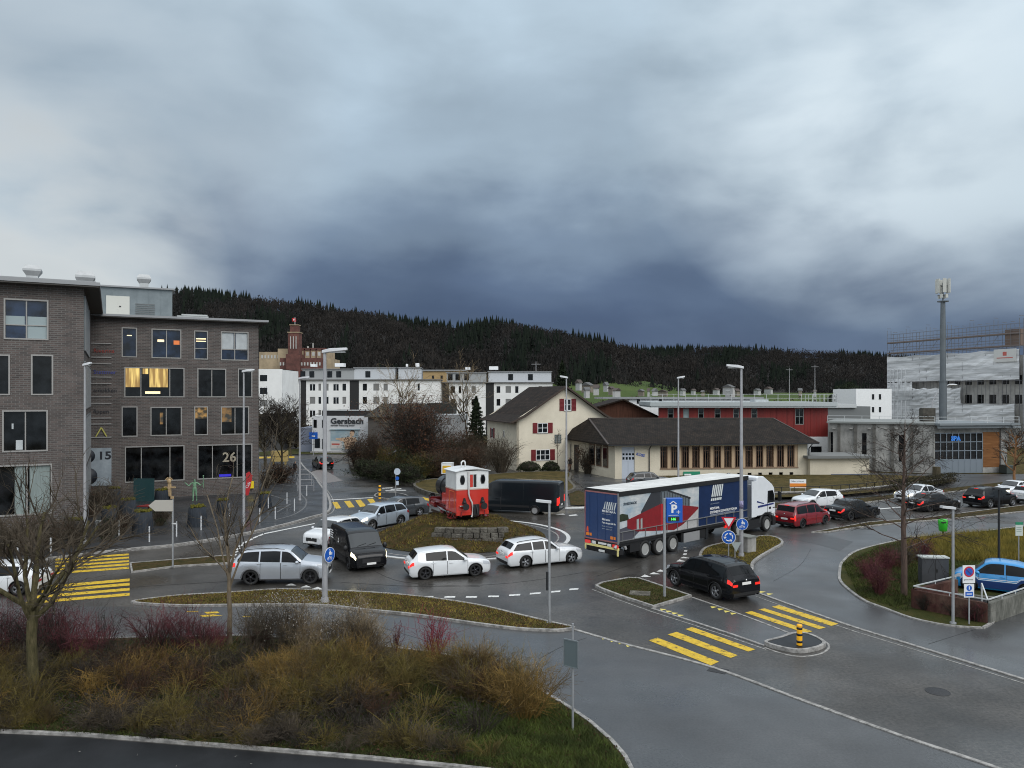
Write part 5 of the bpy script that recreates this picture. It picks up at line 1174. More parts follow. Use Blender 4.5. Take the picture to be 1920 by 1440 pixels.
# ---- long school building with a hipped roof
def school():
    S = Fac('school_building', 'long low cream building with dark hipped roof and many tall brown windows', 'building', (11.5, 85.8), R(7.3))
    rt = S.root; L = S.t(1514); D = 14.0; ze = 4.05; ov = .9; zr = 6.5
    CR = ramp_mat('old_cream_render', [(.3, (.50, .45, .35)), (.7, (.64, .58, .46))], scale=.35, rough=.9, bump=.15, bscale=20, dist=.01, fine=.07, fscale=7)
    TLD = tile_mat('dark_roof_tiles', (.028, .020, .015), (.012, .010, .008), row=.33, colw=.22)
    BRN = mat('brown_window_wood', (.13, .075, .045), .6); TANP = mat('tan_pilaster', (.42, .30, .19), .7)
    wx0, wx1 = S.t(1238), S.t(1496); zw0, zw1 = S.z(1360, 877), S.z(1360, 836); n = 13
    dr = (S.t(1166), S.t(1190), 0, S.z(1178, 838))
    base = [(lerp(wx0, wx1, i/n)+.25, lerp(wx0, wx1, (i+1)/n)-.55, .12, .50) for i in range(6, n)]
    b = MB(); wall_holes(b, 0, L, 0, ze, [(wx0, wx1, zw0, zw1), dr]+base, rev=.25)
    b.bx(L-.1, L, 0, D, 0, ze); b.bx(0, L, D-.1, D, 0, ze)
    b.build('wall', CR, rt)
    b = MB(); b.bx(wx0-.05, wx1+.05, -.06, .1, zw0-.14, zw0); b.build('sill', mat('brown_sill', (.22, .15, .10), .8), rt)
    for i in range(n):
        xa, xb = lerp(wx0, wx1, i/n), lerp(wx0, wx1, (i+1)/n)
        window(rt, (xa+.04, xb-.42, zw0, zw1), BRN, DRKG, (.35, .7), (.78,), fw=.08, y=.10, dep=.14)
        b = MB(); b.bx(xb-.42, xb-.06, -.03, .26, zw0, zw1); b.build('pilaster', TANP, rt)
    for h in base: b = MB(); b.bx(h[0], h[1], .15, .2, h[2], h[3]); b.build('basement_window', DRKG, rt)
    # garage style white door
    b = MB(); b.bx(dr[0], dr[1], .1, .18, 0, dr[3]); d_ = b.build('door', mat('pale_blue_door', (.42, .46, .52), .6), rt)
    b = MB(); w_ = dr[1]-dr[0]
    for i in range(4): b.bx(dr[0]+.1+i*w_/4, dr[0]+.02+(i+1)*w_/4-.06, .08, .1, dr[3]*.60, dr[3]*.68); b.bx(dr[0]+.1+i*w_/4, dr[0]+.02+(i+1)*w_/4-.06, .08, .1, dr[3]*.74, dr[3]*.80)
    b.bx((dr[0]+dr[1])/2-.01, (dr[0]+dr[1])/2+.01, .09, .1, 0, dr[3]*.55); b.build('door_pane', GLASS, d_)
    text_part('wall_sign', 'KOSS', .42, mat('blue_sign_letters', (.05, .10, .35), .5), rt, (S.t(1192), -.02, S.z(1192, 853)), (R(90), R(14), 0), .01, bold=.015, shear=.2)
    # west side wall with brown windows, skewed to meet the house
    x3, y3 = S.t(1062, 13), 13.0; b = MB()
    b.add([(0, 0, 0), (0, 0, ze), (x3, y3, ze), (x3, y3, 0)], [(0, 1, 2, 3)]); b.build('wall', CR, rt)
    d = Vector((x3, y3, 0)); Ls = d.length; d.normalize(); nn_ = Vector((-d.y, d.x, 0)); nn_ = nn_ if nn_.x < 0 else -nn_
    for t0, t1, z0, z1, k in ((1.6, 2.9, 1.1, 3.6, 0), (3.3, 4.6, 1.1, 3.6, 0), (5.0, 6.6, 1.1, 3.6, 0), (9.6, 10.8, 0.0, 3.2, 1)):
        a0, a1 = d*t0+nn_*.03, d*t1+nn_*.03
        b = MB(); b.bar(a0+Vector((0, 0, (z0+z1)/2)), a1+Vector((0, 0, (z0+z1)/2)), .1, z1-z0); f = b.build('window' if not k else 'door', BRN if not k else MATS['dark_door'], rt)
        if not k:
            b = MB(); b.bar(d*(t0+.12)+nn_*.09+Vector((0, 0, (z0+z1)/2)), d*(t1-.12)+nn_*.09+Vector((0, 0, (z0+z1)/2)), .03, z1-z0-.3); b.build('pane', DRKG, f)
    # hipped roof
    c = [Vector((-ov-.1, -ov, ze-.12)), Vector((L+ov, -ov, ze-.12)), Vector((L+ov, D+ov, ze-.12)), Vector((x3-ov, y3+ov, ze-.12))]
    r0, r1 = Vector((S.t(1104, 9.2), 9.2, zr)), Vector((S.t(1450, 7), 7.0, zr)); q = Vector((0, 0, -.16))
    b = MB(); vs = c+[r0, r1]+[v+q for v in c]
    b.add(vs, [(0, 1, 5, 4), (1, 2, 5), (2, 3, 4, 5), (3, 0, 4), (6, 7, 1, 0), (7, 8, 2, 1), (8, 9, 3, 2), (9, 6, 0, 3), (9, 8, 7, 6)])
    rf = b.build('roof', TLD, rt, uv=True)
    b = MB(); b.bar(r0+Vector((0, 0, .02)), r1+Vector((0, 0, .02)), .22, .12); b.bar(c[1], r1, .2, .1); b.bar(c[0], r0, .2, .1); b.build('ridge_tiles', mat('ridge_tile', (.05, .04, .035), .8), rf)
    b = MB(); b.bar(c[0]+Vector((0, -.06, -.1)), c[1]+Vector((0, -.06, -.1)), .12, .12); b.bar((L+.12, -.9, 3.8), (L+.12, -.1, 3.2), .08); b.bar((L+.12, -.1, 3.2), (L+.12, -.1, 0), .09); xd = S.t(1217); b.bar((xd, -.9, 3.8), (xd, -.08, 3.3), .08); b.bar((xd, -.08, 3.3), (xd, -.08, 0), .09); b.build('gutter', DARKM, rt)
    # green sign board on the wall
    r_ = S.rect(1281, 884, 1312, 894); b = MB(); b.bx(r_[0], r_[1], -.10, -.02, r_[2], r_[3]); tag(o := b.build('wall_board', mat('green_sign', (.01, .22, .12), .5)), 'green and white notice board on the cream wall above the lorry trailer', 'sign board'); o.location = S.o; o.rotation_euler = (0, 0, S.a)
    b = MB(); b.bx(r_[0]+.1, r_[0]+.9, -.11, -.10, r_[2]+.1, r_[3]-.25); b.build('white_panel', WHITE, o)
    return S
SC = school()

# ---- red building behind with the pale railing roof
def railing(root, pts, h, n, m, rails=2, r=.03):
    b = MB()
    for a, c in zip(pts, pts[1:]):
        a, c = Vector(a), Vector(c); L = (c-a).length; k = max(1, int(L/n))
        for i in range(k+1): p = a.lerp(c, i/k); b.bar(p, p+Vector((0, 0, h)), r*1.6)
        for j in range(rails): z = h*(j+1)/rails; b.bar(a+Vector((0, 0, z)), c+Vector((0, 0, z)), r*1.5)
    return b.build('railing', m, root)
PALEM = mat('pale_railing', (.50, .52, .52), .5, .2)
Rb = Fac('red_building', 'dark red clad building with white flat roof and railing behind the long tiled roof', 'building', (20.6, 108.0), R(-3))
L = Rb.t(1552); zr_ = Rb.z(1400, 764); REDC = mat('dark_red_cladding', (.17, .010, .007), .6, var=.18, vscale=1.2, stretch=(3, 1, .05)); 
wr = [Rb.rect(x, 766, x+11, 786) for x in (1252, 1281, 1309, 1340, 1375, 1409)]+[Rb.rect(1491, 766, 1507, 796)]
b = MB(); wall_holes(b, 0, L, 3.6, zr_, wr, rev=.2); b.bx(L-.1, L, .01, 12, 3.6, zr_); 
for i in range(30): x = L*i/30; b.bx(x-.015, x+.015, -.03, 0, 3.65, zr_) if not any(h[0]-.1 < x < h[1]+.1 for h in wr) else None
b.build('cladding', REDC, Rb.root)
b = MB(); b.bx(0, L, .3, 12, 0, 3.6); b.bx(Rb.t(1516), L-.02, -.05, .3, 0, 3.6); b.build('base_wall', WHITE, Rb.root)
for i, r in enumerate(wr): window(Rb.root, r, mat('grey_green_frame', (.22, .25, .24), .5), [DRKG, BLINDB][i == 1], (.5,) if i == 6 else (), (.5,), fw=.08, y=.03)
r_ = Rb.rect(1520, 837, 1540, 855); b = MB(); b.bx(r_[0], r_[1], -.08, 0, r_[2], r_[3]); b.build('window', DRKG, Rb.root)
b = MB(); b.bx(-1.2, L+.8, -1.1, 13, zr_, zr_+.22); b.bx(-1.3, L+.9, -1.2, 13.1, zr_+.22, zr_+.75); b.build('roof_slab', mat('pale_roof_edge', (.36, .39, .39), .6), Rb.root)
railing(Rb.root, [(-1.2, -1.1, zr_+.75), (L+.8, -1.1, zr_+.75), (L+.8, 12, zr_+.75)], 1.1, 1.55, PALEM)
b = MB(); b.bx(L*.62, L*.7, 4, 7, zr_+.7, zr_+1.1); b.build('skylight', BLIND, Rb.root)
W2 = Fac('white_building', 'long white flat roofed hall partly hidden behind the brown barn', 'building', (16.0, 125), R(0))
b = MB(); z1 = W2.z(1200, 748); b.bx(W2.t(1180), W2.t(1420), 0, 12, 0, z1); b.build('wall', WHITE, W2.root); b = MB(); b.bx(W2.t(1130), W2.t(1430), -.5, 12.5, z1, z1+.3); b.build('roof_slab', ROOFE, W2.root)
b = MB(); r_ = W2.rect(1194, 746, 1200, 757); b.bx(r_[0], r_[1], -.03, 0, r_[2], r_[3]); r_ = W2.rect(1236, 746, 1241, 753); b.bx(r_[0], r_[1], -.03, 0, r_[2], r_[3]); b.build('window', DRKG, W2.root)
# brown barn
Bn = Fac('barn', 'brown timber barn with a low gable roof behind the cream house', 'barn', (13.6, 112.0), R(0))
xa, xb, xc = Bn.t(1110), Bn.t(1168), Bn.t(1228); z0, z1, z2 = Bn.z(1150, 786), Bn.z(1168, 748), Bn.z(1228, 779)
WOOD = ramp_mat('barn_wood', [(.3, (.045, .022, .016)), (.7, (.10, .045, .03))], scale=1.2, stretch=(6, 6, .3), bump=.3, bscale=9, dist=.02, fine=.2)
b = MB(); b.prism_y([(xa, 0), (xc, 0), (xc, z2-.1), (xb, z1-.15), (xa, z1-.15-(xb-xa)*.28)], 0, 12); b.build('wall', WOOD, Bn.root)
b = MB(); q = .2
b.add([(xb, -.8, z1), (xc+.8, -.8, z2-.25), (xc+.8, 12, z2-.25), (xb, 12, z1), (xb, -.8, z1-q), (xc+.8, -.8, z2-.25-q), (xc+.8, 12, z2-.25-q), (xb, 12, z1-q)], [(0, 1, 2, 3), (4, 5, 1, 0), (7, 6, 5, 4), (5, 6, 2, 1)])
b.add([(xb, -.8, z1), (xa-3, -.8, z1-(xb-xa+3)*.28), (xa-3, 12, z1-(xb-xa+3)*.28), (xb, 12, z1), (xb, -.8, z1-q), (xa-3, -.8, z1-(xb-xa+3)*.28-q), (xa-3, 12, z1-(xb-xa+3)*.28-q), (xb, 12, z1-q)], [(0, 1, 2, 3), (4, 5, 1, 0), (7, 6, 5, 4)])
b.build('roof', MATS['brown_roof_tiles'], Bn.root, uv=True)

# ---- concrete hall at the right
Cc = Fac('concrete_hall', 'weathered concrete hall with pilasters, slit windows and rooftop railing', 'building', (40.1, 97.0), R(-27.7))
L = Cc.t(1749); zt_ = 5.85; D = 14
wr = [Cc.rect(x0, y0, x1, y1) for x0, y0, x1, y1 in ((1554, 810, 1562, 852), (1616, 812, 1625, 853), (1685, 815, 1696, 866), (1722, 817, 1729, 850))]
b = MB(); wall_holes(b, 0, L, 0, zt_, wr[:3], rev=.3); b.bx(.01, .1, .01, D, 0, zt_); b.build('concrete_wall', CONCB, Cc.root)
for r in wr[:3]: window(Cc.root, r, FRD, DRKG, (), (.45,), fw=.05, y=.1)
for px in (1573, 1604, 1639, 1673, 1709): x = Cc.t(px); b = MB(); b.bx(x-.16, x+.16, -.14, 0, 0, zt_-.05); b.build('pilaster', mat('dark_concrete', (.10, .095, .085), .9, var=.2, vscale=2), Cc.root)
for px in (1564, 1596, 1630, 1661, 1681, 1698, 1718): x = Cc.t(px); z_ = Cc.z(px, 803); b = MB(); b.bx(x-.18, x+.18, -.35, -.05, z_-.1, z_+.08); b.build('wall_lamp', mat('lamp_housing', (.28, .27, .25), .6), Cc.root)
b = MB(); b.bx(-.3, L+.2, -.35, D, zt_, zt_+.22); b.build('roof_slab', mat('slab_edge', (.20, .21, .20), .7), Cc.root)
railing(Cc.root, [(-.2, -.2, zt_+.2), (L+.2, -.2, zt_+.2)], .75, 1.9, PALEM)
# entrance block with the glass grid gate
o2 = Cc.o+Cc.u*L
E = Fac('entrance_hall', 'hall entrance with a tall blue grey glazed gate and a timber panel', 'building', (o2.x+.02, o2.y), R(9))
L = E.t(1886); zt_ = E.z(1800, 797); gx0, gx1 = E.t(1752), E.t(1842); gz1 = E.z(1800, 812)
b = MB(); b.bx(-.02, L+.9, -1.2, 10, zt_, zt_+.25); b.bx(E.t(1885), E.t(1900), -1.2, 10, zt_-.35, zt_-.1); b.bx(0, L, -.9, -.75, zt_-.35, zt_); b.build('roof_slab', mat('blue_grey_slab', (.16, .18, .19), .6), E.root)
b = MB(); b.bx(0, gx0, -.1, .2, 0, zt_); b.bx(gx0, L, .05, .3, gz1, zt_); b.bx(E.t(1875), E.t(1886), -.2, .3, 0, zt_); b.bx(L-.3, L, 0, 10, 0, zt_); b.bx(gx1, E.t(1876), -.05, .2, 0, .65); b.build('concrete_wall', CONCB, E.root)
b = MB(); b.bx(gx1+.05, E.t(1874), 0, .12, .65, gz1+.1)
for i in range(14): z_ = lerp(.7, gz1, i/14); b.bx(gx1+.05, E.t(1874), -.02, .0, z_, z_+.22)
b.build('timber_panel', ramp_mat('orange_timber', [(.3, (.13, .055, .022)), (.7, (.25, .12, .05))], scale=1, stretch=(.5, 1, 8), bump=.2, bscale=8, dist=.01, fine=.15), E.root)
GB = mat('blue_grey_gate', (.17, .20, .23), .5, .2); b = MB(); b.bx(gx0, gx1, 0, .08, 0, gz1*.34); n = 8
for i in range(n+1): x = lerp(gx0, gx1, i/n); b.bx(x-.05, x+.05, -.03, .08, 0, gz1)
for k in (.34, .56, .78, 1): b.bx(gx0, gx1, -.02, .08, gz1*k-.05, gz1*k+.05)
g_ = b.build('gate', GB, E.root); b = MB(); b.bx(gx0, gx1, .05, .07, gz1*.35, gz1*.99); b.build('pane', DRKG, g_)
text_part('sticker', 'SPA', .75, mat('cyan_blue', (.03, .18, .55), .4, emit=(.02, .12, .5), es=.3), E.root, (E.t(1783), -.04, E.z(1783, 826)), (R(90), 0, 0), .01, bold=.04)
railing(E.root, [(-.1, -1.1, zt_+.25), (L+.8, -1.1, zt_+.25)], .75, 2.0, PALEM)
b = MB(); x = E.t(1876); b.bx(E.t(1868), E.t(1882), -1.6, -.4, .0, 1.0); tag(o := b.build('waste_container', mat('dark_green_bin', (.03, .04, .035), .6), None, bevel=.05), 'dark waste container beside the timber panel of the hall entrance', 'container'); o.location = E.o; o.rotation_euler = (0, 0, E.a)
# rooftop box
q = PD(1739, 97, 6.0); b = MB(); b.bx(-.75, .75, -.5, .5, 0, 1.75); b.bx(-.85, -.3, -.6, .4, .2, 1.6); o = b.build('roof_box', mat('rusty_dark_box', (.05, .045, .035), .8, var=.4, vscale=2), None); tag(o, 'dark brown box standing on the roof of the concrete hall', 'roof box'); o.location = q
# low cream garage in front of the hall
Gg = Fac('garage', 'low cream garage with a flat grey roof slab in front of the concrete hall', 'garage', (PD(1519, 88).x, 88.0), R(4))
L = Gg.t(1630); z1 = Gg.z(1570, 859); b = MB(); b.bx(0, L, 0, 5, 0, z1); b.build('wall', MATS['old_cream_render'], Gg.root); b = MB(); b.bx(-.5, L+.3, -.6, 5.3, z1, z1+.28); b.build('roof_slab', mat('grey_slab', (.15, .155, .15), .8), Gg.root)
b = MB(); b.bx(L*.35, L*.98, -.05, .0, .05, .3); b.build('blue_skirting', mat('faded_blue', (.08, .11, .18), .7), Gg.root)

# ---- white cube houses and the scaffolded building
Wc = Fac('white_house', 'plain white cube house with small dark windows left of the scaffolded building', 'house', (PD(1605, 140).x, 140), R(0))
z1 = Wc.z(1630, 729); b = MB(); b.bx(0, Wc.t(1672), 0, 10, 0, z1); b.build('wall', WHITE, Wc.root)
for px, py in ((1637, 744), (1650, 744), (1637, 768), (1650, 768)): r = Wc.rect(px-2, py-5, px+2, py+5); b = MB(); b.bx(r[0], r[1], -.05, 0, r[2], r[3]); b.build('window', DRKG, Wc.root)
Lh = Fac('grey_hall', 'low grey flat roofed hall between the red building and the white cube house', 'building', (PD(1553, 118).x, 118), R(0))
b = MB(); z1 = Lh.z(1590, 762); b.bx(0, Lh.t(1632), 0, 8, 0, z1); b.build('wall', mat('grey_wall', (.16, .17, .17), .8), Lh.root); b = MB(); b.bx(-.2, Lh.t(1604), -.4, 8, z1-.2, z1+.35); b.build('roof_edge', PALEM, Lh.root)

Sb = Fac('scaffolded_building', 'tall building wrapped in translucent white sheeting with open scaffolding above', 'building', (PD(1664, 163).x, 163.0), R(-69.5))
# facade that recedes towards the camera at the right: x local runs from the far left corner to the near right one
Ls = Sb.t(1912); zt_ = 17.6
WRAP = ramp_mat('plastic_sheeting', [(.3, (.30, .31, .315)), (.5, (.50, .51, .52)), (.7, (.78, .79, .80))], scale=.5, rough=.4, stretch=(.12, 1, 1.6), bump=.6, bscale=.9, dist=.2, fine=.14, fscale=2)
b = MB(); b.bx(.8, Ls-.5, -14, -.9, 0, zt_-1.0) if False else b.bx(.8, Ls-.5, 1.6, 14, 0, zt_-1.0); b.build('wall', mat('bare_plaster', (.36, .35, .33), .9, var=.2, vscale=.6), Sb.root)
b = MB()
for i in range(7):
    x = Ls*(.42+i*.085)
    for z_ in (11.4, 7.9): b.bx(x, x+1.3, 1.5, 1.62, z_, z_+1.6)
b.build('window', DRKG, Sb.root)
def sheet(x0, x1, z0, z1, nx=24, nz=8):
    bb = MB(); vs = []
    for j in range(nz+1):
        for i in range(nx+1): vs.append((lerp(x0, x1, i/nx), -.12+.07*math.sin(i*.9+j*.4)*abs(math.sin(j*1.57))+rng.uniform(-.05, .05), lerp(z0, z1, j/nz)-(.25*math.sin(math.pi*(i*4/nx % 1)) if j == nz else 0)))
    bb.add(vs, [(j*(nx+1)+i, j*(nx+1)+i+1, (j+1)*(nx+1)+i+1, (j+1)*(nx+1)+i) for j in range(nz) for i in range(nx)], 0, False); return bb
z_a, z_b, z_c, z_d = zt_, 12.2, 10.9, 4.6
sheet(0, Ls, z_b, z_a).build('sheeting', WRAP, Sb.root); sheet(0, Ls*.22, 4.4, z_b).build('sheeting', WRAP, Sb.root); sheet(Ls*.22, Ls*.60, 7.6, z_c).build('sheeting', WRAP, Sb.root); sheet(Ls*.2, Ls*.97, 4.0, 7.9).build('sheeting', WRAP, Sb.root)
SCF = mat('scaffold_steel', (.16, .16, .17), .5, .5); SCR = mat('scaffold_board', (.16, .13, .12), .7)
b = MB()
for i in range(19):
    x = Ls*i/18
    for yy in (-.05, 1.0): b.bar((x, yy, 3.0), (x, yy, 22.2+(.9 if i % 3 == 0 else 0)), .06)
    b.bar((x, -.05, 18.2), (x, 1.0, 18.2), .06); b.bar((x, -.05, 20.4), (x, 1.0, 20.4), .06); b.bar((x, -.05, 22.6+(.9 if i % 3 == 0 else 0)), (x, 1, 22.6+(.9 if i % 3 == 0 else 0)), .07)
for z_ in (12.0, 17.9, 18.9, 19.4, 20.4, 20.9, 21.4, 22.2, 7.6):
    for yy in (-.05, 1.0): b.bar((0, yy, z_), (Ls, yy, z_), .045)
for i in range(0, 18, 2): b.bar((Ls*i/18, 1.02, 18.3), (Ls*(i+1)/18, 1.02, 20.3), .05)
b.build('scaffold_frame', SCF, Sb.root)
b = MB()
for z_ in (18.1, 20.3): b.bx(0, Ls, -.02, .98, z_, z_+.12); b.bx(0, Ls, -.1, -.04, z_+.1, z_+.3)
b.build('scaffold_deck', SCR, Sb.root)
for i in range(5): x = Ls*(.03+i*.034); b = MB(); b.bx(x, x+.12, -.28, -.14, 10.2, 15.0); b.bx(x, x+.12, -.28, -.14, 4.4, 8.3); b.build('sheeting_batten', mat('white_batten', (.62, .63, .64), .6), Sb.root)
b = MB(); b.bx(Ls*.84, Ls*.985, -.36, -.22, 15.4, 17.7); bn = b.build('banner', mat('banner_white', (.52, .52, .50), .6), Sb.root)
b = MB(); b.bx(Ls*.90, Ls*.925, -.38, -.36, 16.5, 17.2); b.bx(Ls*.86, Ls*.965, -.38, -.36, 16.05, 16.2); b.build('banner_mark', mat('faded_red', (.45, .10, .08), .6), bn)
b = MB(); b.bx(Ls*.90, Ls*1.0, .2, 2.2, 18.3, 21.2); b.build('lift_housing', mat('brown_lift_box', (.14, .10, .08), .8), Sb.root)
Sr = Fac('white_building', 'slim pale building edge at the far right beyond the scaffolding', 'building', (PD(1916, 133).x+.8, 133), R(0)); z1 = Sr.z(1916, 665); b = MB(); b.bx(0, 8, 0, .8, 0, z1); b.build('wall', mat('pale_grey_wall', (.30, .31, .33), .8), Sr.root)
b = MB(); b.bx(-.02, 2, -.1, 0, z1-8, z1-5); b.build('window', DRKG, Sr.root)

# ---- apartment blocks in the middle distance
def apartments(label, org, ang, L, z_top, bays, dark, blank=None, pent=None, D=11, rows=3, storey=2.95, group='white apartment blocks beyond the street', wall=None, wlist=None):
    f = Fac('apartment_block', label, 'apartment block', org, ang, group); rt = f.root; wall = wall or mat('white_render', (.72, .72, .70), .8, var=.05, vscale=.5)
    holes = []
    for (x, w_) in bays:
        for j in range(rows): z1 = z_top-.75-j*storey; holes.append((x, x+w_, z1-1.55, z1))
    b = MB(); wall_holes(b, 0, L, 0, z_top, holes, rev=.2); b.bx(L-.02, L, 0, D, 0, z_top); b.bx(0, .02, .01, D, 0, z_top); b.build('wall', wall, rt)
    b = MB(); b.bx(-.3, L+.3, -.5, D, z_top, z_top+.22); b.build('roof_slab', mat('dark_slab_edge', (.12, .12, .12), .7), rt)
    for i, h in enumerate(holes):
        closed = rng.random() < .45
        b = MB(); b.bx(h[0], h[1], .1, .14, h[2], h[3]); w_ = b.build('window', mat('grey_blind', (.17, .17, .165), .7) if closed else DRKG, rt)
        if not closed and h[1]-h[0] > 1.2: b = MB(); b.bx((h[0]+h[1])/2-.05, (h[0]+h[1])/2+.05, .05, .1, h[2], h[3]); b.bx(h[0], h[1], .04, .1, h[3]-.1, h[3]); b.build('frame', WHITE, w_)
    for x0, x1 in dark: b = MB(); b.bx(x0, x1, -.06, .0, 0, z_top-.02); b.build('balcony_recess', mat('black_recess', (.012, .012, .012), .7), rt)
    if pent:
        for (x0, x1, h, wins, m) in pent:
            b = MB(); b.bx(x0, x1, 1.5, D-1, z_top+.2, z_top+.2+h); pz_ = b.build('penthouse', m, rt); b = MB(); b.bx(x0-.2, x1+.2, 1.2, D-.8, z_top+.2+h, z_top+.35+h); b.build('penthouse_roof', ROOFE, pz_)
            for wx in wins: b = MB(); b.bx(wx, wx+1.1, 1.42, 1.5, z_top+.7, z_top+2.1); b.build('window', DRKG, pz_)
        b = MB(); b.bx(L*.42, L*.5, 4, 6, z_top+3.2, z_top+4.0); b.bx(L*.2, L*.24, 4, 6, z_top+3.2, z_top+3.8); b.build('roof_unit', WHITE, rt)
    return f
GP = mat('grey_penthouse', (.30, .31, .31), .7); WPN = mat('white_penthouse', (.48, .50, .52), .7)
def bays_px(f_org, ang, pxs):
    u = Vector((math.cos(ang), math.sin(ang))); out = []
    for px0, px1 in pxs:
        t = []
        for px in (px0, px1): r = (px-960)/F; t.append((r*f_org[1]-f_org[0])/(u.x-r*u.y))
        out.append((t[0], t[1]-t[0]))
    return out
a1 = R(-2); o1 = (PD(530, 172).x, 172.0)
bp = bays_px(o1, a1, [(537, 543), (551, 556), (581, 591), (597, 602), (612, 616), (625, 635), (642, 649), (680, 688), (700, 711), (719, 727)])
dk = bays_px(o1, a1, [(564, 574), (656, 673)]); L1 = bays_px(o1, a1, [(742, 742.1)])[0][0]
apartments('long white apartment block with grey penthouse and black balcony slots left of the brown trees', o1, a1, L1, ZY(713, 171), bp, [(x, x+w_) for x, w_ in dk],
           pent=[(4, L1*.62, 2.3, (L1*.14, L1*.22, L1*.38, L1*.46), GP), (L1*.62, L1-.5, 2.6, (L1*.72,), WPN)])
o2_ = (PD(742, 171.4).x, 171.3); L2 = bays_px(o2_, R(4), [(826, 826.1)])[0][0]
apartments('blank white gable end of the long apartment block, behind the brown tree', o2_, R(4), L2, ZY(713, 172), bays_px(o2_, R(4), [(783, 787)]), [], pent=[(.5, L2*.55, 2.6, (), WPN)], rows=1)
o3 = (PD(828, 178).x, 178.0); L3 = bays_px(o3, a1, [(1036, 1036.1)])[0][0]
apartments('white apartment block with grey penthouse left of the cream house gable', o3, a1, L3, ZY(718, 177), bays_px(o3, a1, [(845, 853), (860, 865), (872, 878), (884, 892), (931, 938), (948, 958), (966, 972), (1010, 1016)]),
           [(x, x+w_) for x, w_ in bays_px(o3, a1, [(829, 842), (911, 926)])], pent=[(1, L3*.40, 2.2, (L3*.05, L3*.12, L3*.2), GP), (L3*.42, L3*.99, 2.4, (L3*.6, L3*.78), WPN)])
o4 = (PD(484, 132).x, 132.0); L4 = bays_px(o4, 0, [(529, 529.1)])[0][0]
f4 = Fac('apartment_block', 'narrow white block with three window rows directly right of the brick building', 'apartment block', o4, 0.0, 'white apartment blocks beyond the street')
zt4, zb4 = ZY(692, 132), ZY(776, 132)
hs = [(f4.t(487), f4.t(501), ZY(y+12, 132), ZY(y, 132)) for y in (703, 727, 750)]
b = MB(); wall_holes(b, 0, L4, zb4, zt4, hs, rev=.2); b.bx(L4-.02, L4, 0, 10, zb4, zt4); b.bx(0, L4, .3, 10, zb4, zb4+.1); b.bx(0, L4, .3, 10, zt4-.1, zt4); b.build('wall', MATS['white_render'], f4.root)
for i, h in enumerate(hs): b = MB(); b.bx(h[0], h[1], .1, .15, h[2], h[3]); w_ = b.build('window', MATS['grey_blind'] if i == 2 else DRKG, f4.root)
b = MB(); b.bx(.3, L4-.4, 1, 9, 0, zb4); b.build('ground_floor', mat('dark_base', (.05, .05, .048), .8), f4.root)

# ---- white shop with the big poster
G_ = Fac('shop_building', 'white two storey shop with a huge poster and name lettering beside the street', 'shop', (PD(585, 125).x, 125.0), R(-3))
L = G_.t(760); zt_ = G_.z(650, 780); zl_ = G_.z(650, 848)
b = MB(); b.bx(0, L, 0, 12, zl_*0, zt_); b.build('wall', mat('white_shop_render', (.52, .53, .54), .7), G_.root)
b = MB(); b.bx(G_.t(602), L, .5, 11, zt_, zt_+.85); b.build('roof_parapet', BLACK, G_.root)
b = MB(); b.bx(G_.t(602), L, .4, .5, zt_+.85, zt_+1.0); b.build('parapet_cap', PALEM, G_.root)
for r in ((588, 787, 594, 802), (604, 787, 609, 802), (604, 823, 609, 842), (590, 822, 600, 840)):
    r_ = G_.rect(*r); b = MB(); b.bx(r_[0], r_[1], -.04, .0, r_[2], r_[3]); b.build('window', DRKG if r[0] != 590 else GLASS, G_.root)
text_part('lettering', 'Gersbach', 2.0/1.6, mat('dark_grey_letters', (.02, .025, .03), .5), G_.root, (G_.t(620), -.08, G_.z(620, 794)), (R(90), 0, 0), .06, bold=.03, sx=1.12)
text_part('lettering', 'sanitär heizung solar', .42, MATS['dark_grey_letters'], G_.root, (G_.t(620), -.05, G_.z(620, 799)), (R(90), 0, 0), .02, sx=1.15)
r_ = G_.rect(620, 806, 672, 843); b = MB(); b.bx(r_[0], r_[1], -.08, 0, r_[2], r_[3]); b.bx(r_[0]-.1, r_[1]+.3, -.25, 0, r_[3], r_[3]+.15); po = b.build('poster', ramp_mat('poster_sky', [(.35, (.20, .30, .36)), (.65, (.40, .45, .45))], scale=.3, rough=.5, bump=0, fine=.05, fscale=1), G_.root)
def disc_poly(cx, cz, rx, rz, n=14): return [(cx+rx*math.cos(2*math.pi*i/n), cz+rz*math.sin(2*math.pi*i/n)) for i in range(n)]
SK = mat('printed_skin', (.50, .34, .22), .6, var=.15, vscale=1.2); cx, cz = (r_[0]+r_[1])/2+.9, (r_[2]+r_[3])/2
b = MB(); b.prism_y([(cx-.75, r_[2]+.05), (cx-1.0, cz-.3), (cx-2.3, cz+.05), (cx-2.35, cz+.25), (cx-.9, cz+.35), (cx-.3, cz+.42), (cx+.35, cz+.42), (cx+.95, cz+.35), (cx+1.3, cz-.25), (cx+.85, cz-.4), (cx+.75, r_[2]+.05)], -.095, -.08); b.prism_y(disc_poly(cx+.35, cz+1.05, .38, .52), -.1, -.08); b.prism_y([(cx-.1, cz+.3), (cx+.35, cz+.3), (cx+.45, cz+.8), (cx+.1, cz+.8)], -.098, -.08); b.build('poster_figure', SK, po)
b = MB(); b.prism_y([(cx+.05, cz+1.3), (cx+.2, cz+1.62), (cx+.55, cz+1.66), (cx+.8, cz+1.4), (cx+.78, cz+1.0), (cx+.66, cz+1.3), (cx+.3, cz+1.38)], -.112, -.08); b.build('poster_hair', mat('printed_hair', (.04, .022, .015), .6), po)
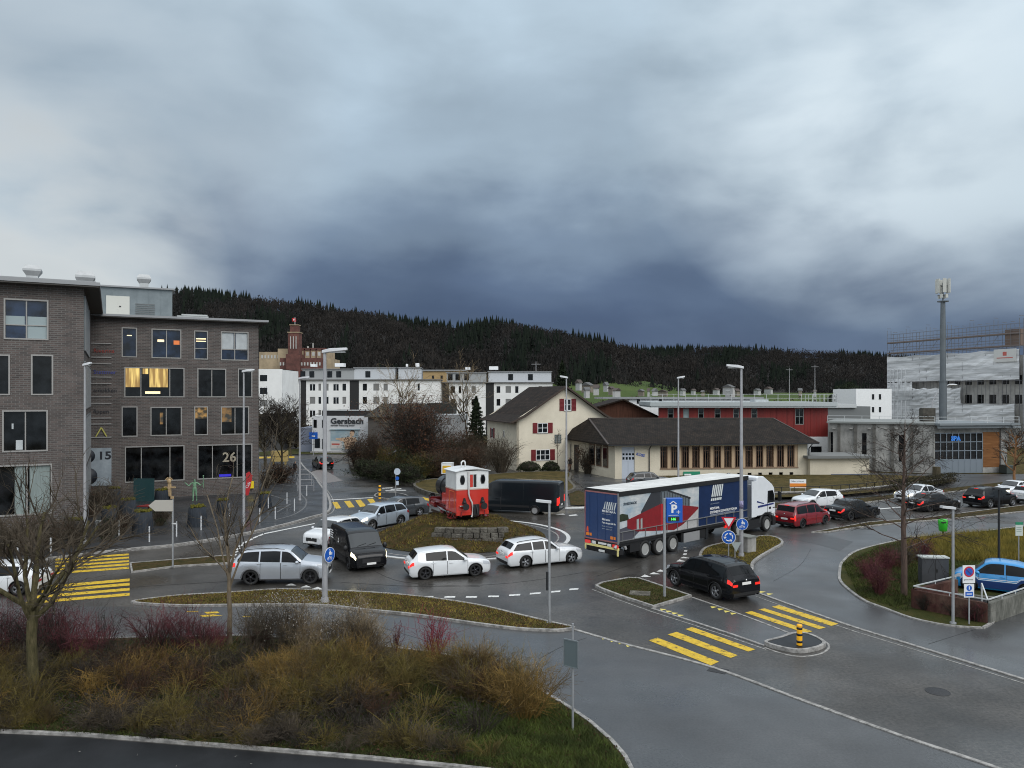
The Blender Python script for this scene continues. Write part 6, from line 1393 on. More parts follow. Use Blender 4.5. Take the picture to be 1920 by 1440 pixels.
b = MB(); b.bx(r_[0]+.05, r_[0]+1.9, -.1, -.08, r_[2]+.2, r_[2]+1.35); b.build('poster_note', mat('poster_note_paper', (.50, .47, .44), .6), po)
b = MB(); b.bx(r_[0]+.2, r_[0]+1.5, -.11, -.1, r_[2]+.75, r_[2]+1.0); b.build('poster_note_line', mat('poster_red', (.4, .08, .06), .6), po)
b = MB(); b.bx(0, L, -.9, 0, 0, G_.z(650, 846)*.9); b.build('plinth', KERB, G_.root)
S2 = Fac('blue_shed', 'blue grey shed wall between the lamp post and the white shop', 'shed', (PD(562, 127).x, 127), R(0)); b = MB(); b.bx(0, S2.t(586), 0, 8, 0, S2.z(575, 802)); b.build('wall', mat('blue_grey_wall', (.16, .18, .23), .7), S2.root)
# dark hip roofed house in the trees
Dh = Fac('brown_roofed_house', 'house with dark grey hipped roof half hidden by the rusty brown tree', 'house', (PD(690, 118).x, 118), R(0))
L = Dh.t(817); zt_, zw = Dh.z(760, 757), Dh.z(760, 782); b = MB(); b.bx(0, L-.6, 0, 9, 0, zw); b.build('wall', mat('dim_wall', (.10, .09, .08), .9), Dh.root)
b = MB(); c = [(-.6, -.6, zw), (L, -.6, zw), (L, 9.6, zw), (-.6, 9.6, zw)]; b.add(c+[(Dh.t(707), 4.5, zt_), (Dh.t(792), 4.5, zt_)], [(0, 1, 5, 4), (1, 2, 5), (2, 3, 4, 5), (3, 0, 4), (3, 2, 1, 0)]); b.build('roof', tile_mat('dark_slate', (.05, .052, .05), (.03, .032, .03)), Dh.root, uv=True)
Gh = Fac('white_house', 'low white flat garage building right of the dark hipped roof', 'building', (PD(815, 121).x, 121), R(0)); b = MB(); z1 = Gh.z(840, 778); b.bx(0, Gh.t(872), 0, 8, 0, z1); b.build('wall', mat('grey_white_wall', (.34, .35, .35), .8), Gh.root)
b = MB(); r_ = Gh.rect(838, 784, 846, 796); b.bx(r_[0], r_[1], -.05, 0, r_[2], r_[3]); b.build('window', MATS['grey_blind'], Gh.root)
Dk = Fac('dark_shed', 'black flat roofed shed in front of the white apartment block', 'shed', (PD(800, 135).x, 135), R(0)); b = MB(); b.bx(0, Dk.t(850), 0, 8, 0, Dk.z(820, 756)); b.build('wall', mat('black_green_wall', (.018, .020, .016), .8), Dk.root)

# ---- brewery on the hill foot: red brick tower with flag
Bw = Fac('brewery', 'red brick castle like brewery with square flag tower at the hill foot', 'brewery', (PD(486, 420).x, 420), R(0))
k = 420/F; X = lambda px: Bw.t(px); Z = lambda py: ZY(py, 420)
RB = mat('red_brick_far', (.105, .042, .034), .85, var=.3, vscale=.4); YB = mat('yellow_render_far', (.33, .26, .17), .85, var=.2, vscale=.2); WF = mat('far_window', (.42, .42, .40), .6)
b = MB(); b.bx(X(546), X(566), -6, 0, 0, Z(625)); b.bx(X(548.5), X(563.5), -5, -1, Z(625), Z(611)); b.bx(X(543), X(569), -7, 1, 0, Z(665)); b.build('tower', RB, Bw.root)
b = MB()
for px in (551, 556, 561): b.bx(X(px-.7), X(px+.7), -6.2, -6, Z(655), Z(632))
b.build('tower_window', WF, Bw.root)
b = MB(); b.bx(X(545), X(567), -6.4, .4, Z(625.5), Z(624)); b.bx(X(547.5), X(564.5), -5.4, -.6, Z(611.5), Z(610)); b.build('tower_cornice', YB, Bw.root)
b = MB(); b.bar((X(556), -3, Z(611)), (X(556), -3, Z(596)), .35); b.build('flag_pole', GALV, Bw.root)
b = MB(); vs = []; n = 6
for i in range(n+1):
    for j in (0, 1): vs.append((lerp(X(551), X(557.5), i/n), -3+.5*math.sin(i*1.4), lerp(Z(604), Z(597.5), j)+.2*math.sin(i)))
b.add(vs, [(2*i, 2*i+2, 2*i+3, 2*i+1) for i in range(n)]); b.build('flag', mat('red_flag', (.55, .02, .03), .6), Bw.root)
b = MB(); b.bx(X(553.2), X(555.8), -3.7, -3.6, Z(601.4), Z(600.2)); b.bx(X(554), X(555.1), -3.72, -3.61, Z(602.6), Z(599)); b.build('flag_cross', WHITE, Bw.root)
b = MB(); b.bx(X(486), X(546), 0, 20, 0, Z(660)); b.bx(X(522), X(546), -1, 20, 0, Z(654)); b.bx(X(566), X(612), 0, 20, 0, Z(655)); b.bx(X(610), X(625), -4, 16, 0, Z(673)); b.build('wing', YB, Bw.root)
b = MB(); b.bx(X(530), X(612), -5, -1.2, 0, Z(672)); 
for px in (570, 581, 592, 603): b.bx(X(px), X(px+2), -.3, 0, 0, Z(654))
b.bx(X(566), X(612), -.3, .5, Z(657), Z(652.5)); b.build('brick_wing', RB, Bw.root)
b = MB()
for i in range(14): b.bx(X(530+i*5.6), X(532.6+i*5.6), -5.3, -5, Z(686), Z(680))
for px in (574, 585, 596): b.bx(X(px), X(px+5), -.1, 0, Z(667), Z(660))
for i in range(8): b.bx(X(490+i*6), X(493+i*6), -.1, 0, Z(672), Z(666))
b.build('arched_window', WF, Bw.root)
b = MB(); b.bx(X(536), X(538), 5, 7, Z(654), Z(648)); b.bx(X(571), X(573), 5, 7, Z(652), Z(648)); b.bar((X(582.5), 5, Z(652)), (X(582.5), 5, Z(642)), .5); b.build('roof_turret', WF, Bw.root)
Yb = Fac('yellow_building', 'yellow ochre hall with small arched windows behind the apartment blocks', 'building', (PD(793, 260).x, 260), R(0)); b = MB(); z1 = ZY(696, 260); b.bx(0, Yb.t(871), 0, 12, 0, z1); b.build('wall', mat('ochre_wall', (.36, .25, .12), .85), Yb.root); b = MB(); b.bx(-.5, Yb.t(871)+.5, -.5, 12, z1, z1+.5); b.build('roof_edge', ROOFE, Yb.root)
b = MB(); [b.bx(Yb.t(px), Yb.t(px+4), -.05, 0, ZY(710, 260), ZY(704, 260)) for px in (810, 826)]; b.build('window', DRKG, Yb.root)
# ================================================================ STREET FURNITURE, LOCOMOTIVE, PEOPLE
HEADM = mat('lamp_head_white', (.55, .56, .57), .4); LENS = mat('lamp_lens', (.30, .31, .31), .2)
def street_lamp(px, py, h, side, label, arm=1.0, r=.10, head=(.95, .34), big=True):
    c = P(px, py); root = thing('street_lamp', label, 'street lamp', c, 0, 'tall grey street lamps around the roundabout')
    b = MB(); b.cyl((0, 0, 0), (0, 0, h-.12), r, r*.55, 14); b.build('pole', LAMPP, root)
    b = MB(); b.cyl((0, 0, 0), (0, 0, .28), r*1.5, r*1.25, 14); b.build('base', LAMPP, root)
    b = MB(); s = 1 if side > 0 else -1
    b.add([(s*x, y, z) for x, y, z in [(-.12, -.10, h-.16), (.25, -.17, h-.10), (arm, -.13, h-.02), (arm, .13, h-.02), (.25, .17, h-.10), (-.12, .10, h-.16),
           (-.12, -.09, h-.02), (.25, -.15, h+.08), (arm, -.10, h+.10), (arm, .10, h+.10), (.25, .15, h+.08), (-.12, .09, h-.02)]],
          [(0, 1, 2, 3, 4, 5), (11, 10, 9, 8, 7, 6)]+[(i, (i+1) % 6, 6+(i+1) % 6, 6+i) for i in range(6)])
    hd = b.build('lamp_head', HEADM, root, bevel=.03)
    b = MB(); b.bx(s*.25, s*(arm-.08), -.11, .11, h-.125, h-.075); b.build('lens', LENS, hd)
    return root
street_lamp(609, 1132, 11.35, 1, 'tallest grey street lamp standing in the grass strip beside the silver SUV', 1.0, .13)
street_lamp(457, 988, 11.1, 1, 'grey street lamp on the pavement in front of the numbered brick block', .75)
street_lamp(562, 940, 10.9, 1, 'grey street lamp on the pavement bend beside the side street', .85)
street_lamp(1062, 950, 10.9, -1, 'grey street lamp behind the long black van, in front of the cream gable', .55)
street_lamp(1390, 1046, 11.0, -1, 'grey street lamp on the grass island with a round blue sign', .85, .12)
street_lamp(1272, 940, 10.95, 1, 'grey street lamp rising behind the lorry trailer', .55)
street_lamp(159, 1022, 11.3, 1, 'grey street lamp at the corner of the left brick wing', .40)
def small_lamp(px, py, h, side, label, L=.62, m=None, tee=False):
    c = P(px, py); m = m or GALV; root = thing('path_lamp', label, 'path lamp', c, 0, 'low path lamps')
    b = MB(); b.cyl((0, 0, 0), (0, 0, h), .06, .05, 12); b.build('pole', m, root); b = MB(); b.cyl((0, 0, 0), (0, 0, .10), .13, .12, 12); b.build('base', m, root)
    s = side; b = MB(); (b.bx(-.28, .5, -.10, .10, h-.02, h+.07) if tee else b.box((s*L*.38, 0, h+.01), (L, .22, .09), ry=-.10*s)); b.build('lamp_head', HEADM if not tee else m, root)
    return root
small_lamp(1030, 1171, 5.0, -1, 'low path lamp at the tip of the near grass strip'); small_lamp(1787, 1171, 4.75, -1, 'low path lamp beside the concrete ramp wall and the no stopping sign', .55)
small_lamp(1873, 1082, 4.5, 1, 'black path lamp rising behind the small blue car', m=DARKM, tee=True)
b = MB(); c = P(1030, 1171); b.cyl((-.09, -.02, 1.4), (-.09, -.02, 2.15), .045, n=8); o = b.build('marker_tube', DARKM); o.location = c; tag(o, 'short dark tube strapped to the low path lamp on the near grass strip', 'tube')

SIGNB = mat('sign_blue', (.008, .09, .42), .35); SIGNR = mat('sign_red', (.50, .015, .03), .35); SIGNW = mat('sign_white', (.70, .71, .72), .35); SIGNG = mat('sign_back_grey', (.24, .27, .28), .4, .5)
def pole(root, h, r=.035, m=None): b = MB(); b.cyl((0, 0, 0), (0, 0, h), r, n=10); return b.build('pole', m or GALV, root)
def rdisc(b, cx, cz, r, y0, y1, n=24, r0=0):
    pts = [(cx+r*math.cos(2*math.pi*i/n), cz+r*math.sin(2*math.pi*i/n)) for i in range(n)]; b.prism_y(pts, y0, y1)
# parking guidance sign
c = P(1246, 1118, .1); root = thing('parking_sign', 'tall blue parking sign with a white P and a small green display', 'sign', c, R(8))
pole(root, 4.5, .07); b = MB(); b.bx(.06, .82, -.13, .17, 3.38, 4.5); bd = b.build('sign_box', SIGNB, root, bevel=.02)
text_part('letter_p', 'P', .50, SIGNW, bd, (.26, -.137, 3.86), (R(90), 0, 0), .003, bold=.02, sx=1.1)
b = MB(); b.bar((.20, -.14, 4.25), (.36, -.14, 4.37), .035); b.bar((.36, -.14, 4.37), (.52, -.14, 4.25), .035); b.build('roof_symbol', SIGNW, bd)
b = MB(); b.bx(.52, .70, -.14, -.13, 3.86, 3.885); b.bx(.60, .625, -.14, -.13, 3.79, 3.95); b.build('arrow', SIGNW, bd)
b = MB(); b.bx(.14, .62, -.14, -.13, 3.72, 3.735); b.build('line', SIGNW, bd)
b = MB(); b.bx(.12, .66, -.14, -.13, 3.45, 3.66); dp = b.build('display', BLACK, bd); 
text_part('display_digits', '146', .16, mat('green_led', (.02, .3, .05), .4, emit=(.1, .9, .12), es=1.3), dp, (.25, -.143, 3.50), (R(90), 0, 0), .002, bold=.006)
# yield + roundabout signs on the island
c = P(1366, 1046, .1); root = thing('roundabout_sign', 'white and red yield triangle above a blue roundabout disc on one post', 'sign', c, R(-6))
pole(root, 2.3)
def tri(b, cx, cz, r, y0, y1): b.prism_y([(cx-r, cz+r*.58), (cx, cz-r*1.15), (cx+r, cz+r*.58)], y0, y1)
b = MB(); tri(b, 0, 2.08, .42, -.06, -.045); s = b.build('yield_sign', SIGNR, root); b = MB(); tri(b, 0, 2.10, .27, -.066, -.06); b.build('white_field', SIGNW, s)
b = MB(); rdisc(b, 0, 1.18, .39, -.06, -.045); s = b.build('roundabout_disc', SIGNW, root); b = MB(); rdisc(b, 0, 1.18, .36, -.066, -.06); s2 = b.build('blue_field', SIGNB, root)
b = MB()
for k in range(3):
    a0 = R(90+k*120+12)
    pts = [Vector((.21*math.cos(a0+R(8*i)), -.07, 1.18+.21*math.sin(a0+R(8*i)))) for i in range(9)]
    b.tube(pts, [.035]*9, 5); e_ = a0+R(72); t_ = Vector((-math.sin(e_), 0, math.cos(e_))); q = Vector((.21*math.cos(e_), -.07, 1.18+.21*math.sin(e_))); nrm = Vector((math.cos(e_), 0, math.sin(e_)))
    b.add([q+nrm*.09, q-nrm*.09, q+t_*.13, q+nrm*.09+Vector((0, -.01, 0)), q-nrm*.09+Vector((0, -.01, 0)), q+t_*.13+Vector((0, -.01, 0))], [(0, 1, 2), (5, 4, 3)])
b.build('white_arrow', SIGNW, s2)
c = P(1378, 1055, .1); root = thing('yield_sign', 'grey back of a low triangular sign beside the lamp post on the grass island', 'sign', c, R(10)); pole(root, 1.2, .03)
b = MB(); tri(b, .05, .95, .30, -.05, -.035); b.build('sign_back', mat('pale_sign_back', (.35, .39, .38), .45, .3), root)
c = P(1399, 1033, .1); root = thing('grit_box', 'grey concrete grit bin standing behind the lamp post on the grass island', 'grit bin', c, R(30))
b = MB(); b.bx(-.36, .36, -.45, .45, 0, .85); b.build('body', CONCB, root, bevel=.02); b = MB(); b.bx(-.40, .40, -.5, .5, .85, .93); b.build('lid', mat('grey_lid', (.16, .165, .15), .7), root)
def round_sign(name, label, loc, rz, r=.33, ped=True):
    root = thing(name, label, 'sign', loc, rz); b = MB(); rdisc(b, 0, 0, r, -.015, 0); f = b.build('sign_plate', SIGNW, root); b = MB(); rdisc(b, 0, 0, r*.93, -.021, -.015); f2 = b.build('blue_field', SIGNB, root)
    b = MB(); b.bx(-.03, .03, 0, .06, -r*.6, -r*.5); b.bx(-.03, .03, 0, .06, r*.5, r*.6); b.build('bracket', GALV, root)
    b = MB(); k = r/.33
    b.prism_y([(-.03*k, .0), (.06*k, .0), (.09*k, .10*k), (.03*k, .19*k), (-.05*k, .12*k)], -.026, -.021); b.prism_y([(x*k-.01, z*k+.22*k) for x, z in ((-.02, -.02), (.03, -.02), (.03, .03), (-.02, .03))], -.026, -.021)
    b.prism_y([(.10*k, -.01*k), (.14*k, -.01*k), (.15*k, .10*k), (.10*k, .10*k)], -.026, -.021)
    for q in (-.10, .08): b.lathe([(.045*k, -.026), (.065*k, -.026), (.065*k, -.021), (.045*k, -.021)], (q*k, 0, -.15*k), 12, 'Y', closed=True)
    b.bar((-.10*k, -.024, -.15*k), (-.02*k, -.024, -.05*k), .02*k); b.bar((-.02*k, -.024, -.05*k), (.08*k, -.024, -.15*k), .02*k); b.build('symbol', SIGNW, f2); return root
p = P(1390, 1046); round_sign('path_sign', 'round blue footpath and cycle path sign on the lamp post of the grass island', (p.x, p.y-.16, ZY(982, p.y)), R(-4), .34)
b = MB(); b.lathe([(.115, -.22), (.118, -.22), (.118, .22), (.115, .22)], (0, 0, 0), 14, closed=True); o = b.build('sticker_band', mat('violet_sticker', (.22, .20, .32), .5, var=.5, vscale=12)); o.location = (p.x, p.y, ZY(946, p.y)); tag(o, 'faded violet sticker band around the lamp post above the round blue sign', 'sticker')
p = P(609, 1132); round_sign('path_sign', 'round blue sign seen almost edge on, fixed to the tallest lamp post', (p.x+.22, p.y-.05, ZY(1040, p.y)), R(62), .34)
# direction arrow seen from behind
c = P(324, 1063, .1); root = thing('direction_sign', 'blank cream arrow shaped direction sign pointing left on a grey post', 'sign', c, 0); pole(root, 3.62, .05)
b = MB(); z0, z1 = 3.0, 3.60; b.prism_y([(0.04, z0), (-.92, z0), (-1.28, (z0+z1)/2), (-.92, z1), (.04, z1)], -.07, -.04); b.build('arrow_panel', mat('cream_panel', (.40, .38, .34), .6), root)
b = MB(); b.bx(-.03, .2, -.06, .04, 2.30, 2.36); b.build('bracket', HEADM, root)
# blank sign back near the right edge of the shrub bed
c = P(1074, 1370, .07); root = thing('traffic_sign', 'grey back of a rectangular sign with rounded rim standing in the near grass', 'sign', c, R(-35)); pole(root, 2.95, .032)
b = MB(); b.bx(-.23, .18, -.045, -.03, 1.78, 2.46); 
b.v, b.f, b.mi, b.sm = [], [], [], []
b.bx(-.25, .19, -.055, -.035, 1.76, 2.50); sb = b.build('sign_back', mat('blue_grey_sign_back', (.16, .20, .21), .4, .5), root); b = MB()
for q in (((-.25, 1.76), (.19, 1.76)), ((.19, 1.76), (.19, 2.5)), ((.19, 2.5), (-.25, 2.5)), ((-.25, 2.5), (-.25, 1.76))): b.bar((q[0][0], -.055, q[0][1]), (q[1][0], -.055, q[1][1]), .028, .03)
b.build('rim', SIGNG, sb)
# no stopping sign + blue sign
c = P(1817, 1170, .06); root = thing('no_stopping_sign', 'round red and blue no stopping sign over a small blue plate on a thin post', 'sign', c, R(4)); pole(root, 2.35, .032)
zt_ = 9.3-(1060-HZ)*31.3/F; b = MB(); b.bx(-.30, .22, -.05, -.035, zt_-.72, zt_); pl = b.build('sign_plate', SIGNW, root)
b = MB(); rdisc(b, -.04, zt_-.26, .215, -.056, -.05); r1_ = b.build('red_ring', SIGNR, pl); b = MB(); rdisc(b, -.04, zt_-.26, .155, -.061, -.056); b.build('blue_disc', SIGNB, pl)
b = MB(); b.bar((-.15, -.064, zt_-.15), (.07, -.064, zt_-.37), .045, .006); b.build('diagonal_bar', SIGNR, pl)
text_part('small_text', 'ganzes Areal', .075, DKB, pl, (-.25, -.054, zt_-.60), (R(90), 0, 0), .001)
b = MB(); b.bx(-.24, .18, -.05, -.035, zt_-1.30, zt_-.76); pl = b.build('lower_plate', SIGNW, root); b = MB(); rdisc(b, -.03, zt_-.92, .115, -.056, -.05); b.bx(-.19, .13, -.056, -.05, zt_-1.25, zt_-1.07); b.build('blue_field', SIGNB, pl)
b = MB(); b.bx(-.05, -.01, -.06, -.056, zt_-.98, zt_-.85); b.bx(-.14, .08, -.06, -.056, zt_-1.18, zt_-1.14); b.build('symbol', SIGNW, pl)
# info sign on the right lawn
c = P(1910, 1060, .06); root = thing('info_sign', 'small white and green notice on a thin post at the right edge', 'sign', c, 0); pole(root, 2.3, .03)
b = MB(); b.bx(-.2, .2, -.05, -.03, 1.62, 2.22); s = b.build('notice', mat('notice_paper', (.50, .54, .50), .5), root); b = MB(); b.bx(-.2, .2, -.06, -.03, 2.22, 2.36); b.build('header', mat('notice_green', (.01, .20, .10), .5), root)
b = MB(); [b.bx(-.15, .12, -.053, -.05, z_, z_+.025) for z_ in (2.05, 1.95, 1.85)]; b.build('notice_lines', mat('notice_ink', (.15, .22, .18), .6), s)
# green bin
c = P(1768, 1004, .05); root = thing('litter_bin', 'bright green litter bin on a short post beside the right path', 'litter bin', c, 0)
b = MB(); b.cyl((0, 0, 0), (0, 0, .5), .05); b.build('post', DARKM, root); b = MB(); b.lathe([(.20, .28), (.25, .34), (.29, .80), (.30, .98), (.27, 1.05), (.2, 1.08), (.001, 1.09)], (0, 0, 0), 10); b.build('bin_body', mat('bright_green', (.035, .42, .03), .4), root)
b = MB(); b.bx(-.22, .02, -.31, -.2, .86, .94); b.build('slot', BLACK, root)
# grey cabinet
c = P(1754, 1096, .05); root = thing('electrical_cabinet', 'anthracite electrical cabinet with a pale lid behind the ramp wall', 'cabinet', c, R(-6)); w_ = .62
b = MB(); b.bx(-w_, w_, 0, .5, 0, 1.28); b.build('cabinet_body', mat('anthracite', (.045, .047, .052), .5, var=.12, vscale=2), root); b = MB(); b.bx(-w_-.04, w_+.04, -.04, .54, 1.28, 1.34); b.build('lid', mat('pale_lid', (.42, .44, .42), .6), root)
b = MB(); b.bx(-.01, .01, -.005, 0, .1, 1.2); b.bx(.05, .1, -.03, 0, .6, .75); b.build('door_gap', BLACK, root)
# orange and white panel on the lawn
c = P(1497, 924, .3); root = thing('site_sign', 'white and orange advertising panel standing on the dry lawn', 'sign', c, R(-4)); k = c.y/F
b = MB(); b.bx(-16*k, 14*k, -.04, 0, .45, 1.25); s = b.build('panel', WHITE, root); b = MB(); b.bx(-16*k, 14*k, -.05, -.04, .52, .88); b.build('orange_band', mat('orange_band', (.70, .22, .02), .5), s)
text_part('panel_text', 'Offen zuVermi', .20, DKB, s, (-.70, -.045, 1.0), (R(90), 0, 0), .002)
b = MB(); [b.cyl((x, 0, 0), (x, 0, .45), .035, n=8) for x in (13*k,)]; b.build('post', LAMPP, root); b = MB(); b.cyl((-15*k, 0, 0), (-15*k, 0, .45), .035, n=8); b.build('post', LAMPP, root)
# small sign post on the street refuge
c = P(742, 936, .1); root = thing('traffic_sign', 'thin post with small white and blue round signs on the street refuge', 'sign', c, R(30)); pole(root, 2.75, .035)
b = MB(); rdisc(b, .12, 2.45, .30, -.06, -.045); b.build('sign_plate', mat('pale_blue_sign', (.42, .48, .55), .45), root); b = MB(); rdisc(b, .12, 1.85, .17, -.06, -.045); b.build('sign_plate', SIGNB, root); b = MB(); b.bx(.0, .26, -.06, -.045, 1.25, 1.6); b.build('sign_plate', mat('pale_blue_sign', (.4, .4, .4), .5), root)
c = PD(588, 120, 0); root = thing('direction_sign', 'square blue parking sign in front of the white shop', 'sign', c, 0); pole(root, 3.4, .05); b = MB(); b.bx(-.65, .65, -.1, -.05, 2.55, 3.6); s = b.build('sign_plate', SIGNB, root); b = MB(); b.bx(-.25, .25, -.11, -.1, 2.9, 3.1); b.build('symbol', SIGNW, s)
# flashing beacon posts
YB_ = mat('beacon_yellow', (.72, .36, .01), .4, emit=(.8, .4, .02), es=.15)
def beacon(px, py, z, h, label, r=.10):
    c = P(px, py, z); root = thing('traffic_beacon', label, 'beacon', c, 0, 'yellow and black beacons on the refuges'); b = MB()
    b.cyl((0, 0, 0), (0, 0, h), r, r, 16); b.lathe([(r, h), (r*.9, h+.03), (.001, h+.04)], (0, 0, 0), 16); b.build('beacon_body', YB_, root)
    for k in (.12, .48, .80): b = MB(); b.lathe([(r+.002, h*k), (r+.004, h*k), (r+.004, h*(k+.12)), (r+.002, h*(k+.12))], (0, 0, 0), 16, closed=True); b.build('black_band', BLACK, root)
beacon(1499, 1209, .14, .72, 'yellow and black banded beacon on the near rounded refuge'); beacon(712, 935, .12, 1.15, 'yellow and black banded beacon on the refuge of the side street', .11)
# bollards
first = None
for i, (px, py) in enumerate(((280, 1016), (331, 1006), (377, 994), (33, 1044), (95, 1040), (223, 1004), (487, 978), (516, 973), (503, 952), (538, 945), (552, 958), (575, 930), (430, 968))):
    lab = 'thin pale bollard in the row on the left pavement'
    c = P(px, py, .1)
    if first is None:
        first = thing('bollard', lab, 'bollard', c, 0, 'thin pale bollards along the left pavement'); b = MB(); b.cyl((0, 0, 0), (0, 0, .93), .045, n=10); b.build('post', HEADM, first); b = MB(); b.lathe([(.05, .93), (.05, .97), (.001, .99)], (0, 0, 0), 10); b.build('cap', GALV, first)
    else: dup(first, c)
# planters with clipped tops
POT = ramp_mat('planter_slate', [(.3, (.018, .022, .028)), (.7, (.04, .046, .055))], scale=1.5, stretch=(6, 6, .5), rough=.7, bump=.4, bscale=8, dist=.02, fine=.2)
MOSS = ramp_mat('sedum', [(.3, (.04, .045, .008)), (.7, (.14, .12, .02))], scale=6, bump=1, bscale=20, dist=.05, fine=.5)
def planter(px, py, w, h, label, moss=True):
    c = P(px, py, .1); root = thing('planter', label, 'planter', c, rng.uniform(0, .4), 'dark tapered planters on the left pavement'); b = MB()
    b.lathe([(w*1.12, 0), (w, h*.5), (w*.9, h), (w*.8, h), (w*.78, h-.1), (.001, h-.1)], (0, 0, 0), 22); b.build('pot', POT, root)
    b = MB(); n = 70
    for i in range(n):
        a, q = rng.uniform(0, 6.28), w*.85*math.sqrt(rng.random()); b.ball((q*math.cos(a), q*math.sin(a), h+rng.uniform(-.02, .1)), (.09, .09, rng.uniform(.05, .12)), 5, 4)
    b.build('sedum_top', MOSS, root)
for a_ in ((370, 986, .62, 1.35, 'dark planter with yellow green top, alone in front of the green statue'), (268, 998, .62, 1.4, 'dark planter with mossy top nearest to the blank arrow sign'), (240, 972, .60, 1.4, 'dark planter behind the one beside the blank arrow sign'), (205, 984, .52, 1.2, 'dark planter right of the white slatted chair'),
           (497, 950, .50, 1.1, 'dark planter with pampas grass near the brick block corner'), (303, 938, .55, .9, 'low dark planter against the brick wall under the shop window'), (142, 1010, .60, 1.2, 'dark planter at the foot of the left brick wing corner'), (378+40, 962, .45, 1.0, 'dark planter with a leafless shrub right of the green statue'), (214, 950, .5, 1.5, 'tall dark planter half hidden in the brown shrubs by the wall')): planter(*a_)
# slatted chair
c = P(190, 1002, .1); root = thing('slatted_chair', 'white slatted garden chair among the brown shrubs by the brick wing', 'chair', c, R(160)); b = MB()
for i in range(5): b.bx(-.25, .25, .22, .25, .5+i*.1, .56+i*.1)
b.build('backrest', SIGNW, root); b = MB()
for i in range(5): b.bx(-.25, .25, -.22+i*.09, -.16+i*.09, .44, .46)
b.build('seat', SIGNW, root)
for x in (-.23, .23):
    for y in (-.2, .23): b = MB(); b.bx(x-.02, x+.02, y-.02, y+.02, 0, .44 if y < 0 else 1.0); b.build('leg', LAMPP, root)
# red flag pennant and wooden sculpture, glass screen
c = P(459, 945, .1); root = thing('beach_flag', 'red advertising flag leaning beside the shop entrance', 'flag', c, R(20)); b = MB(); b.cyl((0, 0, 0), (.1, 0, 2.6), .02, n=6); b.build('pole', GALV, root)
b = MB(); b.prism_y([(.05, .7), (.1, 2.6), (.35, 2.75), (.62, 2.4), (.48, 1.5), (.3, .75)], -.02, .02); s = b.build('flag_cloth', mat('flag_red', (.40, .01, .015), .6), root); text_part('flag_text', 'Café', .32, SIGNW, s, (.2, -.03, 1.3), (R(90), R(-60), 0), .002)
c = P(318, 935, .1); root = thing('wooden_sculpture', 'pale carved wooden cross like sculpture behind the blank arrow sign', 'sculpture', c, 0); WD = mat('pale_carved_wood', (.50, .36, .20), .7, var=.2, vscale=5)
b = MB(); b.bx(-.12, .12, -.1, .1, 0, 1.35); b.bx(-.5, .55, -.08, .08, .95, 1.08); b.bx(-.3, .35, -.1, .1, 0, .22); b.ball((-.05, 0, 1.55), (.2, .16, .24), 9, 6)
for i in range(7): b.bar((-.05, 0, 1.6), (-.05+.36*math.cos(R(20+23*i)), 0, 1.6+.34*math.sin(R(20+23*i))), .06)
b.build('carving', WD, root)
c = P(270, 940, .1); b = MB(); b.bx(-.9, .9, -.03, .03, 0, 2.0); o = b.build('glass_screen', mat('teal_glass', (.03, .07, .075), .1, spec=.8)); o.location = c; tag(o, 'greenish glass wind screen against the brick wall left of the wooden sculpture', 'screen')
c = P(283, 962, .1); b = MB(); b.prism([(-1.0, -.5), (.9, -.7), (1.3, .2), (-.5, .5)], .55, .62); b.cyl((-.2, 0, 0), (-.2, 0, .55), .05); o = b.build('red_table', mat('dark_red_table', (.20, .02, .02), .5)); o.location = c; tag(o, 'dark red low table behind the blank arrow sign', 'table')
c = P(530, 858, .1); b = MB(); b.bx(-1.1, 1.0, -.4, .4, .5, 1.9); b.bx(-1.1, 1.0, -.45, .45, 1.2, 1.3); b.bx(-.9, -.8, -.3, .3, 0, .5); b.bx(.7, .8, -.3, .3, 0, .5); o = b.build('yellow_crate', mat('faded_yellow', (.45, .33, .12), .6)); o.location = PD(525, 103, 0); tag(o, 'faded yellow stand beside the street behind the pedestrian', 'stand')
# cycle racks
b = None
for i, (px, py) in enumerate(((566, 899), (570, 909), (573, 921))):
    c = P(px, py, .1); root = thing('bicycle_rack', 'grey metal frame stand beside the street, %s' % ('furthest back', 'in the middle of the three', 'nearest to the lamp post')[i], 'bicycle rack', c, 0, 'metal frame stands by the street')
    b = MB(); b.bar((-.8, 0, 0), (-.55, 0, 1.1), .05); b.bar((.8, 0, 0), (.8, 0, 1.1), .05); b.bar((-.55, 0, 1.1), (.8, 0, 1.1), .05); b.bar((-.7, 0, .55), (.8, 0, .55), .04); b.build('frame', LAMPP, root)

# ---------------------------------------------------------------- antenna mast
c = PD(1768, 104.5, 0); root = thing('antenna_mast', 'tall grey telecom mast with pale panel antennas behind the concrete hall', 'mast', c, 0); MG = mat('mast_grey', (.11, .125, .135), .5, .3, var=.1, vscale=1)
zt_ = ZY(566, 104.5); zm = ZY(715, 104.5); b = MB(); b.cyl((0, 0, 0), (0, 0, zm), .52, .47, 20); b.cyl((0, 0, zm), (0, 0, ZY(610, 104.5)), .39, .36, 20); b.cyl((0, 0, ZY(610, 104.5)), (0, 0, zt_), .34, .29, 20); b.cyl((0, 0, zm-.05), (0, 0, zm+.1), .56, .56, 20); b.cyl((0, 0, zt_), (0, 0, zt_+.12), .72, .72, 16); b.build('mast_tube', MG, root)
b = MB(); b.cyl((0, 0, zt_), (0, 0, zt_+2.6), .10, n=8)
for a in range(6): an = R(60*a+15); b.bar((0, 0, zt_+.9), (.75*math.cos(an), .75*math.sin(an), zt_+.9), .06); b.bar((0, 0, zt_+2.2), (.75*math.cos(an), .75*math.sin(an), zt_+2.2), .06)
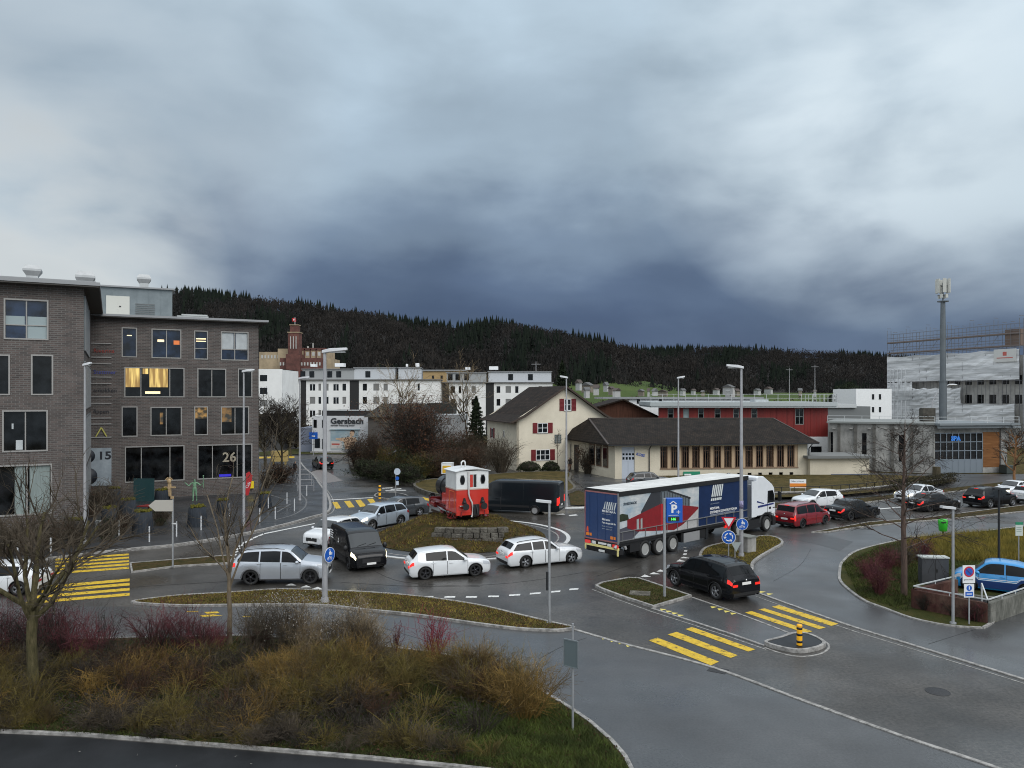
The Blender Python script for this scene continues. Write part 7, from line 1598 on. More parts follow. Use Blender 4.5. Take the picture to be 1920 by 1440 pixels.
b.build('antenna_frame', MG, root); AW = mat('antenna_panel', (.46, .46, .42), .5)
for a in (15, 75, 135, 195, 255, 315):
    an = R(a); b = MB(); b.box((.78*math.cos(an), .78*math.sin(an), zt_+2.15), (.22, .42, 1.9), rz=an); b.build('antenna_panel', AW, root)
for a in (45, 105, 225, 285): an = R(a); b = MB(); b.box((.62*math.cos(an), .62*math.sin(an), zt_+.75), (.2, .35, .5), rz=an); b.build('radio_unit', AW, root)
c = PD(1745, 120, 0); root = thing('street_lamp', 'curved grey street lamp arching left of the mast, in front of the sheeting', 'street lamp', c, 0); z_ = ZY(722, 120)
b = MB(); b.tube([(0, 0, 0), (0, 0, z_-5), (.3, 0, z_-2.5), (1.3, 0, z_-.7), (2.9, 0, z_)], .08, 8); b.build('pole', LAMPP, root); b = MB(); b.ball((3.4, 0, z_+.05), (.8, .3, .15), 10, 6); b.build('lamp_head', HEADM, root)

# ---------------------------------------------------------------- locomotive on the mound
def loco():
    z0 = 1.22; rz = R(25); base = P(886, 976, z0)
    root = thing('locomotive', 'old red and white narrow gauge steam locomotive with black boiler on the mound', 'locomotive', (base.x, base.y, z0), rz)
    RD = paint('loco_red', (.52, .028, .015), .35); RDD = paint('loco_dark_red', (.20, .012, .012), .4); CW = mat('cab_white', (.68, .69, .68), .45, var=.06, vscale=2, coat=.3); BK = mat('boiler_black', (.015, .017, .02), .35, coat=.3)
    # local: x right, y forward (away), origin under the cab's rear centre
    w = 1.12
    b = MB(); b.bx(-w, w, .0, 2.0, .50, 2.05); b.build('cab_lower', RD, root, bevel=.03)
    holes = [(-.82, -.58, 2.35, 2.95), (.60, .84, 2.35, 2.95), (-.18, .28, 2.15, 2.98)]
    b = MB(); wall_holes(b, -w, w, 2.05, 3.22, holes, y=.0, rev=.06); b.bx(-w, -w+.05, .001, 2.0, 2.05, 3.22); b.bx(w-.05, w, .001, 2.0, 2.05, 3.22); b.bx(-w, w, 1.95, 2.0, 2.05, 3.22); b.build('cab_upper', CW, root)
    b = MB()
    for i in range(12):
        pass
    vs = []; n = 8
    for y in (-.12, 2.15):
        for i in range(n+1): x = lerp(-w-.1, w+.1, i/n); vs.append((x, y, 3.22+.17*(1-(x/(w+.1))**2)))
        for i in range(n+1): x = lerp(-w-.1, w+.1, i/n); vs.append((x, y, 3.18+.14*(1-(x/(w+.1))**2)))
    m = n+1; fs = [(i, i+1, 2*m+i+1, 2*m+i) for i in range(n)]+[(m+i, 3*m+i, 3*m+i+1, m+i+1) for i in range(n)]+[(i, m+i, m+i+1, i+1) for i in range(n)]+[(2*m+i, 2*m+i+1, 3*m+i+1, 3*m+i) for i in range(n)]+[(0, 2*m, 3*m, m), (n, m+n, 3*m+n, 2*m+n)]
    b = MB(); b.add(vs, fs); b.build('cab_roof', CW, root)
    for cx in (-.70, .72):
        b = MB(); pts = [(cx+.17*math.cos(2*math.pi*i/16), 2.65+.30*math.sin(2*math.pi*i/16)) for i in range(16)]; b.prism_y(pts, -.03, -.005); f = b.build('porthole_frame', mat('dark_frame', (.05, .05, .05), .4, .4), root)
        b = MB(); pts = [(cx+.125*math.cos(2*math.pi*i/16), 2.65+.25*math.sin(2*math.pi*i/16)) for i in range(16)]; b.prism_y(pts, -.04, -.03); b.build('porthole_glass', CARGL, f)
    b = MB(); b.bx(-.17, .27, .06, .09, 2.05, 3.0); b.build('rear_door_opening', BLACK, root); b = MB(); b.bx(-.16, .04, .03, .05, 2.16, 2.97); b.build('red_panel', RD, root); b = MB(); b.bx(.04, .07, .02, .05, 2.16, 2.97); b.build('door_post', CW, root)
    b = MB(); b.bx(-w-.02, w+.02, -.015, 0, 2.0, 2.08); b.bx(-w-.02, -w, -.015, 2, 2.0, 2.08); b.build('waist_line', mat('pale_line', (.5, .4, .35), .5), root)
    # down pipe on the rear face
    b = MB(); b.tube([(-.30, -.06, 3.18), (-.30, -.08, 1.75), (-.22, -.09, 1.45), (-.08, -.1, 1.2), (-.05, -.1, .95), (-.05, -.1, .35), (-.12, -.12, .25)], .055, 8); b.build('down_pipe', mat('pale_pipe', (.52, .50, .48), .5), root)
    # whistle bracket on the roof
    b = MB(); b.tube([(-.42, .9, 3.3), (-.42, .9, 3.72), (-.32, .9, 3.80), (-.20, .9, 3.78), (-.16, .9, 3.68), (-.16, .9, 3.3)], .05, 6); b.build('roof_bracket', CW, root)
    # lamps/buffers on the rear
    for cx in (-.58, .68):
        b = MB(); b.cyl((cx, 0, .95), (cx, -.30, .95), .09, n=12); b.cyl((cx, -.30, .95), (cx, -.36, .95), .22, n=16); b.build('buffer', BLACK, root)
        b = MB(); b.prism_y([(cx-.16, 1.12), (cx+.16, 1.12), (cx+.04, 1.50), (cx-.04, 1.50)], -.10, .0); b.ball((cx, -.1, 1.2), (.10, .10, .12), 8, 6); b.build('rear_lantern', BLACK, root)
    b = MB(); b.cyl((-.45, -.05, .98), (-.95, -.15, .98), .05, n=8); b.build('hand_rail', CHROME, root)
    b = MB(); b.bx(.0, .42, -.16, .02, .35, 1.05); b.tube([(.2, -.15, 1.0), (.24, -.25, .6), (.2, -.2, .3)], .05, 6); b.build('coupling', BLACK, root)
    b = MB(); b.bx(-w, w, -.05, .12, .38, .62); b.build('rear_beam', RD, root)
    # frames, wheels and rods
    b = MB(); b.bx(-.85, -.78, -.1, 5.4, .30, .62); b.bx(.78, .85, -.1, 5.4, .30, .62); b.bx(-w, -.75, 1.9, 5.2, .78, .88); b.bx(w, .75, 1.9, 5.2, .78, .88); b.bx(-w, w, 5.2, 5.4, .45, .98); b.build('frame', RDD, root)
    t_ = MB(); t_.lathe([(.42, -.06), (.46, -.06), (.42, .03), (.42, .07), (.36, .07), (.36, -.06)], (0, 0, 0), 24, 'X', closed=True); t_.cyl((-.04, 0, 0), (.05, 0, 0), .09)
    for i in range(9): a = 2*math.pi*i/9; t_.bar((0, 0, 0), (0, .38*math.cos(a), .38*math.sin(a)), .05)
    w0 = None
    for y in (1.0, 2.25, 3.5):
        for sx in (-1, 1):
            if w0 is None: w0 = t_.build('driving_wheel', RDD, root); wz = w0
            else: wz = w0.copy(); COL.objects.link(wz); wz.parent = root
            wz.location = (sx*.80, y, .47)
    for sx in (-1, 1):
        b = MB(); b.bar((sx*.93, .9, .36), (sx*.93, 3.6, .36), .05, .09); b.bar((sx*.97, 2.25, .36), (sx*.97, 4.5, .52), .05, .08); b.build('coupling_rod', CHROME, root)
        b = MB(); b.cyl((sx*.98, 4.3, .55), (sx*.98, 5.0, .55), .2, n=14); b.bx(sx*.7, sx*1.1, 4.25, 5.05, .5, .85); b.build('cylinder', RDD, root)
        b = MB(); b.bx(sx*.62, sx*w, 2.0, 2.75, .88, 1.55); b.build('side_tank', RD, root, bevel=.02)
        b = MB(); b.bx(sx*(w-.02), sx*(w+.02), 1.2, 1.25, .7, 1.9); b.bx(sx*(w-.02), sx*(w+.02), .35, .39, .7, 1.9); b.bx(sx*(w-.02), sx*(w+.03), .35, 1.25, 1.86, 1.9); b.build('panel_line', mat('orange_line', (.65, .16, .05), .5), root)
        b = MB(); b.bx(sx*w, sx*(w+.25), .55, 1.15, .12, .16); b.bar((sx*(w+.02), .6, .5), (sx*(w+.2), .6, .14), .04); b.bar((sx*(w+.02), 1.1, .5), (sx*(w+.2), 1.1, .14), .04); b.build('step', RDD, root)
        b = MB(); b.cyl((sx*.75, 5.4, .95), (sx*.75, 5.75, .95), .07, n=10); b.cyl((sx*.75, 5.75, .95), (sx*.75, 5.82, .95), .24, n=16); b.build('buffer', BLACK, root)
    # boiler, smokebox, domes
    b = MB(); b.cyl((0, 1.9, 1.74), (0, 4.2, 1.74), .70, n=28); b.cyl((0, 4.2, 1.74), (0, 5.05, 1.74), .76, n=28); b.lathe([(.76, 5.05), (.5, 5.16), (.2, 5.2), (.001, 5.2)], (0, 0, 1.74), 28, 'Y'); b.bx(-.4, .4, 3.9, 5.0, .6, 1.2); b.build('boiler', BK, root)
    b = MB(); b.lathe([(.26, 2.15), (.26, 2.5), (.2, 2.62), (.001, 2.66)], (0, 3.3, 0), 16); b.lathe([(.20, 2.15), (.20, 2.4), (.001, 2.5)], (0, 2.6, 0), 14); b.build('steam_dome', BK, root)
    b = MB(); b.lathe([(.20, 2.2), (.17, 2.5), (.24, 2.6), (.24, 2.65), (.15, 2.65)], (0, 4.6, 0), 16); b.build('chimney', BK, root)
    b = MB(); b.bar((-1.1, 5.05, .95), (-1.1, 5.5, 1.25), .04); b.bar((-.9, 4.2, 2.25), (-.9, 2.0, 2.25), .03); b.build('front_rail', BLACK, root)
    # rails under it
    b = MB()
    for sx in (-1, 1): b.bx(sx*.68, sx*.75, -.7, 6.0, -.16, .02)
    o = b.build('track_rail', mat('rusty_rail', (.06, .035, .025), .7, .3)); o.location = (base.x, base.y, z0); o.rotation_euler = (0, 0, rz); tag(o, 'short piece of rusty track under the locomotive', 'rail track')
    b = MB()
    for i in range(9): b.bx(-1.1, 1.1, -.6+i*.75, -.38+i*.75, -.30, -.16)
    s = b.build('sleeper', mat('dark_sleeper', (.03, .022, .016), .9), o)
    # advertising cube on the chimney
    M = Matrix.Translation((base.x, base.y, z0)) @ Matrix.Rotation(rz, 4, 'Z'); q = M @ Vector((0.0, 4.6, 3.0))
    r2 = thing('advertising_box', 'white box with a yellow field mounted over the chimney of the locomotive', 'sign box', q, R(-8))
    b = MB(); b.bx(-.38, .34, -.36, .36, -.38, .36); bb = b.build('box', CW, r2); b = MB(); b.bx(-.30, .30, -.38, -.36, -.30, .20); b.build('yellow_field', mat('sign_yellow', (.62, .36, .01), .5), bb)
    b = MB(); b.bx(-.40, -.38, -.25, .25, -.30, .18); b.build('dark_print', mat('blue_red_print', (.12, .03, .08), .5, col2=(.02, .03, .15), vscale=3), bb)
    b = MB(); b.bx(-.40, .36, -.38, .38, .36, .39); b.build('lid', CW, r2)
loco()

# ---------------------------------------------------------------- people, statue, bicycle
def figure(name, label, cat, loc, rz, joints, edges, mats, bands, radii, group=None, parent_extra=None):
    """one continuous skinned body; materials are given by bands of height"""
    me = bpy.data.meshes.new('tmp'); me.from_pydata(joints, edges, []); ob = bpy.data.objects.new('tmp', me); COL.objects.link(ob)
    md = ob.modifiers.new('skin', 'SKIN'); md.use_smooth_shade = True
    sv = me.skin_vertices[0].data if me.skin_vertices else None
    if sv is None:
        bpy.context.view_layer.objects.active = ob
    for i, r in enumerate(radii):
        me.skin_vertices[0].data[i].radius = r if isinstance(r, tuple) else (r, r)
    me.skin_vertices[0].data[0].use_root = True
    sb = ob.modifiers.new('sub', 'SUBSURF'); sb.levels = 2; sb.render_levels = 2
    dg = bpy.context.evaluated_depsgraph_get(); dg.update(); m2_ = bpy.data.meshes.new_from_object(ob.evaluated_get(dg)); bpy.data.objects.remove(ob)
    m2_.materials.clear(); [m2_.materials.append(m) for m in mats]
    for p in m2_.polygons:
        c = p.center
        for k, fn in enumerate(bands):
            if fn(c): p.material_index = k; break
        p.use_smooth = True
    root = thing(name, label, cat, loc, rz, group); o = bpy.data.objects.new('body', m2_); COL.objects.link(o); o.parent = root; return root
SKIN = mat('skin', (.45, .28, .2), .6); CLB = mat('black_coat', (.012, .012, .015), .8); CLT = mat('dark_trousers', (.02, .022, .03), .85); HAIR = mat('dark_hair', (.02, .013, .01), .7); SHOE = mat('dark_shoes', (.01, .01, .01), .6); JEANS = mat('brown_trousers', (.20, .10, .06), .8); GRN = mat('verdigris', (.16, .30, .18), .6, var=.25, vscale=4)
def human(name, label, cat, loc, rz, mats, step=.18, arms=None, h=1.74, extra_hair=True):
    k = h/1.74; la = arms or [((-.20, 0, 1.40), (-.26, .02, 1.12), (-.25, -.08, .88)), ((.20, 0, 1.40), (.26, .0, 1.12), (.26, -.02, .86))]
    J = [(0, 0, .95), (0, 0, 1.12), (0, .0, 1.32), (0, 0, 1.45), (0, -.01, 1.53), (0, -.02, 1.63), (0, -.02, 1.71)]
    E_ = [(0, 1), (1, 2), (2, 3), (3, 4), (4, 5), (5, 6)]; Rr = [(.15, .11), (.13, .10), (.16, .11), (.10, .08), (.055, .055), (.09, .10), (.07, .08)]
    for s_, (sh_, el_, ha_) in zip((-1, 1), la):
        i = len(J); J += [(s_*.16, 0, 1.42), sh_, el_, ha_]; E_ += [(3, i), (i, i+1), (i+1, i+2), (i+2, i+3)]; Rr += [.07, .062, .048, .036]
        # hand: palm and fingers
        hx, hy, hz_ = ha_; dx = Vector(ha_)-Vector(el_); dx.normalize(); p = Vector(ha_)+dx*.06; j = len(J); J.append(tuple(p)); E_.append((i+3, j)); Rr.append((.036, .018))
        for q in range(4): f = p+dx*(.07+.01*(q in (1, 2)))+Vector((0, (q-1.5)*.019, 0)); J.append(tuple(f)); E_.append((j, len(J)-1)); Rr.append(.009)
        f = Vector(ha_)+dx*.05+Vector((0, -.05, 0)); J.append(tuple(f)); E_.append((i+3, len(J)-1)); Rr.append(.011)
    for s_, st in ((-1, step), (1, -step)):
        i = len(J); J += [(s_*.10, 0, .88), (s_*.10, -st*.55, .49), (s_*.10, -st*.55+(.06 if st < 0 else 0)+(-.0 if st < 0 else -.02)+(.14 if st < 0 else -.05), .09), (s_*.11, -st*.55+(.04 if st < 0 else -.2)+.0, .045)]
        E_ += [(0, i), (i, i+1), (i+1, i+2), (i+2, i+3)]; Rr += [.095, .062, .045, (.045, .035)]
    J = [(x*k, y*k, z*k) for x, y, z in J]; Rr = [(r[0]*k, r[1]*k) if isinstance(r, tuple) else r*k for r in Rr]
    hands = [Vector(a[2])*k for a in la]
    skin = lambda c: any((c-q).length < .13*k and (c-q).z < .0 for q in hands) if len(mats) > 2 else False
    bands = [lambda c: c.z < .09*k, lambda c: c.z < .90*k and abs(c.x) < .22*k, lambda c: c.z > 1.68*k or (c.z > 1.55*k and c.y > .0), lambda c: c.z > 1.50*k or skin(c), lambda c: True]
    ms = mats if len(mats) == 5 else mats*5
    root = figure(name, label, cat, loc, rz, J, E_, ms, bands, Rr)
    if len(mats) == 5:
        b = MB(); b.ball((-.035*k, -.115*k, 1.635*k), .011, 6, 4); b.ball((.035*k, -.115*k, 1.635*k), .011, 6, 4); b.build('eyes', BLACK, root)
    b = MB(); b.ball((0, -.125*k, 1.605*k), (.014, .022, .025), 6, 5); b.bx(-.025*k, .025*k, -.113*k, -.105*k, 1.565*k, 1.572*k); b.build('nose', ms[3], root)
    return root
human('person', 'person in a black coat walking on the pavement beside the side street', 'person', P(553, 893, .1), R(150), [SHOE, CLT, HAIR, SKIN, CLB])
human('person', 'person in black top standing at the entrance between house and long building', 'person', P(1068, 884, .0), R(20), [SHOE, JEANS, HAIR, SKIN, CLB], .05)
human('statue', 'pale green statue with both arms raised beside the shop windows', 'statue', P(365, 940, .1), R(10), [GRN], .04, arms=[((-.22, 0, 1.42), (-.42, -.05, 1.20), (-.62, -.1, 1.42)), ((.22, 0, 1.42), (.46, -.05, 1.22), (.62, -.12, 1.40))], h=1.95)
b = MB(); b.cyl((0, 0, 1.2), (0, 0, 2.15), .03, n=6); b.ball((0, 0, 2.2), .07, 6, 5); st = [o for o in bpy.data.objects if o.name.startswith('statue')][0]; o = b.build('torch', GRN, st); o.location = (.74, -.12, 0)
# cyclist
c = P(655, 864); root = thing('bicycle', 'dark bicycle riding into the side street beside the brown bushes', 'bicycle', c, R(178))
def bwheel(x):
    b = MB(); b.lathe([(.31, -.018), (.345, -.018), (.345, .018), (.31, .018)], (x, 0, .345), 20, 'Y', closed=True)
    for i in range(8): a = 2*math.pi*i/8; b.bar((x, 0, .345), (x+.32*math.cos(a), 0, .345+.32*math.sin(a)), .008)
    return b.build('wheel', RUBBER, root)
bwheel(-.52); bwheel(.52); b = MB(); A1, B1, C1, D1, E1 = (-.52, 0, .345), (-.12, 0, .30), (-.22, 0, .85), (.36, 0, .85), (.52, 0, .345)
for p, q in ((A1, B1), (B1, C1), (C1, D1), (B1, D1), (D1, E1), (A1, C1)): b.bar(p, q, .035)
b.build('frame', DARKM, root); b = MB(); b.bar((.34, 0, .85), (.32, 0, 1.02), .03); b.bar((.32, -.28, 1.02), (.32, .28, 1.02), .03); b.build('handlebar', DARKM, root); b = MB(); b.ball((-.24, 0, .93), (.14, .08, .04), 8, 5); b.build('saddle', BLACK, root)
J = [(-.22, 0, 1.02), (-.12, 0, 1.25), (.0, 0, 1.45), (.05, 0, 1.54), (.08, 0, 1.66), (.08, 0, 1.74)]; E_ = [(0, 1), (1, 2), (2, 3), (3, 4), (4, 5)]; Rr = [(.15, .14), (.13, .11), (.11, .12), .055, .095, .07]
for s_ in (-1, 1):
    i = len(J); J += [(.0, s_*.17, 1.42), (.12, s_*.24, 1.2), (.30, s_*.26, 1.06)]; E_ += [(2, i), (i, i+1), (i+1, i+2)]; Rr += [.065, .05, .035]
    j = i+2
    for q in range(4): J.append((.34, s_*(.21+.025*q), 1.035)); E_.append((j, len(J)-1)); Rr.append(.01)
    J.append((.31, s_*.2, 1.07)); E_.append((j, len(J)-1)); Rr.append(.011)
    i = len(J); zf = .42 if s_ > 0 else .2; J += [(-.18, s_*.10, .98), (.16, s_*.12, .78 if s_ > 0 else .68), (-.02, s_*.12, zf), (.14, s_*.13, zf-.05)]; E_ += [(0, i), (i, i+1), (i+1, i+2), (i+2, i+3)]; Rr += [.09, .06, .045, (.045, .035)]
figure('person', 'cyclist in dark clothes, partly hidden by the brown bushes', 'person', c, R(178), J, E_, [SHOE, CLT, HAIR, SKIN, CLB], [lambda c_: c_.z < .12, lambda c_: c_.z < 1.0, lambda c_: c_.z > 1.68, lambda c_: c_.z > 1.53, lambda c_: True], Rr)

# ---------------------------------------------------------------- concrete ramp with railing at the right
c0 = P(1850, 1170, 0); c1 = P(1713, 1138, 0); cA = Vector((c0.x, c0.y, 0)); cB = Vector((c1.x, c1.y, 0))
zt_ = .83
tl, tr = P(1713, 1105, zt_), P(1852, 1131, zt_); bl, br_ = P(1792, 1086, zt_), P(1995, 1084, zt_)
root = thing('ramp_wall', 'concrete wall around the sunken garage ramp with a thin white rail on top', 'wall')
WC = ramp_mat('mossy_concrete', [(.3, (.06, .06, .05)), (.5, (.12, .12, .105)), (.7, (.22, .215, .19))], scale=.9, stretch=(1, 1, .5), rough=.85, bump=.3, bscale=8, dist=.02, fine=.3, fscale=8)
RW = ramp_mat('rust_stained_concrete', [(.3, (.035, .018, .014)), (.5, (.075, .035, .028)), (.7, (.12, .08, .06))], scale=.9, stretch=(1, 1, .5), rough=.85, bump=.3, bscale=8, dist=.02, fine=.3, fscale=8)
def wseg(a, c, t=.22, z0=0, z1=zt_, m=WC, nm='wall_body'): b = MB(); ribbon(b, [Vector((a.x, a.y, 0)), Vector((c.x, c.y, 0))], t, z0, z1); return b.build(nm, m, root)
wseg(tl, tr, m=RW); wseg(tr, br_); wseg(tl, bl, m=RW); bb2 = Vector((bl.x+3.2, bl.y-1.8, 0)); wseg(bl, bb2, z1=.2); 
b = MB(); b.add([(tl.x, tl.y, .055), (tr.x, tr.y, .055), (br_.x, br_.y, .055), (bl.x, bl.y, .055)], [(0, 1, 2, 3)]); b.build('ramp_floor', ASPH3, root)
b = MB()
for a, c in ((tl, tr), (tr, br_), (tl, bl)): a = Vector((a.x, a.y, zt_+.14)); c = Vector((c.x, c.y, zt_+.14)); b.bar(a, c, .045); n = max(2, int((c-a).length/1.2)); [b.bar(a.lerp(c, i/n), a.lerp(c, i/n)-Vector((0, 0, .16)), .03) for i in range(n+1)]
q = Vector((tr.x, tr.y, zt_+.14)); b.bar(q, q+Vector((.55, 1.3, .35)), .05); b.bar(q+Vector((.55, 1.3, .35)), q+Vector((.55, 1.3, -1.0)), .05)
b.build('rail', PALEM, root)
# ================================================================ VEGETATION AND HILLS
BARK = ramp_mat('bark', [(.3, (.040, .034, .022)), (.7, (.10, .085, .055))], scale=3, stretch=(4, 4, .8), bump=.6, bscale=12, dist=.02, fine=.3)
def smat(name, c1, c2, sc=1.2): return mat(name, c1, .85, col2=c2, vscale=sc, detail=3, spec=.2)
TWIG = smat('twig_grey_brown', (.085, .068, .048), (.045, .036, .026)); TWD = smat('twig_dark', (.040, .032, .025), (.020, .017, .014)); REDT = smat('red_stem', (.125, .036, .040), (.055, .018, .022)); PINKT = smat('pink_red_stem', (.21, .035, .048), (.11, .022, .03))
YELT = smat('yellow_stem', (.20, .125, .034), (.07, .045, .015)); OLT = smat('olive_stem', (.12, .095, .024), (.05, .036, .014)); BRNL = smat('brown_leaf', (.065, .033, .018), (.028, .016, .010), 2); DGL = smat('dark_green_leaf', (.028, .036, .014), (.010, .014, .007), 2)
RUSL = smat('rust_leaf', (.105, .046, .026), (.045, .022, .014), 2); GRB = smat('green_blade', (.060, .075, .016), (.024, .032, .009), .8); YGB = smat('yellow_blade', (.24, .18, .035), (.11, .10, .022), .8); SEED = smat('pale_seed_head', (.34, .32, .29), (.16, .15, .13), 6); TANT = smat('tan_stem', (.26, .20, .12), (.09, .065, .04))
def unit(v): return v/(np.linalg.norm(v, axis=-1, keepdims=True)+1e-9)
def grow(p, d, L, r, lvl, spec, out, g):
    """recursive branch skeleton; spec[lvl] = (children, length factor, angle, wobble, upward pull)"""
    K = 6; pts = [p]; dd = d.copy(); sp = spec[lvl]
    for i in range(K-1):
        dd = unit(dd+g.normal(0, sp[3], 3)+np.array([0, 0, sp[4]])); pts.append(pts[-1]+dd*L/(K-1))
    pts = np.array(pts); rr = np.linspace(r, r*(.45 if lvl < len(spec)-1 else .25), K); out[min(lvl, 3)].append((pts, rr))
    if lvl+1 >= len(spec): return
    for c in range(sp[0]):
        t = g.uniform(.30 if lvl else sp[5], 1.0); i = min(K-2, int(t*(K-1))); f = t*(K-1)-i; q = pts[i]*(1-f)+pts[i+1]*f
        ax = unit(np.cross(dd, g.normal(0, 1, 3))); a = sp[2]*g.uniform(.7, 1.3); bd = unit(unit(pts[i+1]-pts[i])*math.cos(a)+ax*math.sin(a))
        if sp[4] >= 0 and bd[2] < -.1: bd[2] *= -.5
        grow(q, bd, L*sp[1]*g.uniform(.7, 1.2)*(1.15-.5*t if lvl == 0 else 1), r*(1-.5*t)*.62, lvl+1, spec, out, g)
def bare_tree(label, loc, H, r, spec, seed, name='bare_tree', group=None, bark=None, tw=None, lean=(0, 0), d0=1.0, minr=.004):
    g = np.random.default_rng(seed); out = [[], [], [], []]; grow(np.zeros(3), unit(np.array([lean[0], lean[1], 1.0])), H*d0, r, 0, spec, out, g)
    root = thing(name, label, 'tree', loc, 0, group)
    tubes_obj('trunk', [np.array([o[0] for o in out[0]])], [np.array([o[1] for o in out[0]])], bark or BARK, 10, root)
    if out[1]: tubes_obj('limbs', [np.array([o[0] for o in out[1]])], [np.maximum(minr, np.array([o[1] for o in out[1]]))], bark or BARK, 6, root)
    rest = out[2]+out[3]
    if rest: tubes_obj('crown', [np.array([o[0] for o in rest])], [np.maximum(minr, np.array([o[1] for o in rest]))], tw or TWIG, 3, root)
    return root
# near trees
g = np.random.default_rng(5)
def near_tree():
    """low forking street tree at the left: trunk, five ascending limbs, dense twigs"""
    out = [[], [], [], []]; K = 6
    tr = np.array([[0, 0, 0], [.03, 0, .6], [.0, .02, 1.2], [-.02, 0, 1.9], [.02, 0, 2.5], [.05, 0, 3.0]]); out[0].append((tr, np.array([.20, .165, .15, .145, .15, .12])))
    sp = [None, (8, .52, .55, .10, .05, 0), (6, .55, .5, .14, .04, 0), (4, .55, .5, .16, .03, 0), (0, 0, 0, .2, 0, 0)]
    for a, tilt, L, r in ((200, .95, 2.9, .085), (160, .65, 2.9, .08), (80, .3, 3.1, .10), (20, .8, 3.4, .085), (330, 1.0, 3.0, .07), (270, .6, 2.8, .07), (120, .85, 2.6, .06), (40, .55, 3.2, .08)):
        a = R(a); grow(np.array([0, 0, g.uniform(2.3, 2.9)]), np.array([math.cos(a)*math.sin(tilt), math.sin(a)*math.sin(tilt), math.cos(tilt)]), L, r, 1, sp, out, g)
    root = thing('bare_tree', 'big leafless tree with a low forking trunk in the left shrub bed', 'tree', P(60, 1312), 0)
    MT = ramp_mat('mossy_bark', [(.3, (.035, .030, .016)), (.5, (.075, .065, .032)), (.7, (.12, .10, .055))], scale=3, stretch=(4, 4, 1), bump=.6, bscale=12, dist=.02, fine=.3)
    tubes_obj('trunk', [np.array([o[0] for o in out[0]])], [np.array([o[1] for o in out[0]])], MT, 12, root)
    tubes_obj('limbs', [np.array([o[0] for o in out[1]])], [np.array([o[1] for o in out[1]])], MT, 7, root)
    rest = out[2]+out[3]; tubes_obj('crown', [np.array([o[0] for o in rest])], [np.maximum(.0045, np.array([o[1] for o in rest]))], TWIG, 3, root)
near_tree()
def slim_tree():
    out = [[], [], [], []]
    tr = np.array([[0, 0, 0], [-.02, 0, .6], [.0, .02, 1.2], [-.03, 0, 1.8], [-.02, 0, 2.4], [-.05, 0, 2.9]]); out[0].append((tr, np.array([.11, .095, .085, .08, .075, .06])))
    sp = [None, (8, .38, .5, .07, .05, 0), (5, .5, .5, .12, .03, 0), (0, 0, 0, .2, 0, 0)]
    for a, tilt, L, r, z in ((170, .42, 3.6, .04, 2.3), (60, .12, 4.3, .055, 2.7), (10, .35, 3.9, .045, 2.2), (200, .7, 2.4, .03, 2.6), (300, .5, 3.0, .035, 2.7), (110, .25, 3.8, .045, 2.6)):
        a = R(a); grow(np.array([0, 0, z]), np.array([math.cos(a)*math.sin(tilt), math.sin(a)*math.sin(tilt), math.cos(tilt)]), L, r, 1, sp, out, g)
    root = thing('bare_tree', 'slim leafless tree with upright branches in front of the silver SUV', 'tree', P(431, 1212), 0); TB = mat('tan_bark', (.13, .10, .065), .85, var=.3, vscale=3, stretch=(4, 4, 1))
    tubes_obj('trunk', [np.array([o[0] for o in out[0]])], [np.array([o[1] for o in out[0]])], TB, 10, root); tubes_obj('limbs', [np.array([o[0] for o in out[1]])], [np.array([o[1] for o in out[1]])], TB, 6, root)
    rest = out[2]+out[3]; tubes_obj('crown', [np.array([o[0] for o in rest])], [np.maximum(.005, np.array([o[1] for o in rest]))], TWIG, 3, root)
slim_tree()
def right_tree():
    out = [[], [], [], []]; H_ = 8.2
    z = np.linspace(0, H_, 6); out[0].append((np.stack([z*0+np.array([0, .02, -.03, -.02, .02, .05]), z*0, z], 1), np.array([.15, .125, .105, .08, .05, .012])))
    sp = [None, (9, .45, .6, .12, -.035, 0), (5, .55, .6, .16, -.02, 0), (0, 0, 0, .2, 0, 0)]
    for i in range(30):
        zz = 2.2+5.6*(i/30)**.9; a = R(137*i); L = 3.0*(1-.72*i/30)*g.uniform(.8, 1.15); t_ = 1.15-.4*i/30
        grow(np.array([0, 0, zz]), np.array([math.cos(a)*math.sin(t_), math.sin(a)*math.sin(t_), math.cos(t_)]), L, .032*(1-.5*i/30), 1, sp, out, g)
    root = thing('bare_tree', 'straight trunked leafless tree with spreading thin branches in the right planting bed', 'tree', P(1695, 1118), 0); RB_ = mat('reddish_bark', (.075, .048, .036), .85, var=.35, vscale=3, stretch=(4, 4, 1))
    tubes_obj('trunk', [np.array([o[0] for o in out[0]])], [np.array([o[1] for o in out[0]])], RB_, 10, root); tubes_obj('limbs', [np.array([o[0] for o in out[1]])], [np.maximum(.009, np.array([o[1] for o in out[1]]))], RB_, 5, root)
    rest = out[2]+out[3]; tubes_obj('crown', [np.array([o[0] for o in rest])], [np.maximum(.006, np.array([o[1] for o in rest]))], TWD, 3, root)
right_tree()
b = MB(); c = P(1905, 930); 
bare_tree('leafless tree with orange brown trunk at the right edge before the hall', PD(1902, 80), 5.2, .14, [(26, .42, .9, .06, .05, .25), (6, .5, .6, .14, 0, 0), (4, .5, .6, .15, 0, 0), (0, 0, 0, .2, 0, 0)], 21, bark=mat('orange_bark', (.20, .095, .035), .8, var=.3, vscale=3), tw=TWD, minr=.01)

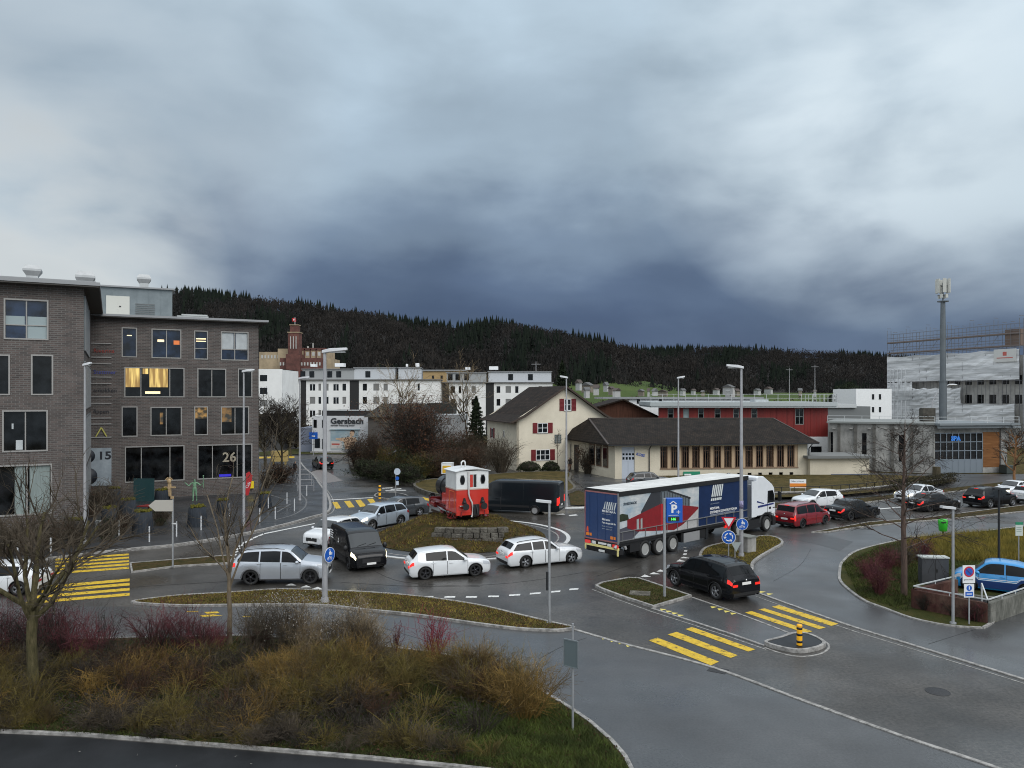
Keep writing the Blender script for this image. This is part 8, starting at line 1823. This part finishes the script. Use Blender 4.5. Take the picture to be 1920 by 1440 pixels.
def shrub_arrays(g, n, h, w, base=None, K=5, r=.006, twigs=3, curve=.12):
    """n stems fanning out of a clump, each with side twigs: (n*(1+twigs), K, 3)"""
    a = g.uniform(0, 2*np.pi, n); t = g.uniform(0, 1, n)**.7; hh = h*g.uniform(.55, 1.05, n); b0 = np.stack([np.cos(a)*w*.12*t, np.sin(a)*w*.12*t, 0*a], 1)
    tip = np.stack([np.cos(a)*w*.5*t, np.sin(a)*w*.5*t, hh*(1-.25*t)], 1); s = np.linspace(0, 1, K)[None, :, None]
    pts = b0[:, None, :]*(1-s)+tip[:, None, :]*s; pts[:, :, 2] += (np.sin(s[:, :, 0]*np.pi)*.12*h); pts[:, 1:] += g.normal(0, curve*h*.6, (n, K-1, 3))*s[:, 1:]
    P_ = [pts]; R_ = [np.linspace(r, r*.4, K)[None, :]*g.uniform(.5, 2.3, (n, 1))]
    for k in range(twigs):
        i = g.integers(1, K-1, n); q = pts[np.arange(n), i]; d = unit(pts[np.arange(n), i+1]-q+g.normal(0, .75, (n, 3))*np.linalg.norm(pts[np.arange(n), i+1]-q, axis=1, keepdims=True)*1.4)
        L = h*g.uniform(.12, .5, n)[:, None, None]; tw = q[:, None, :]+d[:, None, :]*L*s+g.normal(0, .012*h, (n, K, 3))*s
        P_.append(tw); R_.append(np.repeat(np.linspace(r*.6, r*.3, K)[None, :], n, 0))
    return np.concatenate(P_), np.concatenate(R_)
def leaf_cards(g, centers, size, k=4):
    """small tilted leaf faces (two triangles as a quad) around centres"""
    n = len(centers); u = unit(g.normal(0, 1, (n, 3))); v = unit(np.cross(u, g.normal(0, 1, (n, 3)))); s = size*g.uniform(.6, 1.4, (n, 1))
    V = np.stack([centers-u*s, centers-v*s*.45, centers+u*s, centers+v*s*.45], 1).reshape(-1, 3); return V, np.arange(4*n).reshape(-1, 4)
def shrub(label, loc, h, w, stems, tm, leaves=0, lm=None, ls=.04, seed=0, name='shrub', cat='shrub', group=None, r=.012, twigs=4, shape=(.1, 1.0)):
    g = np.random.default_rng(seed+100); root = thing(name, label, cat, loc, 0, group); Pt, Rd = shrub_arrays(g, stems, h, w, r=r, twigs=twigs)
    tubes_obj('stems', [Pt], [Rd], tm, 3, root)
    if leaves:
        nc = max(6, int(leaves/60)); cc = np.stack([g.normal(0, w*.24, nc), g.normal(0, w*.24, nc), g.uniform(shape[0]*h, shape[1]*h*.92, nc)], 1)
        k = cc[g.integers(0, nc, leaves)]+g.normal(0, 1, (leaves, 3))*np.array([w*.11, w*.11, h*.09]); k[:, 2] = np.clip(k[:, 2], .03, h*1.05); V, Q = leaf_cards(g, k, ls); raw_mesh('foliage', V, Q, lm, None, root)
    return root
mid = 'shrubs of the bed between street and house'
S = [(681, 893, 2.0, 3.0, TWD, 2200, DGL), (706, 898, 1.9, 3.2, TWD, 2400, DGL), (735, 903, 2.0, 3.2, TWD, 2400, DGL), (765, 905, 1.8, 3.0, TWD, 2400, DGL), (672, 877, 3.6, 4.2, TWD, 3000, BRNL), (700, 880, 4.6, 5.0, TWIG, 2600, BRNL), (735, 886, 3.2, 4.6, OLT, 2600, DGL),
     (792, 895, 2.6, 3.6, OLT, 2400, DGL), (820, 893, 2.8, 4.0, TWIG, 2400, BRNL), (852, 892, 3.0, 4.2, TWIG, 2600, BRNL), (882, 890, 3.0, 4.0, TWIG, 2400, BRNL), (838, 868, 4.2, 6.0, TWIG, 3000, BRNL), (876, 866, 4.4, 6.0, TWIG, 3000, BRNL), (905, 872, 3.2, 5.0, TWIG, 2200, BRNL), (800, 872, 4.4, 5.6, TWD, 3000, DGL)]
desc = ['at the street end of the curved wall', 'second along the curved wall', 'in the middle of the curved wall', 'at the lawn end of the curved wall', 'tall, under the white shop poster', 'tall and brown, left of the rusty tree', 'low and olive, behind the curved wall', 'olive, behind the lawn edge', 'brown, left behind the locomotive sign box', 'brown, above the locomotive cab', 'brown, right behind the locomotive cab', 'wide and brown, below the black shed', 'wide and brown, below the slim conifer', 'brown, beside the cream house corner', 'dark, under the rusty tree']
for i, (px, py, h, w, tm, nl, lm) in enumerate(S): shrub('winter shrub '+desc[i], P(px, py, .3), h, w, 110, tm, nl, lm, .085, i, group=mid, r=.022, twigs=5)
shrub('rusty brown leaved tree in front of the dark hipped roof', P(778, 882, .3), 8.6, 8.6, 170, TWD, 8000, RUSL, .10, 41, 'rusty_tree', 'tree', r=.035, twigs=6, shape=(.2, 1))
shrub('bare fan shaped shrub left of the red shutters at the cream house', P(940, 886, .3), 4.4, 5.0, 120, TWIG, 500, SEED, .05, 42, r=.022, twigs=6)
shrub('brown bush beside the annex entrance', P(1102, 888), 3.3, 3.0, 90, TWIG, 1600, BRNL, .07, 43, r=.02)
shrub('red brown rounded bush beside the pedestrian', P(524, 905, .1), 2.0, 3.2, 120, TWD, 2600, BRNL, .07, 44, r=.02)
shrub('small dry bush beside the rounded red brown bush', P(500, 915, .1), 1.6, 1.8, 60, TWIG, 500, BRNL, .06, 45, r=.018)
for px, w, d_ in ((992, 1.5, 'left of the lowest shuttered window'), (1033, 1.1, 'right below the shuttered window')):
    g = np.random.default_rng(px); c = P(px, 883, .35); root = thing('clipped_bush', 'round clipped dark green bush '+d_, 'bush', c, 0, 'clipped bushes at the cream house'); n = 2600; u = unit(g.normal(0, 1, (n, 3))); u[:, 2] = np.abs(u[:, 2]); V, Q = leaf_cards(g, u*np.array([w, w*.8, 1.15])*g.uniform(.85, 1.03, (n, 1)), .07); raw_mesh('foliage', V, Q, DGL, None, root)
    b = MB(); b.ball((0, 0, .45), (w*.8, w*.65, .55)); b.build('inner_twigs', TWD, root)
T1 = [(9, .50, .65, .06, .06, .30), (7, .55, .6, .13, .03, 0), (6, .55, .6, .15, .02, 0), (4, .5, .6, .2, 0, 0)]
def T(n0=10): return [(n0, .55, .7, .06, .08, .25), (7, .6, .6, .13, .04, 0), (5, .55, .6, .16, .02, 0), (0, 0, 0, .2, 0, 0)]
bare_tree('leafless street tree with rounded twiggy crown left of the pale lamp post', PD(527, 92), 6.4, .14, T(26), 3, tw=TWD, minr=.016)
bare_tree('leafless tree behind the right corner of the brick block', PD(497, 100), 7.0, .16, T(26), 4, tw=TWD, minr=.018)
bare_tree('bare pale branching tree in front of the blank white gable', PD(742, 112), 10.0, .16, T(20), 6, tw=TANT, minr=.011)
bare_tree('tall bare tree behind the slim conifer', PD(880, 122), 10.5, .16, T(16), 8, tw=TANT, minr=.011)
bare_tree('small leafless tree right of the narrow white block', PD(545, 118), 6.5, .16, T(24), 9, tw=TWD, minr=.018)
bare_tree('thin sapling beside the glass block window', P(1046, 884, .3), 4.2, .035, [(12, .3, .5, .03, .1, .3), (3, .5, .5, .1, 0, 0), (0, 0, 0, .2, 0, 0)], 10, minr=.012)
def conifer(label, loc, H_, w, seed, n=5200, broad=0.0):
    g = np.random.default_rng(seed); root = thing('conifer', label, 'tree', loc, 0); b = MB(); b.cyl((0, 0, 0), (0, 0, H_*.95), .16, .03, 8); b.build('trunk', BARK, root)
    z = g.uniform(.12, 1, n)**.9; lay = np.floor(z*16)/16; prof = (1-z)**(.8-broad)*(.75+.35*((z*16) % 1 < .5)); a = g.uniform(0, 6.28, n); rr = w*.5*prof*g.uniform(.35, 1.08, n)*(1+.18*np.sin(a*3+seed+z*9))
    C_ = np.stack([np.cos(a)*rr, np.sin(a)*rr, z*H_-rr*.22], 1); V, Q = leaf_cards(g, C_, .17); raw_mesh('crown', V, Q, mat('conifer_green', (.020, .030, .013), .9, col2=(.008, .012, .006), vscale=1.5, spec=.2), None, root)
conifer('slim dark conifer left of the cream house roof', PD(893, 116), 9.2, 4.6, 1); conifer('broad dark conifer behind the ridge of the cream house', PD(1054, 128), 15.2, 6.5, 2, 7000); conifer('low broad dark pine left of the white cube house', PD(1592, 150), 12.0, 11, 3, 7000, .45)
conifer('second dark pine beside the low broad pine', PD(1560, 165), 9.5, 7, 5, 4000, .4)
g = np.random.default_rng(77)
# shrubs by the left brick wing
gl = 'dry brown shrubs by the left brick wing'
for i, (px, py, h, w, lm) in enumerate(((10, 1042, 2.3, 2.6, BRNL), (55, 1036, 2.2, 2.4, RUSL), (98, 1032, 1.9, 2.2, BRNL), (138, 1022, 2.0, 2.2, DGL), (196, 1014, 1.5, 1.6, DGL), (226, 1002, 1.6, 1.8, BRNL), (170, 970, 2.4, 2.6, RUSL), (196, 960, 2.6, 2.8, BRNL), (300, 985, 1.4, 1.6, DGL))):
    shrub('dry winter shrub '+['at the left picture edge', 'rusty, under the lowest curtained window', 'behind the trunk of the big leafless tree', 'by the lamp at the brick corner', 'beside the slatted chair', 'between the dark planters', 'rusty, below the number panel', 'tall, below the number panel', 'low, beside the blank arrow sign'][i], P(px, py, .1), h, w, 90, TWIG, 800, lm, .045, 60+i, group=gl, r=.012, twigs=5)
# hedge at the right lawn edge
b = None; c = P(1735, 912, .3); n = 5200; t_ = g.uniform(0, 1, n); a0, a1 = P(1668, 921, .3), P(1792, 903, .3); C_ = np.array(a0)[None]*(1-t_[:, None])+np.array(a1)[None]*t_[:, None]+g.normal(0, 1, (n, 3))*np.array([.2, .35, 0])+np.array([0, 0, 1])*g.uniform(0, 1.0, (n, 1))
V, Q = leaf_cards(g, C_, .07); o = raw_mesh('hedge', V, Q, smat('hedge_leaf', (.045, .040, .018), (.016, .016, .009), 3)); tag(o, 'low dark hedge running along the lawn wall towards the hall forecourt', 'hedge')
b = MB(); c = P(1756, 905); b.cyl((0, 0, 0), (0, 0, 1.7), .42, .38, 12); o = b.build('tree_stump', BARK); o.location = (c.x, c.y, 0); tag(o, 'thick dark stump beside the hedge in front of the hall', 'stump')

# ---- stuff: twig thickets, grasses
def inside(poly, x, y):
    n = len(poly); r = np.zeros(len(x), bool); j = n-1
    for i in range(n):
        xi, yi, xj, yj = poly[i][0], poly[i][1], poly[j][0], poly[j][1]
        r ^= ((yi > y) != (yj > y)) & (x < (xj-xi)*(y-yi)/(yj-yi+1e-12)+xi); j = i
    return r
def scatter(poly, n, g, holes=()):
    xs, ys = [p[0] for p in poly], [p[1] for p in poly]; out = np.zeros((0, 2))
    while len(out) < n:
        x = g.uniform(min(xs), max(xs), n*2); y = g.uniform(min(ys), max(ys), n*2); m = inside(poly, x, y)
        out = np.concatenate([out, np.stack([x[m], y[m]], 1)])
    return out[:n]
def blades(name, poly, n, h, m, z=0.0, wd=.012, lean=.5, seed=1, label=None):
    g = np.random.default_rng(seed); p = scatter(poly, n, g); a = g.uniform(0, 6.28, n); hh = h*g.uniform(.35, 1.15, n); u = np.stack([np.cos(a), np.sin(a), 0*a], 1)*wd; b0 = np.concatenate([p, np.full((n, 1), z)], 1)
    tip = b0+np.stack([g.normal(0, lean, n)*hh, g.normal(0, lean, n)*hh, hh], 1); V = np.stack([b0-u, b0+u, tip], 1).reshape(-1, 3); o = raw_mesh(name, V, np.arange(3*n).reshape(-1, 3), m); tag(o, label, 'grass', kind='stuff'); return o
def thicket(name, poly, n, stems, h, w, m, seed, label, r=.007, twigs=4, z=.05, cat='undergrowth', mats=None, fade=None):
    g = np.random.default_rng(seed); p = scatter(poly, n, g); PP, RR, MI = [], [], []
    for i in range(n):
        hh = h*g.uniform(.75, 1.25)*(fade(p[i]) if fade else 1); Pt, Rd = shrub_arrays(g, stems, hh, w*g.uniform(.8, 1.3), r=r, twigs=twigs); Pt = Pt+np.array([p[i][0], p[i][1], z]); PP.append(Pt); RR.append(Rd)
        MI.append(np.full(len(Pt), g.integers(0, len(mats)) if mats else 0))
    o = tubes_obj(name, [np.concatenate(PP)], [np.concatenate(RR)], mats or m, 3, None, [np.concatenate(MI)] if mats else None); tag(o, label, cat, kind='stuff'); return o
def W(l, z=0.0): return [(p.x, p.y) for p in PX(l, z)]
bedp = [(p.x, p.y) for p in bedBw if p.x > -24]
blades('grass_tufts', W([(-200, 1215), (450, 1205), (820, 1240), (960, 1275), (1070, 1338), (1140, 1395), (1180, 1450), (1180, 1480), (850, 1436), (500, 1404), (0, 1370), (-200, 1362)]), 60000, .15, GRB, .05, .010, .6, 2, 'short grass in the near bed')
blades('grass_tufts', W([(850, 1260), (960, 1280), (1065, 1340), (1140, 1400), (1180, 1450), (1120, 1462), (850, 1430)]), 26000, .16, smat('moss_green_blade', (.075, .10, .020), (.030, .042, .010), 1.2), .05, .012, .7, 3, 'green grass at the right end of the near bed')
blades('grass_tufts', [(p.x, p.y) for p in isl_A], 14000, .09, YGB, .07, .012, .8, 4, 'yellowish grass on the near strip')
blades('grass_tufts', [(p.x, p.y) for p in isl_C], 5000, .08, GRB, .09, .012, .8, 5, 'grass on the small island with the parking sign')
blades('grass_tufts', [(p.x, p.y) for p in isl_E], 9000, .09, YGB, .09, .013, .8, 6, 'grass on the island with the roundabout sign')
blades('grass_tufts', W([(1580, 1060), (1640, 1030), (1719, 1010), (1850, 998), (1925, 992), (1925, 1060), (1720, 1095), (1700, 1150), (1610, 1118)]), 32000, .20, GRB, .04, .016, .6, 7, 'grass in the right planting bed')
blades('grass_tufts', W([(1700, 1020), (1790, 1008), (1925, 1002), (1925, 1055), (1800, 1055), (1700, 1050)]), 20000, .55, YGB, .04, .016, .35, 8, 'tall yellow grass behind the ramp wall')
blades('grass_tufts', [(RC.x+5.5*math.cos(a), RC.y+5.4*math.sin(a)) for a in np.linspace(0, 6.28, 24)][:], 1, .1, GRB, 0, .01, .5, 9, 'grass') if False else None
# leaf litter
def litter(poly, n, m, s, z, seed, label):
    g = np.random.default_rng(seed); p = scatter(poly, n, g); C_ = np.concatenate([p, z+g.uniform(0, .05, (n, 1))], 1); V, Q = leaf_cards(g, C_, s); o = raw_mesh('leaf_litter', V, Q, m); tag(o, label, 'leaf litter', kind='stuff')
litter(bedp, 26000, BRNL, .035, .08, 31, 'brown leaf litter under the twigs of the near bed'); litter([(p.x, p.y) for p in isl_A], 5000, RUSL, .03, .09, 32, 'brown leaves on the near strip')
litter(W([(-200, 1205), (700, 1225), (1000, 1300), (1150, 1420), (1180, 1500), (850, 1480), (0, 1440), (-200, 1420)]), 160, SEED, .035, .05, 33, 'pale scraps on the near path and bed')
# thickets, back row reddish, middle yellow brown, front brown
thicket('red_twig_thicket', W([(-260, 1212), (-20, 1208), (380, 1206), (420, 1222), (300, 1245), (-260, 1250)]), 38, 46, 1.75, 2.2, None, 11, 'dark red dogwood stems behind the big leafless tree', r=.006, mats=[REDT, REDT, TWD])
thicket('red_twig_thicket', W([(380, 1206), (500, 1212), (480, 1230), (380, 1230)]), 5, 50, 1.1, 1.4, REDT, 12, 'low dark red stems left of the seed head shrubs', r=.006)
thicket('seed_head_thicket', W([(470, 1214), (560, 1208), (720, 1232), (700, 1250), (560, 1240), (470, 1232)]), 15, 70, 1.75, 1.9, None, 13, 'grey brown stalks with pale seed heads in the middle of the bed', r=.006, mats=[TWIG, TANT])
gg_ = np.random.default_rng(14); p = scatter(W([(480, 1212), (560, 1208), (705, 1228), (700, 1240), (560, 1232), (480, 1228)]), 2600, gg_); C_ = np.concatenate([p+gg_.normal(0, .25, p.shape), .3+gg_.beta(3, 2, (2600, 1))*1.9], 1); V, Q = leaf_cards(gg_, C_, .028); o = raw_mesh('seed_heads', V, Q, SEED); tag(o, 'pale fluffy seed heads', 'seed heads', kind='stuff')
thicket('yellow_twig_thicket', W([(560, 1250), (720, 1245), (860, 1262), (960, 1290), (990, 1310), (930, 1335), (700, 1340), (520, 1320), (480, 1280)]), 46, 58, 1.15, 2.5, None, 15, 'yellow olive willow twigs filling the middle of the near bed', r=.006, mats=[YELT, YELT, OLT, OLT, BRNL, TWIG], twigs=7)
thicket('brown_undergrowth', W([(-200, 1250), (100, 1240), (480, 1245), (560, 1300), (930, 1335), (960, 1385), (900, 1400), (500, 1380), (200, 1362), (-200, 1350)]), 120, 44, .88, 2.3, None, 16, 'tangled brown and olive undergrowth of the near bed', r=.006, mats=[OLT, TWIG, TWD, OLT, YELT, BRNL])
thicket('brown_undergrowth', W([(-200, 1335), (300, 1352), (900, 1400), (930, 1425), (600, 1408), (200, 1380), (-200, 1365)]), 90, 50, .5, 1.5, None, 17, 'low brown stalks along the dark path', r=.005, mats=[TWD, TWIG, OLT])
litter(W([(-200, 1250), (480, 1245), (900, 1345), (900, 1395), (200, 1362), (-200, 1350)]), 14000, TWD, .04, .25, 34, 'dark leaves caught in the undergrowth')
shrub('bright pink red dogwood clump at the far edge of the near bed', P(812, 1235, .05), 1.75, 1.9, 46, PINKT, 0, None, .03, 51, 'dogwood', r=.009, twigs=4)
shrub('dark red dogwood clump left of the pink one', P(742, 1222, .05), 1.1, 1.0, 24, REDT, 0, None, .03, 52, 'dogwood', r=.008, twigs=3)
shrub('fanning yellow willow shrub at the right end of the thicket', P(985, 1345, .05), 1.7, 3.0, 150, YELT, 0, None, .03, 53, 'willow_shrub', r=.007, twigs=5)
shrub('thin tan grass like stalks at the footway edge right of the pink dogwood', P(905, 1262, .05), 1.25, 2.0, 46, TANT, 200, SEED, .02, 54, 'dry_stalks', 'plant', r=.005)
shrub('thin dry stalks beside the kerb above the fanning willow shrub', P(985, 1290, .05), 1.2, 1.6, 40, TANT, 150, SEED, .02, 55, 'dry_stalks', 'plant', r=.005)
# right bed dogwoods
gr = 'red stemmed dogwoods in the right bed'
for i, (px, py, h, w, d_) in enumerate(((1648, 1115, 1.7, 1.5, 'left of the straight tree trunk, largest'), (1630, 1085, 1.2, 1.5, 'nearest to the left tip of the bed'), (1662, 1068, 1.3, 1.7, 'behind the straight tree trunk'), (1695, 1062, 1.5, 1.6, 'right behind the straight tree trunk'), (1728, 1052, 1.4, 1.8, 'beside the yellow grass'))):
    shrub('red stemmed shrub '+d_, P(px, py, .04), h, w, 90, REDT if i != 3 else TWIG, 300, RUSL, .03, 80+i, 'dogwood', group=gr, r=.008, twigs=5)
thicket('red_twig_thicket', W([(1720, 1146), (1840, 1172), (1846, 1160), (1730, 1134)]), 12, 46, .8, .8, None, 18, 'dark red twigs growing along the foot of the ramp wall', r=.006, mats=[REDT, TWD])
# mound and lawns: tufts
g = np.random.default_rng(3); n = 16000; a = g.uniform(0, 6.28, n); rr = np.sqrt(g.uniform(.04, 1, n))*5.4; kk = np.clip((rr-2.8)/2.8, 0, 1); hz_ = 1.2+(.05-1.2)*kk**.8-np.where(np.sin(a) < -.55, .25*(1-kk)*(rr > 2.8), 0); x_, y_ = RC.x+rr*1.02*np.cos(a), RC.y+.1+rr*np.sin(a); u = np.stack([np.cos(a*7), np.sin(a*7), 0*a], 1)*.02; b0 = np.stack([x_, y_, hz_-.03], 1); tip = b0+np.stack([g.normal(0, .08, n), g.normal(0, .08, n), g.uniform(.05, .2, n)], 1)
o = raw_mesh('grass_tufts', np.stack([b0-u, b0+u, tip], 1).reshape(-1, 3), np.arange(3*n).reshape(-1, 3), [YGB, OLT, RUSL], g.integers(0, 3, n)); tag(o, 'rough grass on the mound', 'grass', kind='stuff')

# ================================================================ HILLS, FOREST, MEADOW, VILLAGE
HILLM = mat('hill_ground', (.014, .012, .010), .95, var=.3, vscale=.02)
def hill(name, ridge, d0, d1, px0, px1, m, seed, step=10, rough=6, base=0.0):
    g = np.random.default_rng(seed); cols = np.arange(px0, px1+1, step); rads = np.linspace(0, 1.35, 24); V = []
    ph = g.uniform(0, 6, 8)
    def H(px, t):
        zr = interp(ridge, px); dd = d0+(d1-d0)*t; zt = 9.3-(zr-HZ)*d1/F
        s = min(1, t)**1.0; s = s*s*(3-2*s)*.45+s*.55
        z = zt*s*(1 if t <= 1 else 1-.7*(t-1))+rough*math.sin(px*.021+ph[0]+t*4)*math.sin(t*math.pi)*1.2+rough*.6*math.sin(px*.055+ph[1]+t*9)*math.sin(min(1, t)*math.pi)
        return max(base, z)
    for t in rads:
        for px in cols:
            dd = d0+(d1-d0)*t; V.append(((px-960)/F*dd, dd, H(px, t)))
    nc = len(cols); Q = np.array([(i*nc+j, i*nc+j+1, (i+1)*nc+j+1, (i+1)*nc+j) for i in range(len(rads)-1) for j in range(nc-1)]); o = raw_mesh(name, np.array(V), Q, m, None, None, True); struct(o); return H
ridA = [(-400, 545), (0, 552), (330, 569), (460, 576), (540, 584), (620, 600), (700, 612), (760, 620), (850, 632), (920, 628), (1000, 636), (1080, 648), (1130, 658), (1200, 678), (1280, 702), (1350, 722), (1420, 742), (1600, 760)]
ridB = [(800, 660), (1080, 652), (1215, 668), (1300, 665), (1400, 665), (1500, 670), (1600, 676), (1660, 681), (1800, 686), (2300, 690)]
HA = hill('hill', ridA, 560, 1150, -400, 1500, HILLM, 1, rough=8); HB = hill('hill', ridB, 1150, 1900, 860, 2300, HILLM, 2, rough=7)
meadow = ramp_mat('meadow_green', [(.35, (.034, .058, .013)), (.65, (.062, .088, .020))], scale=.01, bump=0, fine=.15, fscale=.2)
HC = hill('meadow', [(1000, 716), (1085, 714), (1150, 712), (1210, 715), (1260, 724), (1340, 733), (1420, 736), (1700, 738), (2200, 740)], 380, 700, 980, 2200, meadow, 3, rough=.8)
FC1 = smat('bare_wood_brown', (.027, .023, .020), (.011, .010, .009), .03); FC2 = smat('bare_wood_grey', (.022, .021, .020), (.010, .010, .009), .03); FC3 = mat('spruce_dark', (.013, .018, .012), .95, col2=(.007, .010, .008), vscale=.05, spec=.1)
def forest(H, d0, d1, px0, px1, n, seed, label, ridge_con, hs=1.0, tmin=.05):
    g = np.random.default_rng(seed); VV, MM = [], []
    px = g.uniform(px0, px1, n); t = g.uniform(tmin, 1.03, n)**.9; clump = np.sin(px*.013+t*5+seed)+np.sin(px*.037-t*8)+g.normal(0, .5, n); con = (clump > 1.25) | ((t > .93) & (clump > ridge_con))
    for i in range(n):
        dd = d0+(d1-d0)*t[i]; base = np.array([(px[i]-960)/F*dd, dd, H(px[i], t[i])]); 
        if con[i]:
            h = g.uniform(11, 29)*hs; w = h*.16; k = 0; tris = []
            for z0, z1, ww in ((.08, .5, 1.0), (.3, .75, .75), (.55, 1.0, .5)):
                a = g.uniform(0, 6.28)+np.arange(6)*6.2832/5; r_ = w*ww*g.uniform(.8, 1.2, 6); ring = np.stack([np.cos(a)*r_, np.sin(a)*r_, np.full(6, z0*h)+g.uniform(-.5, .5, 6)], 1)
                for j in range(5): tris.append([ring[j], ring[j+1] if j < 4 else ring[0], [0, 0, z1*h]])
            tr = np.array(tris)+base; VV.append(tr.reshape(-1, 3)); MM.append(np.full(len(tr), 2))
        else:
            h = g.uniform(12, 20)*hs; m = 20; c = g.normal(0, 1, (m, 3))*np.array([2.4, 2.4, .22*h])+np.array([0, 0, h*.58]); c[:, 2] = np.clip(c[:, 2], 1, h); o1 = g.normal(0, .55, (m, 3)); o2 = np.stack([g.normal(0, .6, m), g.normal(0, .6, m), g.uniform(1.6, 4.0, m)], 1)
            tr = np.stack([c-o1, c+o1, c+o2], 1)+base; VV.append(tr.reshape(-1, 3)); MM.append(np.full(m, 0 if clump[i] < .1 else 1))
    V = np.concatenate(VV); o = raw_mesh('forest', V, np.arange(len(V)).reshape(-1, 3), [FC1, FC2, FC3], np.concatenate(MM)); tag(o, label, 'forest', kind='stuff')
forest(HA, 560, 1150, 300, 1430, 11000, 5, 'dark winter forest covering the nearer hill', -.3); forest(HB, 1150, 1900, 980, 1720, 9000, 6, 'dark winter forest covering the far ridge', .2, 1.1)
# village and far trees on the meadow
WH = [mat('far_white_wall', (.42, .42, .41), .8), mat('far_cream_wall', (.22, .19, .15), .8)]; RF_ = [mat('far_brown_roof', (.06, .045, .038), .9), mat('far_grey_roof', (.10, .10, .10), .9)]
vs_ = [(1085, 722, 10, 300), (1101, 726, 14, 310), (1118, 731, 18, 300), (1136, 725, 7, 330), (1146, 731, 10, 320), (1100, 736, 16, 290), (1156, 735, 12, 300), (1202, 734, 6, 360), (1216, 735, 6, 380), (1228, 734, 7, 390), (1243, 735, 7, 400), (1280, 734, 12, 420), (1300, 733, 9, 430), (1318, 735, 6, 430), (1343, 733, 10, 440), (1366, 730, 9, 300), (1381, 735, 12, 420), (1420, 733, 12, 430), (1441, 731, 10, 430), (1500, 735, 12, 430), (1528, 736, 10, 430), (1575, 736, 12, 420)]
for i, (px, py, w, Y) in enumerate(vs_):
    k = Y/F; z = ZY(py+3, Y); w *= .42; root = thing('village_house', 'small distant pale house at the foot of the hills', 'house', PD(px, Y, z), rng.uniform(-.5, .5), 'distant village houses'); hw = w*k/2; hh = rng.uniform(1.2, 1.8)*min(1, w/8+.4)
    b = MB(); b.bx(-hw, hw, -3.5, 3.5, -1.5, hh); b.build('wall', WH[i % 3 == 1], root); b = MB(); rh = hh+rng.uniform(.9, 1.5); q = hw+.4; b.add([(-q, -4, hh), (q, -4, hh), (q, 4, hh), (-q, 4, hh), (-q, 0, rh), (q, 0, rh)], [(0, 1, 5, 4), (2, 3, 4, 5), (1, 2, 5), (3, 0, 4), (3, 2, 1, 0)]); b.build('roof', RF_[i % 2], root)
k = 300/F; root = thing('white_villa', 'slim white house with steep pointed roof at the foot of the far hill', 'house', PD(1369, 300, 8), .3); b = MB(); b.bx(-1.2, 1.2, -1.5, 1.5, -1, 3.0); b.add([(-1.3, -1.6, 3.0), (1.3, -1.6, 3.0), (1.3, 1.6, 3.0), (-1.3, 1.6, 3.0), (0, 0, 5.6)], [(0, 1, 4), (1, 2, 4), (2, 3, 4), (3, 0, 4)]); b.build('wall', WH[0], root)
g = np.random.default_rng(19)
def far_trees(px0, px1, n, y0, y1, seed, label, lm, hs=(6, 12)):
    g = np.random.default_rng(seed); VV = []
    for i in range(n):
        Y = g.uniform(y0, y1); px = g.uniform(px0, px1); h = g.uniform(*hs); z = max(0, HC(px, (Y-380)/320) if px > 985 and Y > 380 else 0); m = 60; c = g.normal(0, 1, (m, 3))*np.array([h*.17, h*.17, h*.2])+np.array([(px-960)/F*Y, Y, z+h*.5]); V, Q = leaf_cards(g, c, .55); VV.append(V)
    V = np.concatenate(VV); o = raw_mesh('tree_belt', V, np.arange(len(V)).reshape(-1, 4), lm); tag(o, label, 'trees', kind='stuff')
far_trees(1060, 1660, 240, 300, 400, 61, 'belt of bare trees and hedges around the distant village', smat('far_twigs', (.055, .045, .03), (.025, .022, .015), .05), (4, 8))
far_trees(1180, 1260, 30, 280, 320, 62, 'brown thicket in front of the meadow', smat('far_twigs_brown', (.085, .055, .03), (.04, .028, .018), .05), (5, 9))
far_trees(480, 1060, 130, 215, 300, 63, 'bare trees behind the apartment blocks', MATS['far_twigs'], (7, 13))
far_trees(1400, 1700, 90, 230, 330, 64, 'dark trees behind the red building', MATS['far_twigs'], (5, 9))
far_trees(483, 700, 60, 134, 160, 65, 'bare shrubs below the apartment blocks', MATS['far_twigs'], (2.5, 5))
# thin masts on the plain
for i, (px, py, Y) in enumerate(((1528, 684, 380), (1480, 690, 420), (1005, 678, 300))):
    c = PD(px, Y, 0); z1 = ZY(py, Y); root = thing('power_mast', 'thin steel mast rising before the wooded hills, '+('right of the red building lamp post', 'left of its neighbour', 'behind the cream house')[i], 'mast', c, 0, 'thin masts on the plain'); b = MB(); b.cyl((0, 0, 0), (0, 0, z1), .28, .10, 6); b.build('mast_pole', LAMPP, root); b = MB(); b.bar((-1.8, 0, z1-1), (1.8, 0, z1-1), .15); b.build('cross_arm', LAMPP, root)
